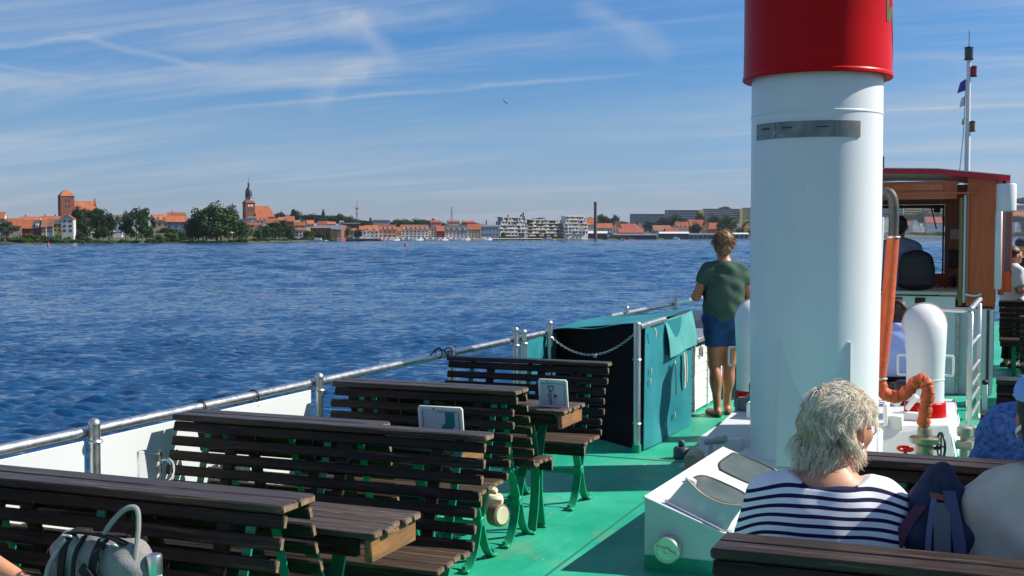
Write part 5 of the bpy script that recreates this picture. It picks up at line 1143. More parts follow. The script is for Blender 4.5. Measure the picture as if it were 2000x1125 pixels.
# ------------------------------------------------------------------ lake: real wave geometry on a sheet that widens with distance
WZ = -2.9
def far(px, D, z=None, y=None):
    """world point at depth D along the camera axis, seen under column px of the photograph (far shore only)"""
    u = (px - 1000) / F_PX * D
    f = Vector((-math.sin(YAW), math.cos(YAW), 0)); r = Vector((math.cos(YAW), math.sin(YAW), 0))
    p = f * D + r * u
    p.z = z if z is not None else HC + (459.5 - y) * D / F_PX
    return p
NR, NA = 1300, 860
ang_ = np.linspace(math.radians(-64), math.radians(64), NA) - YAW * -1.0
rad = np.concatenate([np.geomspace(10, 150, 760), np.geomspace(150.6, 1100, 470), np.geomspace(1110, 9000, 70)])
Rr, Aa = np.meshgrid(rad, ang_, indexing='ij')
X = -np.sin(Aa) * Rr; Y = np.cos(Aa) * Rr; Zw = np.zeros_like(X)
sp = np.gradient(rad)[:, None]
rw = np.random.default_rng(11)
for i in range(150):
    lam = 0.30 * (0.95 / 0.30) ** rw.random(); k = 2 * math.pi / lam
    th = math.radians(114) + rw.normal(0, .38); amp = .0088 * lam ** .75 * rw.uniform(.5, 1.3)
    att = np.clip((lam / (sp * 2.2) - 1) / 1.2, 0, 1)
    ph = k * (X * math.cos(th) + Y * math.sin(th)) + rw.uniform(0, 6.28)
    Zw += att * amp * np.sin(ph)
Zw *= np.clip(1.15 + .40 * np.sin(X * .83 + 1.3 * np.sin(Y * .31)) * np.sin(Y * .57 + 1.1 * np.sin(X * .27)) + .35 * np.sin(X * .21 - Y * .33 + 2), .5, 1.7)
Zw *= .70 + .30 * np.clip((Rr - 25) / 50, 0, 1)
fade_far = np.clip((Rr - 60) / 120, 0, 1)
for i in range(60):                      # longer chop that only shows in the distance
    lam = 2.4 * (16 / 2.4) ** rw.random(); k = 2 * math.pi / lam; th = math.radians(114) + rw.normal(0, .6)
    att = np.clip((lam / (sp * 2.2) - 1) / 1.2, 0, 1) * fade_far
    Zw += att * .0052 * lam * rw.uniform(.5, 1.3) * np.sin(k * (X * math.cos(th) + Y * math.sin(th)) + rw.uniform(0, 6.28))
Zw *= (1 + .35 * np.sin(X * .013 + 1) * np.sin(Y * .021 + X * .004))
idx = np.arange(NR * NA).reshape(NR, NA)
q = np.stack([idx[:-1, :-1], idx[1:, :-1], idx[1:, 1:], idx[:-1, 1:]], -1).reshape(-1, 4)
me = bpy.data.meshes.new('lake_water'); me.vertices.add(NR * NA); me.vertices.foreach_set('co', np.stack([X, Y, Zw + WZ], -1).ravel())
me.loops.add(q.size); me.loops.foreach_set('vertex_index', q.ravel()); me.polygons.add(len(q)); me.polygons.foreach_set('loop_start', np.arange(0, q.size, 4)); me.polygons.foreach_set('use_smooth', np.ones(len(q), bool)); me.update(calc_edges=True); me.validate()
wm = bpy.data.materials.new('lake_water'); wm.use_nodes = True; wt = wm.node_tree; wb = wt.nodes['Principled BSDF']
wb.inputs['Base Color'].default_value = (.004, .050, .135, 1); wb.inputs['Roughness'].default_value = .06; wb.inputs['IOR'].default_value = 1.33; wb.inputs['Specular IOR Level'].default_value = .5
wtc = wt.nodes.new('ShaderNodeTexCoord')
def wnoise(scale, detail, st, rot=.65):
    mp = wt.nodes.new('ShaderNodeMapping'); mp.inputs['Scale'].default_value = st; mp.inputs['Rotation'].default_value = (0, 0, rot); wt.links.new(wtc.outputs['Object'], mp.inputs[0])
    n = wt.nodes.new('ShaderNodeTexNoise'); n.inputs['Scale'].default_value = scale; n.inputs['Detail'].default_value = detail; wt.links.new(mp.outputs[0], n.inputs['Vector']); return n.outputs[0]
n1 = wnoise(2.2, 4, (1, .55, 1)); n2 = wnoise(.35, 5, (1, .5, 1), .8)
ad = wt.nodes.new('ShaderNodeMath'); ad.operation = 'MULTIPLY_ADD'; wt.links.new(n2, ad.inputs[0]); ad.inputs[1].default_value = 2.2; wt.links.new(n1, ad.inputs[2])
bpw = wt.nodes.new('ShaderNodeBump'); bpw.inputs['Distance'].default_value = .22; wt.links.new(ad.outputs[0], bpw.inputs['Height'])
big = wnoise(.012, 4, (.35, 1.2, 1), YAW * -1); mrw = wt.nodes.new('ShaderNodeMapRange'); mrw.inputs[1].default_value = .38; mrw.inputs[2].default_value = .62; mrw.inputs[3].default_value = .75; mrw.inputs[4].default_value = 1.0
wt.links.new(big, mrw.inputs[0])
# fine ripples: tilt the surface normal by a noise field (keeps its slope at any distance)
def ripple(scale, st, rot):
    mp = wt.nodes.new('ShaderNodeMapping'); mp.inputs['Scale'].default_value = st; mp.inputs['Rotation'].default_value = (0, 0, rot); wt.links.new(wtc.outputs['Object'], mp.inputs[0])
    mp.vector_type = 'TEXTURE'
    n = wt.nodes.new('ShaderNodeTexNoise'); n.inputs['Scale'].default_value = scale; n.inputs['Detail'].default_value = 3; wt.links.new(mp.outputs[0], n.inputs['Vector'])
    s_ = wt.nodes.new('ShaderNodeVectorMath'); s_.operation = 'SUBTRACT'; wt.links.new(n.outputs['Color'], s_.inputs[0]); s_.inputs[1].default_value = (.5, .5, .5)
    m_ = wt.nodes.new('ShaderNodeVectorMath'); m_.operation = 'MULTIPLY'; wt.links.new(s_.outputs[0], m_.inputs[0]); m_.inputs[1].default_value = (1, 1, 0); return m_.outputs[0]
def wvec(op, a, b_=None, sc=None):
    n = wt.nodes.new('ShaderNodeVectorMath'); n.operation = op; wt.links.new(a, n.inputs[0])
    if b_ is not None: wt.links.new(b_, n.inputs[1])
    if sc is not None:
        if isinstance(sc, float): n.inputs['Scale'].default_value = sc
        else: wt.links.new(sc, n.inputs['Scale'])
    return n.outputs[0]
geo = wt.nodes.new('ShaderNodeNewGeometry')
rip = wvec('ADD', wvec('SCALE', ripple(4.6, (2.1, .9, 1), YAW), sc=1.4), wvec('SCALE', ripple(1.5, (2.4, .9, 1), YAW + .1), sc=1.2))
rip = wvec('SCALE', rip, sc=mrw.outputs[0]); nn_ = wvec('NORMALIZE', wvec('ADD', geo.outputs['Normal'], rip)); wt.links.new(nn_, wb.inputs['Normal'])
me.materials.append(wm); wo_ = bpy.data.objects.new('water', me); COL.objects.link(wo_); wo_['kind'] = 'structure'

# ------------------------------------------------------------------ land across the water
SH = [(-900, 520), (-300, 570), (0, 626), (250, 650), (490, 715), (560, 790), (700, 930), (1000, 1090), (1250, 1290), (1470, 1600), (1600, 2100), (1850, 2900), (2100, 3100), (2600, 3000), (3600, 2600)]
def shoreD(px): return float(np.interp(px, [a for a, _ in SH], [d for _, d in SH]))
b = MB(); offs = [(0, -3.2), (2, -2.7), (8, -2.2), (40, -1.8), (120, -.5), (300, 3.0), (700, 9.0), (1500, 14.0), (3200, 16.0), (6500, 5.0)]
cols = list(range(-900, 3601, 60)); vs = []
for px in cols:
    for d, z in offs:
        D = shoreD(px) + d; p = far(px, D, z + (mnoise.noise(Vector((px * .01, d * .01, 0))) * min(d * .01, 2))); vs.append(p)
n = len(offs); b.add(vs, [(i * n + k, (i + 1) * n + k, (i + 1) * n + k + 1, i * n + k + 1) for i in range(len(cols) - 1) for k in range(n - 1)])
struct('shore_land', b, M('grassy_land', (.045, .06, .02), .95, col2=(.085, .09, .035), vscale=.05))
def strip(px0, px1, d0, d1, z, mat, name):
    b = MB(); vs = []; xs = np.linspace(px0, px1, 14)
    for x in xs: vs += [far(x, shoreD(x) + d0, z - .3), far(x, shoreD(x) + d1, z)]
    b.add(vs, [(2 * i, 2 * i + 2, 2 * i + 3, 2 * i + 1) for i in range(13)]); struct(name, b, mat)
strip(745, 1060, -3, 12, -1.5, M('pale_quay_sand', (.52, .47, .38), .9, var=.1, vscale=.3), 'beach')
strip(290, 470, 6, 26, -1.75, M('dry_grass', (.24, .22, .10), .95, var=.3, vscale=.1), 'lawn')

# ------------------------------------------------------------------ trees
bark = M('tree_bark', (.06, .045, .035), .9)
def leafmat(n, a, c): return M(n, a, .75, col2=c, vscale=.35, spec=.15)
LEAF = [leafmat('leaf_dark', (.018, .045, .018), (.045, .09, .03)), leafmat('leaf_mid', (.03, .068, .02), (.075, .13, .035)), leafmat('leaf_pale', (.05, .085, .02), (.11, .15, .035)), leafmat('leaf_blue', (.03, .05, .028), (.075, .10, .055))]
def crown(kind, seed, nleaf=3000):
    rg = np.random.default_rng(seed); cl = []
    if kind == 'round':
        for i in range(34): d = rg.normal(0, 1, 3); d /= np.linalg.norm(d); cl.append((np.array([0, 0, .50]) + d * np.array([.36, .36, .40]) * rg.uniform(.3, 1), rg.uniform(.10, .18)))
    elif kind == 'tall':
        for i in range(36): z = rg.uniform(.16, .95); r_ = .30 * math.sin(math.pi * min(1, (z - .08) / .95) ** .8) + .03; a = rg.uniform(0, 6.28); cl.append((np.array([r_ * math.cos(a), r_ * math.sin(a), z]) * [1, 1, 1], rg.uniform(.09, .16)))
    elif kind == 'willow':
        for i in range(26): a = rg.uniform(0, 6.28); r_ = rg.uniform(0, .42); z = .72 - .9 * r_ * r_ * 2 + rg.uniform(-.3, .12); cl.append((np.array([r_ * math.cos(a), r_ * math.sin(a), max(.12, z)]), rg.uniform(.10, .17)))
    elif kind == 'bush':
        for i in range(16): a = rg.uniform(0, 6.28); r_ = rg.uniform(0, .75); cl.append((np.array([r_ * math.cos(a), r_ * math.sin(a), rg.uniform(.1, .8) * (1 - .5 * r_)]), rg.uniform(.16, .28)))
    elif kind == 'conifer':
        for i in range(30): z = rg.uniform(.1, .98); r_ = .22 * (1.02 - z) * rg.uniform(.5, 1); a = rg.uniform(0, 6.28); cl.append((np.array([r_ * math.cos(a), r_ * math.sin(a), z]), .05 + .06 * (1 - z)))
    N = nleaf // len(cl); V_ = []
    for c, r_ in cl:
        d = rg.normal(0, 1, (N, 3)); d /= np.linalg.norm(d, axis=1)[:, None]; p = c + d * (r_ * rg.uniform(.55, 1.12, N) ** .7)[:, None]
        a = rg.normal(0, 1, (N, 3)); a /= np.linalg.norm(a, axis=1)[:, None]; b_ = np.cross(a, d + rg.normal(0, .5, (N, 3))); b_ /= np.linalg.norm(b_, axis=1)[:, None]
        s = (rg.uniform(.020, .042, N) * (1.6 if kind == 'bush' else 1))[:, None]
        V_.append(np.stack([p + a * s, p + b_ * s * .7, p - a * s, p - b_ * s * .7], 1))
    V_ = np.concatenate(V_).reshape(-1, 3); V_[:, 2] = np.maximum(V_[:, 2], .0)
    return V_, np.arange(len(V_)).reshape(-1, 4)
CROWNS = {}; FW = 1.12
def crown_mesh(kind, var, mat):
    key = (kind, var, mat)
    if key not in CROWNS:
        v, f = crown(kind, 100 + var * 7 + len(kind)); me = bpy.data.meshes.new('crown'); me.from_pydata(v.tolist(), [], f.tolist()); me.materials.append(LEAF[mat])
        b = MB(); h_ = {'round': .55, 'tall': .8, 'willow': .5, 'bush': .3, 'conifer': .9}[kind]
        b.tube([(0, 0, -.08), (.004, 0, .15), (-.006, .004, h_)], [.026, .02, .008], 7)
        for k in range(4): a = k * 1.6 + var; b.tube([(0, 0, h_ * .4 + .05 * k), (.12 * math.cos(a), .12 * math.sin(a), h_ * .7 + .06 * k)], [.011, .004], 5)
        tm = b.build('trunk_src', bark, local=True); CROWNS[key] = (me, tm.data); bpy.data.objects.remove(tm)
    return CROWNS[key]
def tree(px, yb, yt, wpx, D, kind, mat, label, cat='tree', group=None, var=None):
    s = D / F_PX; p = far(px, D, y=yb); h_ = (yb - yt) * s; w_ = wpx * s
    nat = {'round': .86, 'tall': .66, 'willow': 1.1, 'bush': 1.9, 'conifer': .5}[kind]
    t = thing('bush' if kind == 'bush' else ('conifer_tree' if kind == 'conifer' else 'broadleaf_tree'), label, cat, p, group, rnd.uniform(0, 6.28))
    cm, tm = crown_mesh(kind, rnd.integers(0, 3) if var is None else var, mat)
    for nm, m_ in (('crown', cm), ('trunk', tm)):
        o = bpy.data.objects.new(nm, m_); COL.objects.link(o); o.parent = t; o.scale = (w_ / nat * FW, w_ / nat * FW, h_)
    return t
# ------------------------------------------------------------------ houses
def plaster(n, c): return M('plaster_' + n, tuple(x * .85 for x in c), .85, var=.12, vscale=.4, orand=.15)
WALLC = dict(white=plaster('white', (.74, .72, .68)), cream=plaster('cream', (.66, .55, .36)), yellow=plaster('yellow', (.70, .48, .14)), red=plaster('red', (.36, .05, .04)), brick=M('red_brick', (.26, .095, .06), .9, col2=(.19, .065, .045), vscale=.5), grey=plaster('grey', (.34, .37, .40)), blue=plaster('blue', (.26, .33, .42)), pink=plaster('pink', (.60, .33, .25)), brown=plaster('brown', (.22, .13, .08)), dark=plaster('dark', (.08, .085, .10)))
ROOFC = dict(orange=M('roof_orange', (.38, .130, .062), .85, col2=(.28, .085, .042), vscale=.35, orand=.3, spec=.2), red=M('roof_dull_red', (.30, .065, .045), .8, var=.2, vscale=.3, orand=.25), brown=M('roof_brown', (.24, .10, .055), .8, var=.2, vscale=.3, orand=.25), grey=M('roof_grey', (.14, .15, .17), .7, var=.1, vscale=.3), dark=M('roof_dark', (.06, .065, .08), .7, var=.1, vscale=.3), white=M('roof_white', (.6, .6, .57), .7))
winm = M('far_window', (.05, .06, .075), .15); winw = M('far_window_frame', (.75, .75, .72), .6)
def house(px0, px1, yb, ye, yr, D, wall, roof, label, ori='e', rows=2, cols=None, depth=10, rz=0.22, grp=None, cat='house', hip=0.0, dorm=0, chim=0, gw=None):
    """e: eaves face the lake; g: gable faces the lake. y values are rows of the photograph"""
    s = D / F_PX; xm = (px0 + px1) / 2; base = far(xm, D, y=yb); w = (px1 - px0) * s; he = (yb - ye) * s; hr = (yb - yr) * s
    t = thing('town_house', label, cat, base, grp, YAW + rz); b = MB(); z0 = -7
    if ori == 'e':
        b.add([(-w / 2, 0, z0), (w / 2, 0, z0), (w / 2, depth, z0), (-w / 2, depth, z0), (-w / 2, 0, he), (w / 2, 0, he), (w / 2, depth, he), (-w / 2, depth, he), (-w / 2, depth / 2, hr - .05 if hip == 0 else he), (w / 2, depth / 2, hr - .05 if hip == 0 else he)],
              [(0, 1, 5, 4), (2, 3, 7, 6), (1, 2, 6, 9, 5), (3, 0, 4, 8, 7)], 0)
    else:
        b.add([(-w / 2, 0, z0), (w / 2, 0, z0), (w / 2, depth, z0), (-w / 2, depth, z0), (-w / 2, 0, he), (w / 2, 0, he), (w / 2, depth, he), (-w / 2, depth, he), (0, 0, hr - .05), (0, depth, hr - .05)],
              [(0, 1, 5, 8, 4), (2, 3, 7, 9, 6), (1, 2, 6, 5), (3, 0, 4, 7)], 0)
    wl_ = b.build('wall', WALLC[wall], t, local=True, smooth=0)
    if gw: wl_.data.materials.append(WALLC[gw])
    b = MB(); o = .35; th = .28
    if ori == 'e':
        k = hip * w / 2
        for sg, y0 in ((-1, -o), (1, depth + o)):
            b.add([(-w / 2 - o, y0, he - .2), (w / 2 + o, y0, he - .2), (w / 2 + (0 if hip else o * .5) - k, depth / 2, hr), (-w / 2 - (0 if hip else o * .5) + k, depth / 2, hr), (-w / 2 - o, y0, he - .2 + th), (w / 2 + o, y0, he - .2 + th), (w / 2 + (0 if hip else o * .5) - k, depth / 2, hr + th), (-w / 2 - (0 if hip else o * .5) + k, depth / 2, hr + th)],
                  [(0, 1, 2, 3), (4, 5, 6, 7), (0, 1, 5, 4), (1, 2, 6, 5), (3, 0, 4, 7), (2, 3, 7, 6)])
        if hip:
            for sx in (-1, 1): b.add([(sx * (w / 2 + o), -o, he), (sx * (w / 2 + o), depth + o, he), (sx * (w / 2 - k), depth / 2, hr + .2)], [(0, 1, 2)])
    else:
        for sg in (-1, 1):
            b.add([(sg * (w / 2 + o), -o, he - .25), (0, -o, hr), (0, depth + o, hr), (sg * (w / 2 + o), depth + o, he - .25), (sg * (w / 2 + o), -o, he - .25 + th), (0, -o, hr + th), (0, depth + o, hr + th), (sg * (w / 2 + o), depth + o, he - .25 + th)],
                  [(0, 1, 2, 3), (4, 5, 6, 7), (0, 1, 5, 4), (1, 2, 6, 5), (2, 3, 7, 6), (3, 0, 4, 7)])
    rf = b.build('roof', ROOFC[roof], t, local=True, smooth=0)
    nc = cols if cols is not None else max(2, int(w / 3.2))
    if rows:
        hh = max(he, 2.5) / rows
        for r_ in range(rows):
            for c in range(nc):
                x = -w / 2 + (c + .5) * w / nc; zc = he - hh * (r_ + .52); b = MB(); b.box((x, -.02, zc), (min(1.3, w / nc * .5), .12, min(1.6, hh * .5))); b.build('window', winm, t, local=True, smooth=0)
        if ori == 'g' and hr - he > 3: b = MB(); b.box((0, -.02, he + (hr - he) * .3), (1.1, .12, 1.4)); b.build('window', winm, t, local=True, smooth=0)
    for k in range(dorm):
        x = -w / 2 + (k + .5) * w / dorm; zz = he + (hr - he) * .42; b = MB(); b.box((x, depth * .16, zz), (1.6, 2.6, 1.5)); b.build('dormer', WALLC['white'], rf, local=True, smooth=0)
    for k in range(chim):
        b = MB(); b.box((-w / 4 + k * w / 2, depth / 2 + .5, hr + .4), (.8, .8, 2.0)); b.build('chimney', WALLC['brick'], rf, local=True, smooth=0)
    return t
OT = 'houses of the old town across the lake'
def H(*a, **k): k.setdefault('grp', OT); return house(*a, **k)
# left group below the brick church tower
H(-30, 8, 452, 428, 415, 720, 'white', 'orange', 'orange roofed house cut by the left edge of the photo', rows=1)
H(8, 42, 452, 442, 428, 700, 'cream', 'orange', 'long low orange roofed house right of the leftmost tree', rows=1, cols=3)
H(44, 64, 454, 447, 430, 690, 'red', 'orange', 'orange roofed house with a red front, two doors left of the white tower house', rows=1)
H(65, 81, 455, 446, 431, 670, 'red', 'dark', 'narrow dark red house with a dark roof and balcony', dorm=1)
H(82, 91, 455, 444, 430, 670, 'cream', 'brown', 'narrow cream house between the dark red and blue grey houses')
H(92, 104, 455, 443, 429, 672, 'blue', 'brown', 'blue grey house with a brown roof beside the yellow one')
H(105, 121, 453, 438, 430, 675, 'yellow', 'dark', 'yellow orange house left of the tall white house', rows=2, cols=2)
H(122, 144, 455, 428, 421, 660, 'white', 'orange', 'tall narrow white house with an orange roof below the brick church tower', ori='g', rows=3, cols=2)
H(40, 78, 436, 432, 424, 790, 'cream', 'orange', 'orange roof behind the red fronted houses', rows=0, chim=1)
H(78, 116, 434, 430, 423, 820, 'brown', 'orange', 'broad orange roof just left of the brick church tower', rows=0, chim=2)
H(22, 42, 440, 434, 427, 800, 'white', 'orange', 'distant orange roof left of the other roofs near the left edge', rows=0)
H(168, 186, 444, 430, 418, 800, 'white', 'orange', 'white gabled house between the two pairs of lakeside trees', ori='g', rows=2)
H(186, 204, 446, 436, 424, 790, 'pink', 'orange', 'pink house glimpsed behind the second pair of lakeside trees', rows=1)
H(222, 238, 450, 432, 420, 790, 'white', 'orange', 'white gabled house peeking between dark tree crowns', ori='g')
H(296, 330, 445, 431, 420, 800, 'cream', 'orange', 'orange roofed house with three white dormers right of the dark trees', rows=1, dorm=3)
H(326, 364, 446, 434, 423, 790, 'blue', 'orange', 'orange roofed house with a blue grey glass front', rows=2)
H(328, 362, 430, 424, 416, 900, 'cream', 'orange', 'orange roof highest behind the dormered house', rows=0, chim=1)
# brick church with the pyramid roof
D0 = 850; s0 = D0 / F_PX
def church(): pass
t = thing('brick_church', 'brick church with a square tower and orange pyramid roof', 'church', far(131, D0, y=436), None, YAW + R(32))
hT = (436 - 384) * s0; wT = 26 * s0 * .98; b = MB(); b.box((0, 0, hT / 2 - 4), (wT, wT, hT + 8)); b.build('tower', WALLC['brick'], t, local=True, smooth=0)
b = MB(); e = wT / 2 + .4; hp = hT + 12 * s0; r2 = 1.6
b.add([(-e, -e, hT), (e, -e, hT), (e, e, hT), (-e, e, hT), (-r2, 0, hp), (r2, 0, hp)], [(0, 1, 5, 4), (1, 2, 5), (2, 3, 4, 5), (3, 0, 4), (3, 2, 1, 0)]); b.build('tower_roof', ROOFC['orange'], t, local=True, smooth=0)
for z in (hT - 3.2, hT - 7.2):
    for x in (-1.2, 1.2):
        for q in (0, 1):
            b = MB(); b.box((x, -wT / 2 - .02, z) if q == 0 else (wT / 2 + .02, x, z), (1.0, .12, 2.2) if q == 0 else (.12, 1.0, 2.2)); b.build('sound_opening', winm, t, local=True, smooth=0)
nl = 15; b = MB(); zE, zR = (436 - 411) * s0, (436 - 393.5) * s0; y_ = 4.6
b.add([(wT / 2, -y_, -4), (wT / 2 + nl, -y_, -4), (wT / 2 + nl, y_, -4), (wT / 2, y_, -4), (wT / 2, -y_, zE), (wT / 2 + nl, -y_, zE), (wT / 2 + nl, y_, zE), (wT / 2, y_, zE), (wT / 2, 0, zR - .1), (wT / 2 + nl, 0, zR - .1)], [(0, 1, 5, 4), (2, 3, 7, 6), (1, 2, 6, 9, 5), (3, 0, 4, 8, 7)]); b.build('nave', WALLC['brick'], t, local=True, smooth=0)
b = MB()
for sg in (-1, 1): b.prism([(wT / 2, sg * (y_ + .4), zE - .3), (wT / 2 + nl - .2, sg * (y_ + .4), zE - .3), (wT / 2 + nl - .2, 0, zR), (wT / 2, 0, zR)], (0, 0, .3))
b.build('nave_roof', ROOFC['orange'], t, local=True, smooth=0)
for y, z, h_ in ((0, zR, 2.6), (-2.4, zR - 3, 2), (2.4, zR - 3, 2), (-4.8, zE, 3.4), (4.8, zE, 3.4)):
    b = MB(); b.box((wT / 2 + nl, y, z), (.7, .7, h_)); b.add([(wT / 2 + nl + a * .4, y + c * .4, z + h_ / 2) for a, c in ((-1, -1), (1, -1), (1, 1), (-1, 1))] + [(wT / 2 + nl, y, z + h_ / 2 + 1.6)], [(0, 1, 4), (1, 2, 4), (2, 3, 4), (3, 0, 4)]); b.build('pinnacle', WALLC['brick'], t, local=True, smooth=0)
for k in range(3): b = MB(); b.box((wT / 2 + 2.5 + k * 4.4, -y_ - .02, zE * .5), (1.4, .12, zE * .5)); b.build('church_window', winm, t, local=True, smooth=0)
# church with the dark domed spire
D1 = 1060; s1 = D1 / F_PX
t = thing('domed_church', 'brick church with a slate domed spire and white lantern', 'church', far(487, D1, y=436), None, YAW + R(30))
wT = 19 * s1; hT = (436 - 397) * s1; b = MB(); b.box((0, 0, hT / 2 - 5), (wT, wT, hT + 10)); b.build('tower', WALLC['brick'], t, local=True, smooth=0)
b = MB(); e = wT / 2 + .5; b.add([(-e, -e, hT), (e, -e, hT), (e, e, hT), (-e, e, hT)] + [(a * 2.9, c * 2.9, hT + 5 * s1) for a, c in ((-1, -1), (1, -1), (1, 1), (-1, 1))], [(0, 1, 5, 4), (1, 2, 6, 5), (2, 3, 7, 6), (3, 0, 4, 7), (4, 5, 6, 7), (3, 2, 1, 0)]); b.build('tower_roof', ROOFC['red'], t, local=True, smooth=0)
b = MB(); b.lathe([(2.9, hT + 4.5 * s1), (2.9, hT + 9.5 * s1)], n=8); b.build('lantern_storey', WALLC['white'], t, local=True, smooth=0)
for k in range(4): a = k * math.pi / 2; b = MB(); b.box((2.75 * math.cos(a), 2.75 * math.sin(a), hT + 7.2 * s1), (.5 + .9 * abs(math.sin(a)), .5 + .9 * abs(math.cos(a)), 1.6)); b.build('lantern_window', winm, t, local=True, smooth=0)
z9 = hT + 9.3 * s1; zz = [(3.3, 0), (3.35, .6), (3.0, 1.2), (3.1, 2.5), (3.15, 4.5), (2.9, 6.4), (2.2, 8.2), (1.5, 9.4), (.9, 10.0), (.85, 12.0), (1.15, 12.4), (.7, 13.6), (.3, 14.4), (.12, 15.0)]
b = MB(); b.lathe([(r_, z9 + z) for r_, z in zz], n=8); b.build('dome', M('dark_slate', (.045, .055, .075), .5), t, local=True, smooth=30)
b = MB(); b.lathe([(.10, z9 + 15), (.07, z9 + 18)], n=6); b.ell((0, 0, z9 + 16), (.4, .4, .4), nu=8, nv=6); b.box((0, 0, z9 + 17.4), (.9, .12, .12)); b.build('finial', M('dark_slate', (.05, .06, .08)), t, local=True)
for x in (-1.3, 1.3):
    b = MB(); b.lathe([(0, 0), (1.0, 0), (1.0, .15), (0, .15)], (x, -wT / 2, hT - 2.4), n=16, rot=Matrix.Rotation(R(90), 3, 'X')); b.build('clock_face', WALLC['white'], t, local=True, smooth=0)
for x in (-2, 0, 2):
    b = MB(); b.box((x, -wT / 2 - .02, hT - 6), (.9, .12, 2.4)); b.build('sound_opening', winm, t, local=True, smooth=0)
    b = MB(); b.box((-wT / 2 - .02, x, hT - 6), (.12, .9, 2.4)); b.build('sound_opening', winm, t, local=True, smooth=0)
nl = 17; zE, zR = (436 - 424) * s1, (436 - 403) * s1; y_ = 6.5; b = MB()
b.add([(wT / 2, -y_, -6), (wT / 2 + nl, -y_, -6), (wT / 2 + nl, y_, -6), (wT / 2, y_, -6), (wT / 2, -y_, zE), (wT / 2 + nl, -y_, zE), (wT / 2 + nl, y_, zE), (wT / 2, y_, zE), (wT / 2, 0, zR - .1), (wT / 2 + nl - 3, 0, zR - .1)], [(0, 1, 5, 4), (2, 3, 7, 6), (1, 2, 6, 9, 5), (3, 0, 4, 8, 7)]); b.build('nave', WALLC['brick'], t, local=True, smooth=0)
b = MB()
for sg in (-1, 1): b.prism([(wT / 2, sg * (y_ + .4), zE - .3), (wT / 2 + nl + .3, sg * (y_ + .4), zE - .3), (wT / 2 + nl - 3, 0, zR), (wT / 2, 0, zR)], (0, 0, .3))
b.build('nave_roof', ROOFC['orange'], t, local=True, smooth=0)
# around the domed church
H(486, 501, 437, 426, 424, 960, 'white', 'grey', 'flat white building directly below the domed church tower', rows=2)
H(500, 524, 438, 431, 423, 950, 'white', 'red', 'white building with a dark red dormered roof below the domed church', rows=1, dorm=3)
H(474, 488, 443, 434, 426, 900, 'white', 'red', 'white house with a red roof left of the domed church foot', ori='g', rows=1)
H(480, 497, 452, 440, 436, 830, 'yellow', 'orange', 'yellow house beside the willow tree', rows=2)
H(497, 512, 446, 441, 436, 880, 'white', 'orange', 'low orange roof right of the yellow house', rows=0)
H(520, 545, 442, 436, 428, 930, 'cream', 'orange', 'orange roofed cream house above the dark lakeside grove', rows=1)
H(541, 562, 436, 431, 425, 1000, 'brown', 'orange', 'hipped orange roof behind the dark lakeside grove', rows=0, hip=.4)
H(559, 576, 440, 433, 423, 980, 'brown', 'orange', 'brown house with a tall orange roof left of the brick hall', rows=1, chim=1)
H(575, 596, 452, 441, 434, 900, 'cream', 'orange', 'cream house with orange roof just right of the dark grove', rows=2)
H(588, 602, 444, 439, 430, 950, 'white', 'orange', 'small white gable among orange roofs left of the brick hall', ori='g', rows=1)
H(600, 614, 445, 438, 431, 960, 'pink', 'orange', 'pink house with an orange roof above the brick hall', rows=1)
H(622, 646, 444, 440, 433, 980, 'brown', 'red', 'dull red roof behind the brick hall', rows=0)
H(640, 656, 444, 438, 434, 970, 'cream', 'orange', 'orange roof behind the right end of the brick hall', rows=0)
H(578, 592, 463, 450, 446, 850, 'white', 'orange', 'white house end at the shore right of the dark grove', rows=2, cols=2)
# brick hall
t = H(606, 666, 465, 446, 441, 890, 'brick', 'grey', 'large brick red hall with a grey roof at the shore', rows=0, depth=26, rz=R(-8), cat='hall')
for k in range(7):
    b = MB(); b.box((-10 + k * 3.3, -.05, 2.6), (.5, .2, 7.5)); b.build('pilaster', WALLC['pink'], t, local=True, smooth=0)
H(648, 658, 464, 448, 446, 880, 'yellow', 'grey', 'narrow yellow front at the right end of the brick hall', rows=3, cols=2)
H(658, 667, 464, 449, 447, 880, 'pink', 'grey', 'narrow pink front right of the yellow one beside the brick hall', rows=3, cols=2)
H(672, 704, 450, 438, 436, 1010, 'dark', 'dark', 'dark flat roofed modern building behind the harbour', rows=1)
H(664, 672, 440, 435, 432, 1050, 'white', 'grey', 'tiny white house on the wooded slope', rows=1, cols=1)
H(684, 698, 460, 451, 447, 960, 'white', 'orange', 'small white house with an orange roof left of the harbour row', rows=1)
H(703, 716, 462, 449, 442, 970, 'white', 'orange', 'orange roofed house at the left end of the harbour row', rows=1)
H(715, 740, 464, 452, 441, 975, 'white', 'orange', 'first large white harbour house with an orange roof and white gable', rows=2, dorm=2, gw='white')
H(739, 775, 464, 450, 440, 985, 'pink', 'orange', 'harbour house with a long orange roof and pinkish front', rows=2, dorm=4)
H(772, 785, 463, 452, 444, 1000, 'cream', 'orange', 'small orange roofed harbour house between two larger ones', rows=1)
H(784, 838, 465, 450, 440, 1010, 'white', 'brown', 'longest white harbour house with a wide brown orange roof', rows=3, dorm=6)
H(836, 853, 465, 452, 444, 1015, 'cream', 'grey', 'cream harbour house with a grey roof', ori='g', rows=3, cols=3)
H(853, 869, 465, 452, 442, 1015, 'red', 'red', 'harbour house with red front strips and a red roof', rows=3, cols=3)
H(869, 914, 465, 452, 441, 1030, 'white', 'dark', 'white harbour house with a dark blue roof', rows=3, dorm=4)
H(914, 940, 465, 449, 438, 1035, 'cream', 'orange', 'cream fronted harbour house with an orange roof, last of the row', rows=4, cols=4)
H(940, 975, 464, 443, 440, 1100, 'blue', 'grey', 'blue grey flat roofed hall right of the harbour row', rows=2)
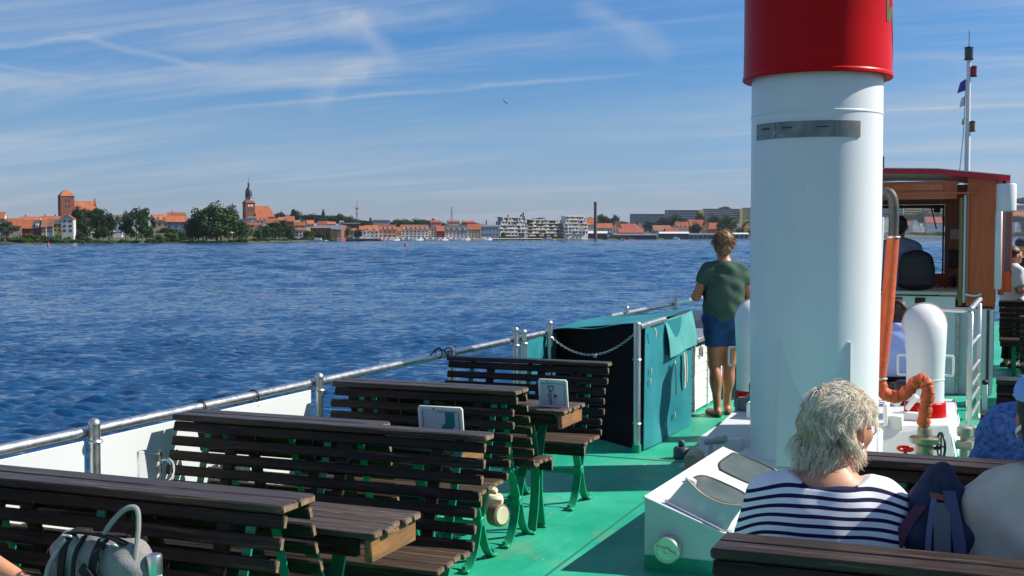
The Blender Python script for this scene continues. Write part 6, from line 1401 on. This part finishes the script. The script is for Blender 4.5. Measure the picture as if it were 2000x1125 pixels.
H(730, 762, 436, 432, 430, 1300, 'grey', 'dark', 'distant grey block on the wooded ridge', rows=0)
H(842, 862, 438, 435, 431, 1350, 'pink', 'red', 'distant pinkish building left of the power pylon', rows=1)
H(876, 898, 438, 434, 431, 1380, 'cream', 'red', 'distant cream building right of the power pylon', rows=1)
H(905, 928, 438, 435, 432, 1400, 'brown', 'red', 'distant brown roofed building farthest along the ridge', rows=1)
# terraced apartment blocks
def block(px0, px1, yb, yt, D, fl, label, body, nb, seed, step=0):
    rg = np.random.default_rng(seed); s = D / F_PX; w = (px1 - px0) * s; h_ = (yb - yt) * s; t = thing('apartment_block', label, 'apartment block', far((px0 + px1) / 2, D, y=yb), 'terraced apartment blocks at the harbour', YAW + .42); fh = h_ / fl
    for i in range(fl):
        ins = step * max(0, i - fl + 3) * w * .07; b = MB(); b.box((0, 7 + i * .5, fh * i + fh * .5 - (4 if i == 0 else 0)), (w - 2 * ins, 12, fh + (8 if i == 0 else 0) - .05)); b.build('storey', WALLC[body], t, local=True, smooth=0)
        b = MB(); b.box((0, .2 + i * .5, fh * (i + 1) - .2), (w - 2 * ins + .6, 2.2, .5)); b.build('balcony_slab', WALLC['white'], t, local=True, smooth=0)
        n = nb; xs = np.linspace(-w / 2 + ins, w / 2 - ins, n + 1)
        for k in range(n):
            if rg.random() < .62: b = MB(); b.box(((xs[k] + xs[k + 1]) / 2, -.75 + i * .5, fh * i + .75), ((xs[k + 1] - xs[k]) * .86, .15, 1.1)); b.build('parapet', WALLC['white' if rg.random() < .8 else 'yellow'], t, local=True, smooth=0)
            if rg.random() < .55: b = MB(); b.box((xs[k], .0 + i * .5, fh * (i + .5)), (.7, 2.0, fh)); b.build('pier', WALLC['white' if body != 'brown' or rg.random() < .5 else 'brown'], t, local=True, smooth=0)
            if rg.random() < .8: b = MB(); b.box(((xs[k] + xs[k + 1]) / 2, .95 + i * .5, fh * (i + .55)), ((xs[k + 1] - xs[k]) * .6, .1, fh * .6)); b.build('window', winm, t, local=True, smooth=0)
    b = MB(); b.box((0, 8 + fl * .5, h_ + .2), (w * (.9 - .1 * step), 12, .5)); b.build('roof', WALLC['white'], t, local=True, smooth=0); return t
block(974, 1034, 462, 425, 1150, 5, 'grey and white terraced apartment block left of the other two', 'grey', 8, 1, 1)
block(1028, 1106, 462, 430, 1190, 5, 'brown and white terraced apartment block in the middle', 'brown', 10, 2, 1)
block(1100, 1152, 458, 423, 1200, 5, 'bright white stepped apartment block beside the tall chimney', 'white', 7, 3, 1)
# chimney, masts
def shaftobj(name, label, cat, px, yb, yt, D, r0, r1, mat, extra=None):
    s = D / F_PX; p = far(px, D, y=yb); t = thing(name, label, cat, p, None, YAW); h_ = (yb - yt) * s
    b = MB(); b.tube([(0, 0, -5), (0, 0, h_)], [r0, r1], 14); b.build('shaft', mat, t, local=True)
    if extra: extra(t, h_)
    return t
def chx(t, h_):
    for z in (.99, .93, .88): b = MB(); b.lathe([(1.55, h_ * z - .35), (1.55, h_ * z + .35)], n=16); b.build('ring', M('rust_ring', (.12, .06, .04), .8), t, local=True)
shaftobj('brick_chimney', 'tall slim dark brick chimney by the white stepped apartment block', 'chimney', 1162.5, 458, 395, 1180, 1.75, 1.35, M('sooty_brick', (.11, .085, .07), .9), chx)
def tvx(t, h_):
    for z, r_ in ((.62, 2.2), (.66, 2.6), (.40, 1.4), (.46, 1.5)): b = MB(); b.lathe([(0, h_ * z), (r_, h_ * z), (r_, h_ * z + .8), (0, h_ * z + .8)], n=12); b.build('antenna_platform', M('mast_red', (.30, .12, .08), .7), t, local=True)
shaftobj('radio_mast', 'red and grey radio mast on the wooded ridge', 'mast', 698, 440, 391, 1500, 1.1, .25, M('mast_grey', (.30, .22, .2), .7), tvx)
def pyx(t, h_):
    for z in (.97, .85): b = MB(); b.box((0, 0, h_ * z), (6, .3, .3)); b.build('cross_arm', M('pylon_grey', (.25, .26, .28), .7), t, local=True)
    for sx in (-1, 1): b = MB(); b.tube([(sx * 2.2, 0, -4), (sx * .3, 0, h_ * .8)], .22, 6); b.build('lattice_leg', M('pylon_grey', (.25, .26, .28)), t, local=True)
shaftobj('power_pylon', 'thin grey power pylon on the ridge', 'pylon', 882.5, 436, 405, 1550, .35, .2, M('pylon_grey', (.25, .26, .28)), pyx)
shaftobj('factory_chimney', 'small distant red chimney left of the apartment blocks', 'chimney', 950, 445, 430, 1500, 1.0, .8, WALLC['brick'])
# right part: red roofed houses, boat sheds, slab blocks
RG = 'red roofed houses right of the tall chimney'
for a in ((1142, 1165, 452, 440, 427, 1330, 'white', 'orange', 'orange roofed house just behind the tall chimney', 'e'), (1166, 1198, 455, 446, 437, 1300, 'cream', 'orange', 'long low orange roofed house right of the tall chimney', 'e'), (1196, 1214, 455, 446, 431, 1320, 'pink', 'brown', 'pink gabled house with a brown roof right of the long orange roof', 'g'), (1213, 1246, 456, 447, 438, 1340, 'white', 'red', 'white house with a dull red roof above the boat sheds', 'e'),
          (1240, 1258, 454, 447, 434, 1350, 'cream', 'orange', 'cream gabled house with an orange roof above the boat sheds', 'g'), (1208, 1258, 459, 455, 447, 1300, 'grey', 'red', 'long dull red shed roof nearest the boat sheds', 'e'), (1320, 1346, 457, 447, 434, 1500, 'white', 'orange', 'white house with a broad orange roof left of the bushy round tree', 'e'), (1346, 1380, 455, 446, 430, 1520, 'pink', 'orange', 'pinkish house with gabled orange roof below the slab blocks', 'e'),
          (1376, 1384, 453, 441, 430, 1510, 'yellow', 'orange', 'narrow sunlit gable at the end of the pinkish house', 'g'), (1382, 1406, 458, 448, 436, 1540, 'brown', 'red', 'brown house with red roof between two green trees', 'e'), (1276, 1312, 460, 451, 441, 1460, 'blue', 'brown', 'grey blue house with a brown roof above the long sheds', 'e'), (1300, 1326, 461, 454, 446, 1420, 'red', 'red', 'low red fronted house above the long sheds', 'e'),
          (1452, 1476, 458, 444, 432, 1600, 'yellow', 'orange', 'yellow gabled house just left of the funnel', 'g'), (1425, 1450, 460, 450, 437, 1620, 'cream', 'grey', 'cream house with grey roof near the standing woman', 'e'), (1412, 1430, 459, 452, 445, 1580, 'red', 'red', 'small red roof behind the standing woman head', 'e')):
    house(*a[:9], ori=a[9], grp=RG, rows=2 if a[9] == 'g' else 1, dorm=3 if 'broad' in a[8] else 0)
def shed(px0, px1, yb, yt, D, label, wall, roof):
    s = D / F_PX; w = (px1 - px0) * s; h_ = (yb - yt) * s; t = thing('boat_shed', label, 'shed', far((px0 + px1) / 2, D, y=yb), 'long low boat sheds at the water', YAW)
    b = MB(); b.box((0, 6, h_ * .36 - 1), (w, 10, h_ * .72 + 2)); b.build('wall', WALLC[wall], t, local=True, smooth=0)
    b = MB(); b.prism([(-w / 2 - .5, -.8, h_ * .72), (-w / 2 - .5, 12, h_ * .72), (-w / 2 - .5, 6, h_)], (w + 1, 0, 0)); b.build('roof', ROOFC[roof], t, local=True, smooth=0)
    n = max(3, int(w / 5))
    for k in range(n): b = MB(); b.box((-w / 2 + (k + .5) * w / n, .95, h_ * .3), (w / n * .6, .2, h_ * .55)); b.build('gate', winm, t, local=True, smooth=0)
shed(1112, 1186, 467, 452, 1240, 'pale roofed boat shed left of the blue tarpaulin', 'dark', 'white'); shed(1198, 1282, 467, 457, 1290, 'long grey roofed boat shed right of the blue tarpaulin', 'dark', 'grey'); shed(1288, 1345, 466, 453, 1360, 'white roofed boat shed in the middle of the sheds', 'dark', 'white'); shed(1345, 1400, 466, 456, 1420, 'low grey boat shed left of the standing woman', 'grey', 'grey'); shed(1400, 1462, 465, 455, 1480, 'pale boat shed behind the standing woman', 'grey', 'white')
s = 1240 / F_PX; b = MB(); p = far(1190, 1235, y=459); u = Vector((math.cos(YAW), math.sin(YAW), 0)); d_ = Vector((-math.sin(YAW), math.cos(YAW), 0))
b.prism([p - u * 4.5, p + u * 4.5, p + V(0, 0, 3.0)], d_ * 8); tag(b.build('blue_tarpaulin_tent', M('blue_tarp', (.05, .22, .50), .7), smooth=0), 'bright blue tarpaulin tent between the boat sheds', 'tent')
def slab(px0, px1, yb, yt, D, fl, wall, label, end=None):
    s = D / F_PX; w = (px1 - px0) * s; h_ = (yb - yt) * s; t = thing('slab_block', label, 'apartment block', far((px0 + px1) / 2, D, y=yb), 'slab blocks on the ridge at right', YAW + R(12)); b = MB(); b.box((0, 8, h_ / 2 - 8), (w, 14, h_ + 16)); b.build('wall', WALLC[wall], t, local=True, smooth=0)
    for i in range(fl): b = MB(); b.box((0, .95, h_ * (i + .5) / fl), (w * .97, .2, h_ / fl * .5)); b.build('window_row', winm, t, local=True, smooth=0)
    b = MB(); b.box((0, 8, h_ + .3), (w + .4, 14.4, .6)); b.build('roof', ROOFC['grey'], t, local=True, smooth=0)
    if end: b = MB(); b.box((w / 2 - (end * s) / 2, .6, h_ / 2 - 3), (end * s, .9, h_ + 6)); b.build('stair_tower', WALLC['yellow'], t, local=True, smooth=0)
slab(1234, 1300, 437, 419, 1900, 5, 'blue', 'blue grey slab block, leftmost of the blocks on the ridge')
slab(1302, 1376, 432, 411.5, 1950, 6, 'grey', 'long grey slab block with a cream stair tower', end=10)
slab(1376, 1452, 430, 409, 2000, 6, 'grey', 'long grey slab block with a yellow end wall', end=6)
slab(1455, 1474, 430, 407, 2050, 6, 'cream', 'cream slab block touching the funnel edge')
slab(1725, 1765, 432, 398, 3100, 6, 'blue', 'blue slab block seen through the wheelhouse, leftmost'); slab(1768, 1800, 428, 399, 3150, 6, 'yellow', 'yellow slab block seen through the wheelhouse windows'); slab(1802, 1848, 426, 399, 3250, 5, 'pink', 'pinkish slab block seen through the wheelhouse windows'); slab(1975, 2060, 410, 402, 3300, 3, 'grey', 'grey slab block at the right edge beyond the lamp drum', end=6)
WG = 'houses seen through and beyond the wheelhouse'
for a in ((1722, 1742, 452, 438, 421, 3000, 'white', 'orange', 'white house with an orange roof left of the head in the wheelhouse', 'g'), (1758, 1788, 456, 443, 432, 3020, 'blue', 'brown', 'brown roofed house seen through the wheelhouse behind the black seat', 'e'), (1781, 1797, 456, 442, 430, 2990, 'white', 'white', 'white pointed gable seen through the wheelhouse', 'g'), (1797, 1806, 455, 444, 437, 2995, 'white', 'white', 'small white house right of the pointed gable', 'g'), (1806, 1842, 453, 436, 424, 3030, 'blue', 'red', 'blue fronted house with a red roof seen through the wheelhouse', 'e'),
          (1812, 1824, 430, 425, 418, 3150, 'white', 'brown', 'small white gable high behind the red roof in the wheelhouse view', 'g'), (1976, 2012, 428, 422, 414, 3200, 'cream', 'orange', 'orange roof at the right edge of the photo', 'e'), (1980, 1994, 452, 440, 434, 3010, 'white', 'white', 'white gabled house at the right edge', 'g'), (1994, 2030, 455, 446, 430, 3040, 'dark', 'dark', 'dark house at the right edge beside the white gable', 'e')):
    house(*a[:9], ori=a[9], grp=WG, rows=1, depth=14)

# ------------------------------------------------------------------ trees, boats, buoys
T_ = tree
for i_, (px, yb, yt, w, D, m_) in enumerate(((-8, 476, 462, 36, 630, 0), (45, 476, 463, 40, 636, 1), (75, 476, 466, 36, 640, 2), (104, 476, 466, 36, 640, 0), (130, 476, 467, 34, 644, 1), (150, 476, 466, 30, 644, 1), (190, 475, 467, 34, 650, 1), (215, 475, 468, 30, 650, 2), (240, 475, 467, 36, 655, 1), (268, 475, 468, 34, 655, 0), (290, 475, 466, 30, 655, 1), (345, 474, 465, 34, 668, 1), (396, 474, 468, 30, 680, 1), (430, 474, 469, 34, 690, 2), (455, 474, 468, 30, 695, 0), (498, 473, 464, 30, 740, 1), (535, 473, 465, 36, 790, 0), (556, 473, 465, 30, 800, 1), (576, 473, 463, 30, 830, 0), (645, 472, 466, 22, 880, 1))):
    tree(px, yb, yt, w, D, 'bush', m_, 'low bush of the green fringe along the near shore left of the harbour', 'bush', 'bushes along the near shore')
T_(14, 475, 428, 58, 640, 'willow', 3, 'pale willow like tree cut by the left edge of the shore', var=0); T_(-30, 474, 434, 50, 650, 'round', 1, 'green tree outside the left edge')
for a in ((57, 474, 454, 44, 650, 2, 'bright yellow green bush right of the leftmost tree'), (30, 476, 462, 44, 640, 1, 'low green bush below the leftmost tree'), (86, 474, 458, 34, 660, 1, 'green bush below the dark red house'), (114, 475, 457, 40, 655, 1, 'broad green bush below the yellow house'), (160, 474, 453, 28, 650, 0, 'dark bush below the first pair of trees'), (137, 474, 460, 30, 660, 1, 'green bush below the tall white house'), (176, 474, 464, 18, 650, 2, 'small pale bush at the water right of the dark bush'),
          (309, 474, 455, 32, 660, 1, 'rounded green bush left of the bright bush'), (331, 473, 453, 40, 670, 2, 'bright green bush at the shore left of the biggest tree'), (300, 474, 464, 24, 655, 2, 'low pale bush left of the rounded bush'), (356, 470, 447, 44, 720, 1, 'green bush joining the biggest tree on its left'), (326, 456, 444, 60, 745, 0, 'dark hedge below the blue grey glass house'), (470, 474, 464, 30, 700, 0, 'dark shrub beneath the willow'), (512, 473, 463, 30, 760, 0, 'dark shrub right of the willow'),
          (596, 473, 462, 26, 850, 0, 'dark shrub in front of the white house end'), (613, 473, 464, 18, 850, 2, 'small pale shrub in front of the brick hall'), (636, 472, 464, 14, 870, 1, 'small round shrub at the right end of the brick hall'), (372, 474, 467, 26, 680, 1, 'low shrub under the left side of the biggest tree')):
    tree(a[0], a[1], a[2], a[3], a[4], 'bush', a[5], a[6], 'bush')
T_(155, 467, 406, 22, 680, 'tall', 0, 'left tree of the first dark pair in front of the church nave', var=0); T_(172, 466, 409, 24, 690, 'tall', 0, 'right tree of the first dark pair in front of the church nave', var=1)
T_(193, 470, 409, 22, 675, 'tall', 0, 'slim left tree of the second dark pair', var=2); T_(213, 470, 407, 30, 670, 'round', 0, 'fuller right tree of the second dark pair', var=0)
T_(246, 468, 411, 26, 690, 'round', 0, 'left tree of the dark group of three', var=1); T_(267, 470, 409, 30, 680, 'tall', 0, 'middle tree of the dark group of three', var=0); T_(287, 469, 408, 26, 690, 'tall', 0, 'right tree of the dark group of three', var=1); T_(203, 470, 440, 22, 665, 'round', 0, 'small dark tree in front of the second pair')
T_(424, 470, 391, 72, 700, 'round', 1, 'crown centre of the biggest broad tree on the shore', var=0); T_(388, 470, 405, 50, 705, 'round', 1, 'left neighbour of the biggest tree on the shore', var=1); T_(448, 470, 393, 44, 710, 'round', 1, 'right neighbour of the biggest tree on the shore', var=2); T_(404, 471, 420, 50, 690, 'round', 0, 'lower dark tree in front of the biggest tree', var=2)
T_(432, 472, 412, 60, 694, 'round', 1, 'full middle tree standing before the biggest tree on the shore', var=1); T_(460, 472, 424, 34, 700, 'round', 0, 'dark tree between the biggest tree and the willow', var=0); T_(378, 472, 428, 30, 698, 'round', 0, 'small dark tree at the left foot of the biggest tree', var=2)
T_(474, 474, 430, 44, 730, 'willow', 3, 'drooping greyish willow at the point below the domed church', var=1)
T_(519, 472, 436, 30, 800, 'round', 0, 'leftmost tree of the dark grove right of the willow'); T_(537, 471, 429, 34, 820, 'round', 0, 'left middle tree of the dark grove right of the willow'); T_(553, 471, 428, 36, 830, 'round', 0, 'right middle tree of the dark grove right of the willow'); T_(567, 471, 438, 26, 840, 'round', 0, 'rightmost tree of the dark grove right of the willow'); T_(503, 470, 445, 22, 790, 'round', 1, 'small green tree between the willow and the dark grove')
T_(602, 468, 448, 30, 870, 'round', 1, 'green tree in front of the left end of the brick hall'); T_(624, 466, 450, 16, 880, 'round', 1, 'small tree before the middle of the brick hall'); T_(676, 466, 440, 22, 905, 'round', 1, 'slender green tree right of the brick hall'); T_(668, 466, 447, 16, 900, 'round', 0, 'small dark tree against the right end of the brick hall'); T_(700, 465, 446, 18, 960, 'round', 0, 'dark tree left of the harbour row')
ridge = 'trees on the wooded ridge behind the town'
for px, yb, yt, w, kind, m_ in ((547, 425, 413, 14, 'round', 0), (574, 425, 410, 14, 'conifer', 0), (580, 424, 411, 14, 'round', 0), (600, 430, 418, 26, 'round', 1), (612, 432, 417, 24, 'round', 1), (622, 432, 417, 24, 'round', 0), (632, 424, 410, 7, 'conifer', 0), (638, 433, 420, 24, 'round', 1), (650, 434, 421, 22, 'round', 0), (662, 432, 416, 18, 'round', 0), (668, 434, 420, 24, 'round', 1), (684, 436, 421, 16, 'round', 0), (690, 438, 427, 24, 'round', 1), (708, 440, 428, 20, 'round', 0), (724, 437, 426, 7, 'conifer', 0), (718, 440, 430, 16, 'round', 0), (735, 441, 431, 22, 'round', 1), (760, 443, 432, 24, 'round', 0), (778, 442, 428, 24, 'round', 1), (790, 442, 427, 26, 'round', 1), (806, 442, 431, 22, 'round', 0), (822, 442, 426, 26, 'round', 1), (833, 441, 428, 20, 'round', 0), (846, 440, 428, 10, 'conifer', 0), (864, 441, 434, 22, 'round', 1), (888, 442, 433, 22, 'round', 0), (912, 443, 435, 22, 'round', 1), (930, 443, 435, 18, 'round', 0)):
    tree(px, yb + 6, yt, w * 1.5, 1450, kind, m_, 'green tree of the wooded ridge between the domed church and the apartment blocks', group=ridge)
r2_ = 'trees among the roofs right of the tall chimney'
for px, yb, yt, w, m_ in ((1150, 440, 423, 20, 1), (1174, 440, 416, 22, 1), (1186, 441, 421, 22, 1), (1201, 438, 419, 16, 0), (1218, 443, 431, 20, 1), (1270, 452, 430, 28, 0), (1298, 447, 422, 30, 0), (1318, 444, 418, 28, 0), (1330, 444, 421, 20, 0), (1395, 440, 418, 26, 1), (1366, 440, 412, 18, 1), (1252, 456, 442, 16, 1)):
    tree(px, yb + 3, yt, w, 1700, 'round', m_, 'dark green tree standing among the roofs between tall chimney and funnel', group=r2_)
T_(1420, 463, 418, 40, 1510, 'round', 1, 'bushy round green tree above the standing woman', var=1); T_(1358, 461, 433, 24, 1450, 'round', 0, 'dark tree before the pinkish house', var=0); T_(1446, 462, 443, 20, 1560, 'round', 1, 'small tree between the bushy round tree and the funnel'); T_(1466, 464, 448, 22, 1540, 'round', 1, 'low tree at the shore touching the funnel edge'); T_(1022, 440, 416, 9, 1500, 'conifer', 0, 'dark conifer rising behind the left apartment block'); T_(1018, 440, 420, 10, 1500, 'conifer', 0, 'shorter conifer behind the left apartment block'); T_(992, 440, 421, 9, 1500, 'conifer', 0, 'lone conifer top above the left apartment block'); T_(1052, 440, 424, 30, 1480, 'round', 2, 'pale green tree top behind the middle apartment block'); T_(1415, 412, 403, 22, 2300, 'round', 1, 'green tree top above the slab blocks')
for px, w in ((962, 12), (983, 10), (950, 8)): tree(px, 465, 453, w, 1110, 'round', 2, 'small pale green tree on the promenade before the apartment blocks', group='small promenade trees')
for px, yb, yt, w, D, m_ in ((1215, 467, 461, 60, 1270, 0), (1265, 467, 462, 60, 1300, 1), (1320, 467, 462, 60, 1380, 0), (1375, 466, 460, 50, 1440, 1), (1440, 466, 460, 50, 1500, 0)): tree(px, yb, yt, w, D, 'bush', m_, 'low reed bush along the water in front of the boat sheds', 'bush', 'reed bushes before the boat sheds')
for px, yb, yt, w, D, m_ in ((1735, 432, 410, 40, 3120, 1), (1770, 440, 418, 40, 3100, 0), (1800, 442, 412, 40, 3100, 0), (1832, 436, 414, 34, 3120, 1), (1846, 445, 420, 30, 3100, 0), (1985, 438, 420, 40, 3060, 0), (2000, 402, 386, 60, 3400, 1), (1990, 450, 432, 30, 3030, 0)): tree(px, yb, yt, w, D, 'round', m_, 'far green tree on the shore beyond the wheelhouse', group='far trees beyond the wheelhouse')
for px, w in ((1740, 60), (1790, 60), (1835, 50), (1990, 60)): tree(px, 462, 452, w, 2960, 'bush', 2, 'green reed bank at the far water edge beyond the wheelhouse', 'bush', 'far reed banks')
# boats along the promenade
def boat(px, D, L, label, cabin=True, hullm=None, grp='small white boats moored along the promenade', rz=0):
    t = thing('motor_boat', label, 'boat', far(px, D, z=WZ), grp, YAW + rz); b = MB(); w = L * .17
    o = [(-L / 2, -w), (L * .2, -w), (L * .42, -w * .5), (L / 2, 0), (L * .42, w * .5), (L * .2, w), (-L / 2, w)]; n = len(o); b.add([(x * .9, y * .8, -.2) for x, y in o] + [(x, y, 1.1) for x, y in o], [tuple(range(n))[::-1], tuple(range(n, 2 * n))] + [(i, (i + 1) % n, n + (i + 1) % n, n + i) for i in range(n)]); b.build('hull', hullm or white, t, local=True, smooth=0)
    if cabin:
        b = MB(); b.box((-L * .05, 0, 1.7), (L * .42, w * 1.4, 1.3), ch=.2); b.build('cabin', white, t, local=True, smooth=0); b = MB(); b.box((-L * .05, 0, 1.85), (L * .43, w * 1.43, .5), ch=.05); b.build('cabin_window', winm, t, local=True, smooth=0)
bt = [745, 752, 760, 768, 776, 786, 796, 804, 813, 822, 832, 843, 851, 860, 869, 878, 888, 897, 906, 914, 923, 931, 939, 947, 956]
for i, px in enumerate(bt): boat(px, shoreD(px) - 7 - (i % 3) * 3, 7 + (i % 4), 'small white motor boat moored in the row along the pale promenade', rz=(i % 5 - 2) * .4)
boat(1073, 1110, 11, 'white cabin cruiser lying alone right of the pale beach', grp=None); boat(1320, 1330, 9, 'white boat before the white roofed boat shed', grp=None); boat(623, 840, 12, 'low white boat ashore before the brick hall', grp=None)
t = thing('long_barge', 'long dark blue barge moored below the harbour houses', 'barge', far(703, 905, z=WZ), None, YAW); b = MB(); b.box((0, 0, .55), (33, 5, 1.5), ch=.3); b.build('hull', M('navy_hull', (.02, .03, .07), .5), t, local=True, smooth=0)
b = MB(); b.box((-8, 0, 2.2), (7, 3.6, 1.8)); b.build('deckhouse', WALLC['grey'], t, local=True, smooth=0); b = MB(); b.box((-8, -1.85, 2.4), (6, .1, .7)); b.build('window_row', winm, t, local=True, smooth=0); b = MB(); b.box((4, 0, 1.5), (20, 3.5, .5)); b.build('hatch_cover', WALLC['dark'], t, local=True, smooth=0)
def buoy(px, D, m_, label, sc=1.0):
    t = thing('channel_buoy', label, 'buoy', far(px, D, z=WZ)); b = MB(); b.lathe([(.5 * sc, -.3), (.55 * sc, .1), (.5 * sc, .5 * sc), (.28 * sc, .9 * sc), (.14 * sc, 1.6 * sc), (0, 1.65 * sc)], n=18); b.build('float', m_, t, local=True); b = MB(); b.lathe([(.08 * sc, 1.5 * sc), (.08 * sc, 1.95 * sc)], n=8); b.build('top_post', m_, t, local=True)
br = M('buoy_red', (.55, .03, .04), .5)
buoy(95, 470, br, 'red channel buoy on the water at the left', 1.05); buoy(792, 480, br, 'red channel buoy on the water in the middle', 1.05); buoy(1218, 900, br, 'tiny far red buoy left of the standing woman', 1.5); buoy(1213, 905, M('buoy_green', (.02, .28, .12), .5), 'tiny far green buoy beside the tiny red one', 1.5)
# market tents and vans under the lakeside trees
def tent(px, yb, D, w, h_, m_, label):
    t = thing('market_tent', label, 'tent', far(px, D, y=yb), 'tents under the lakeside trees', YAW + rnd.uniform(-.4, .4)); e = w / 2; b = MB(); b.add([(-e, -e, h_ * .6), (e, -e, h_ * .6), (e, e, h_ * .6), (-e, e, h_ * .6), (0, 0, h_)], [(0, 1, 4), (1, 2, 4), (2, 3, 4), (3, 0, 4), (3, 2, 1, 0)]); b.build('canopy', m_, t, local=True, smooth=0)
    for a in (-1, 1):
        for c in (-1, 1): b = MB(); b.tube([(a * e * .95, c * e * .95, -2), (a * e * .95, c * e * .95, h_ * .62)], .08, 6); b.build('pole', WALLC['white'], t, local=True)
for px, m_, l in ((156, white, 'white tent under the first pair of dark trees'), (178, white, 'white tent between the first and second pair of trees'), (222, WALLC['white'], 'white tent left of the blue tent'), (232, M('blue_tarp', (.05, .22, .5)), 'blue tent between the second pair and the group of three trees'), (262, white, 'white tent under the group of three trees'), (279, white, 'white tent under the right tree of the group of three'), (412, WALLC['red'], 'red canopy under the biggest tree'), (449, WALLC['yellow'], 'yellow orange kiosk tent under the biggest tree')):
    tent(px, 463, 695, 5.2, 3.8, m_, l)

# ------------------------------------------------------------------ thin summer haze over the lake
if HAZE:
    hz = bpy.data.materials.new('thin_haze'); hz.use_nodes = True; ht = hz.node_tree; ht.nodes.clear()
    pv = ht.nodes.new('ShaderNodeVolumePrincipled'); pv.inputs['Color'].default_value = (.80, .88, 1, 1); pv.inputs['Density'].default_value = HAZE; pv.inputs['Anisotropy'].default_value = .2
    ho = ht.nodes.new('ShaderNodeOutputMaterial'); ht.links.new(pv.outputs[0], ho.inputs['Volume'])
    b = MB(); b.box((-1200, 3000, 48), (8000, 8000, 104)); o = b.build('haze', hz, smooth=0); o['kind'] = 'stuff'
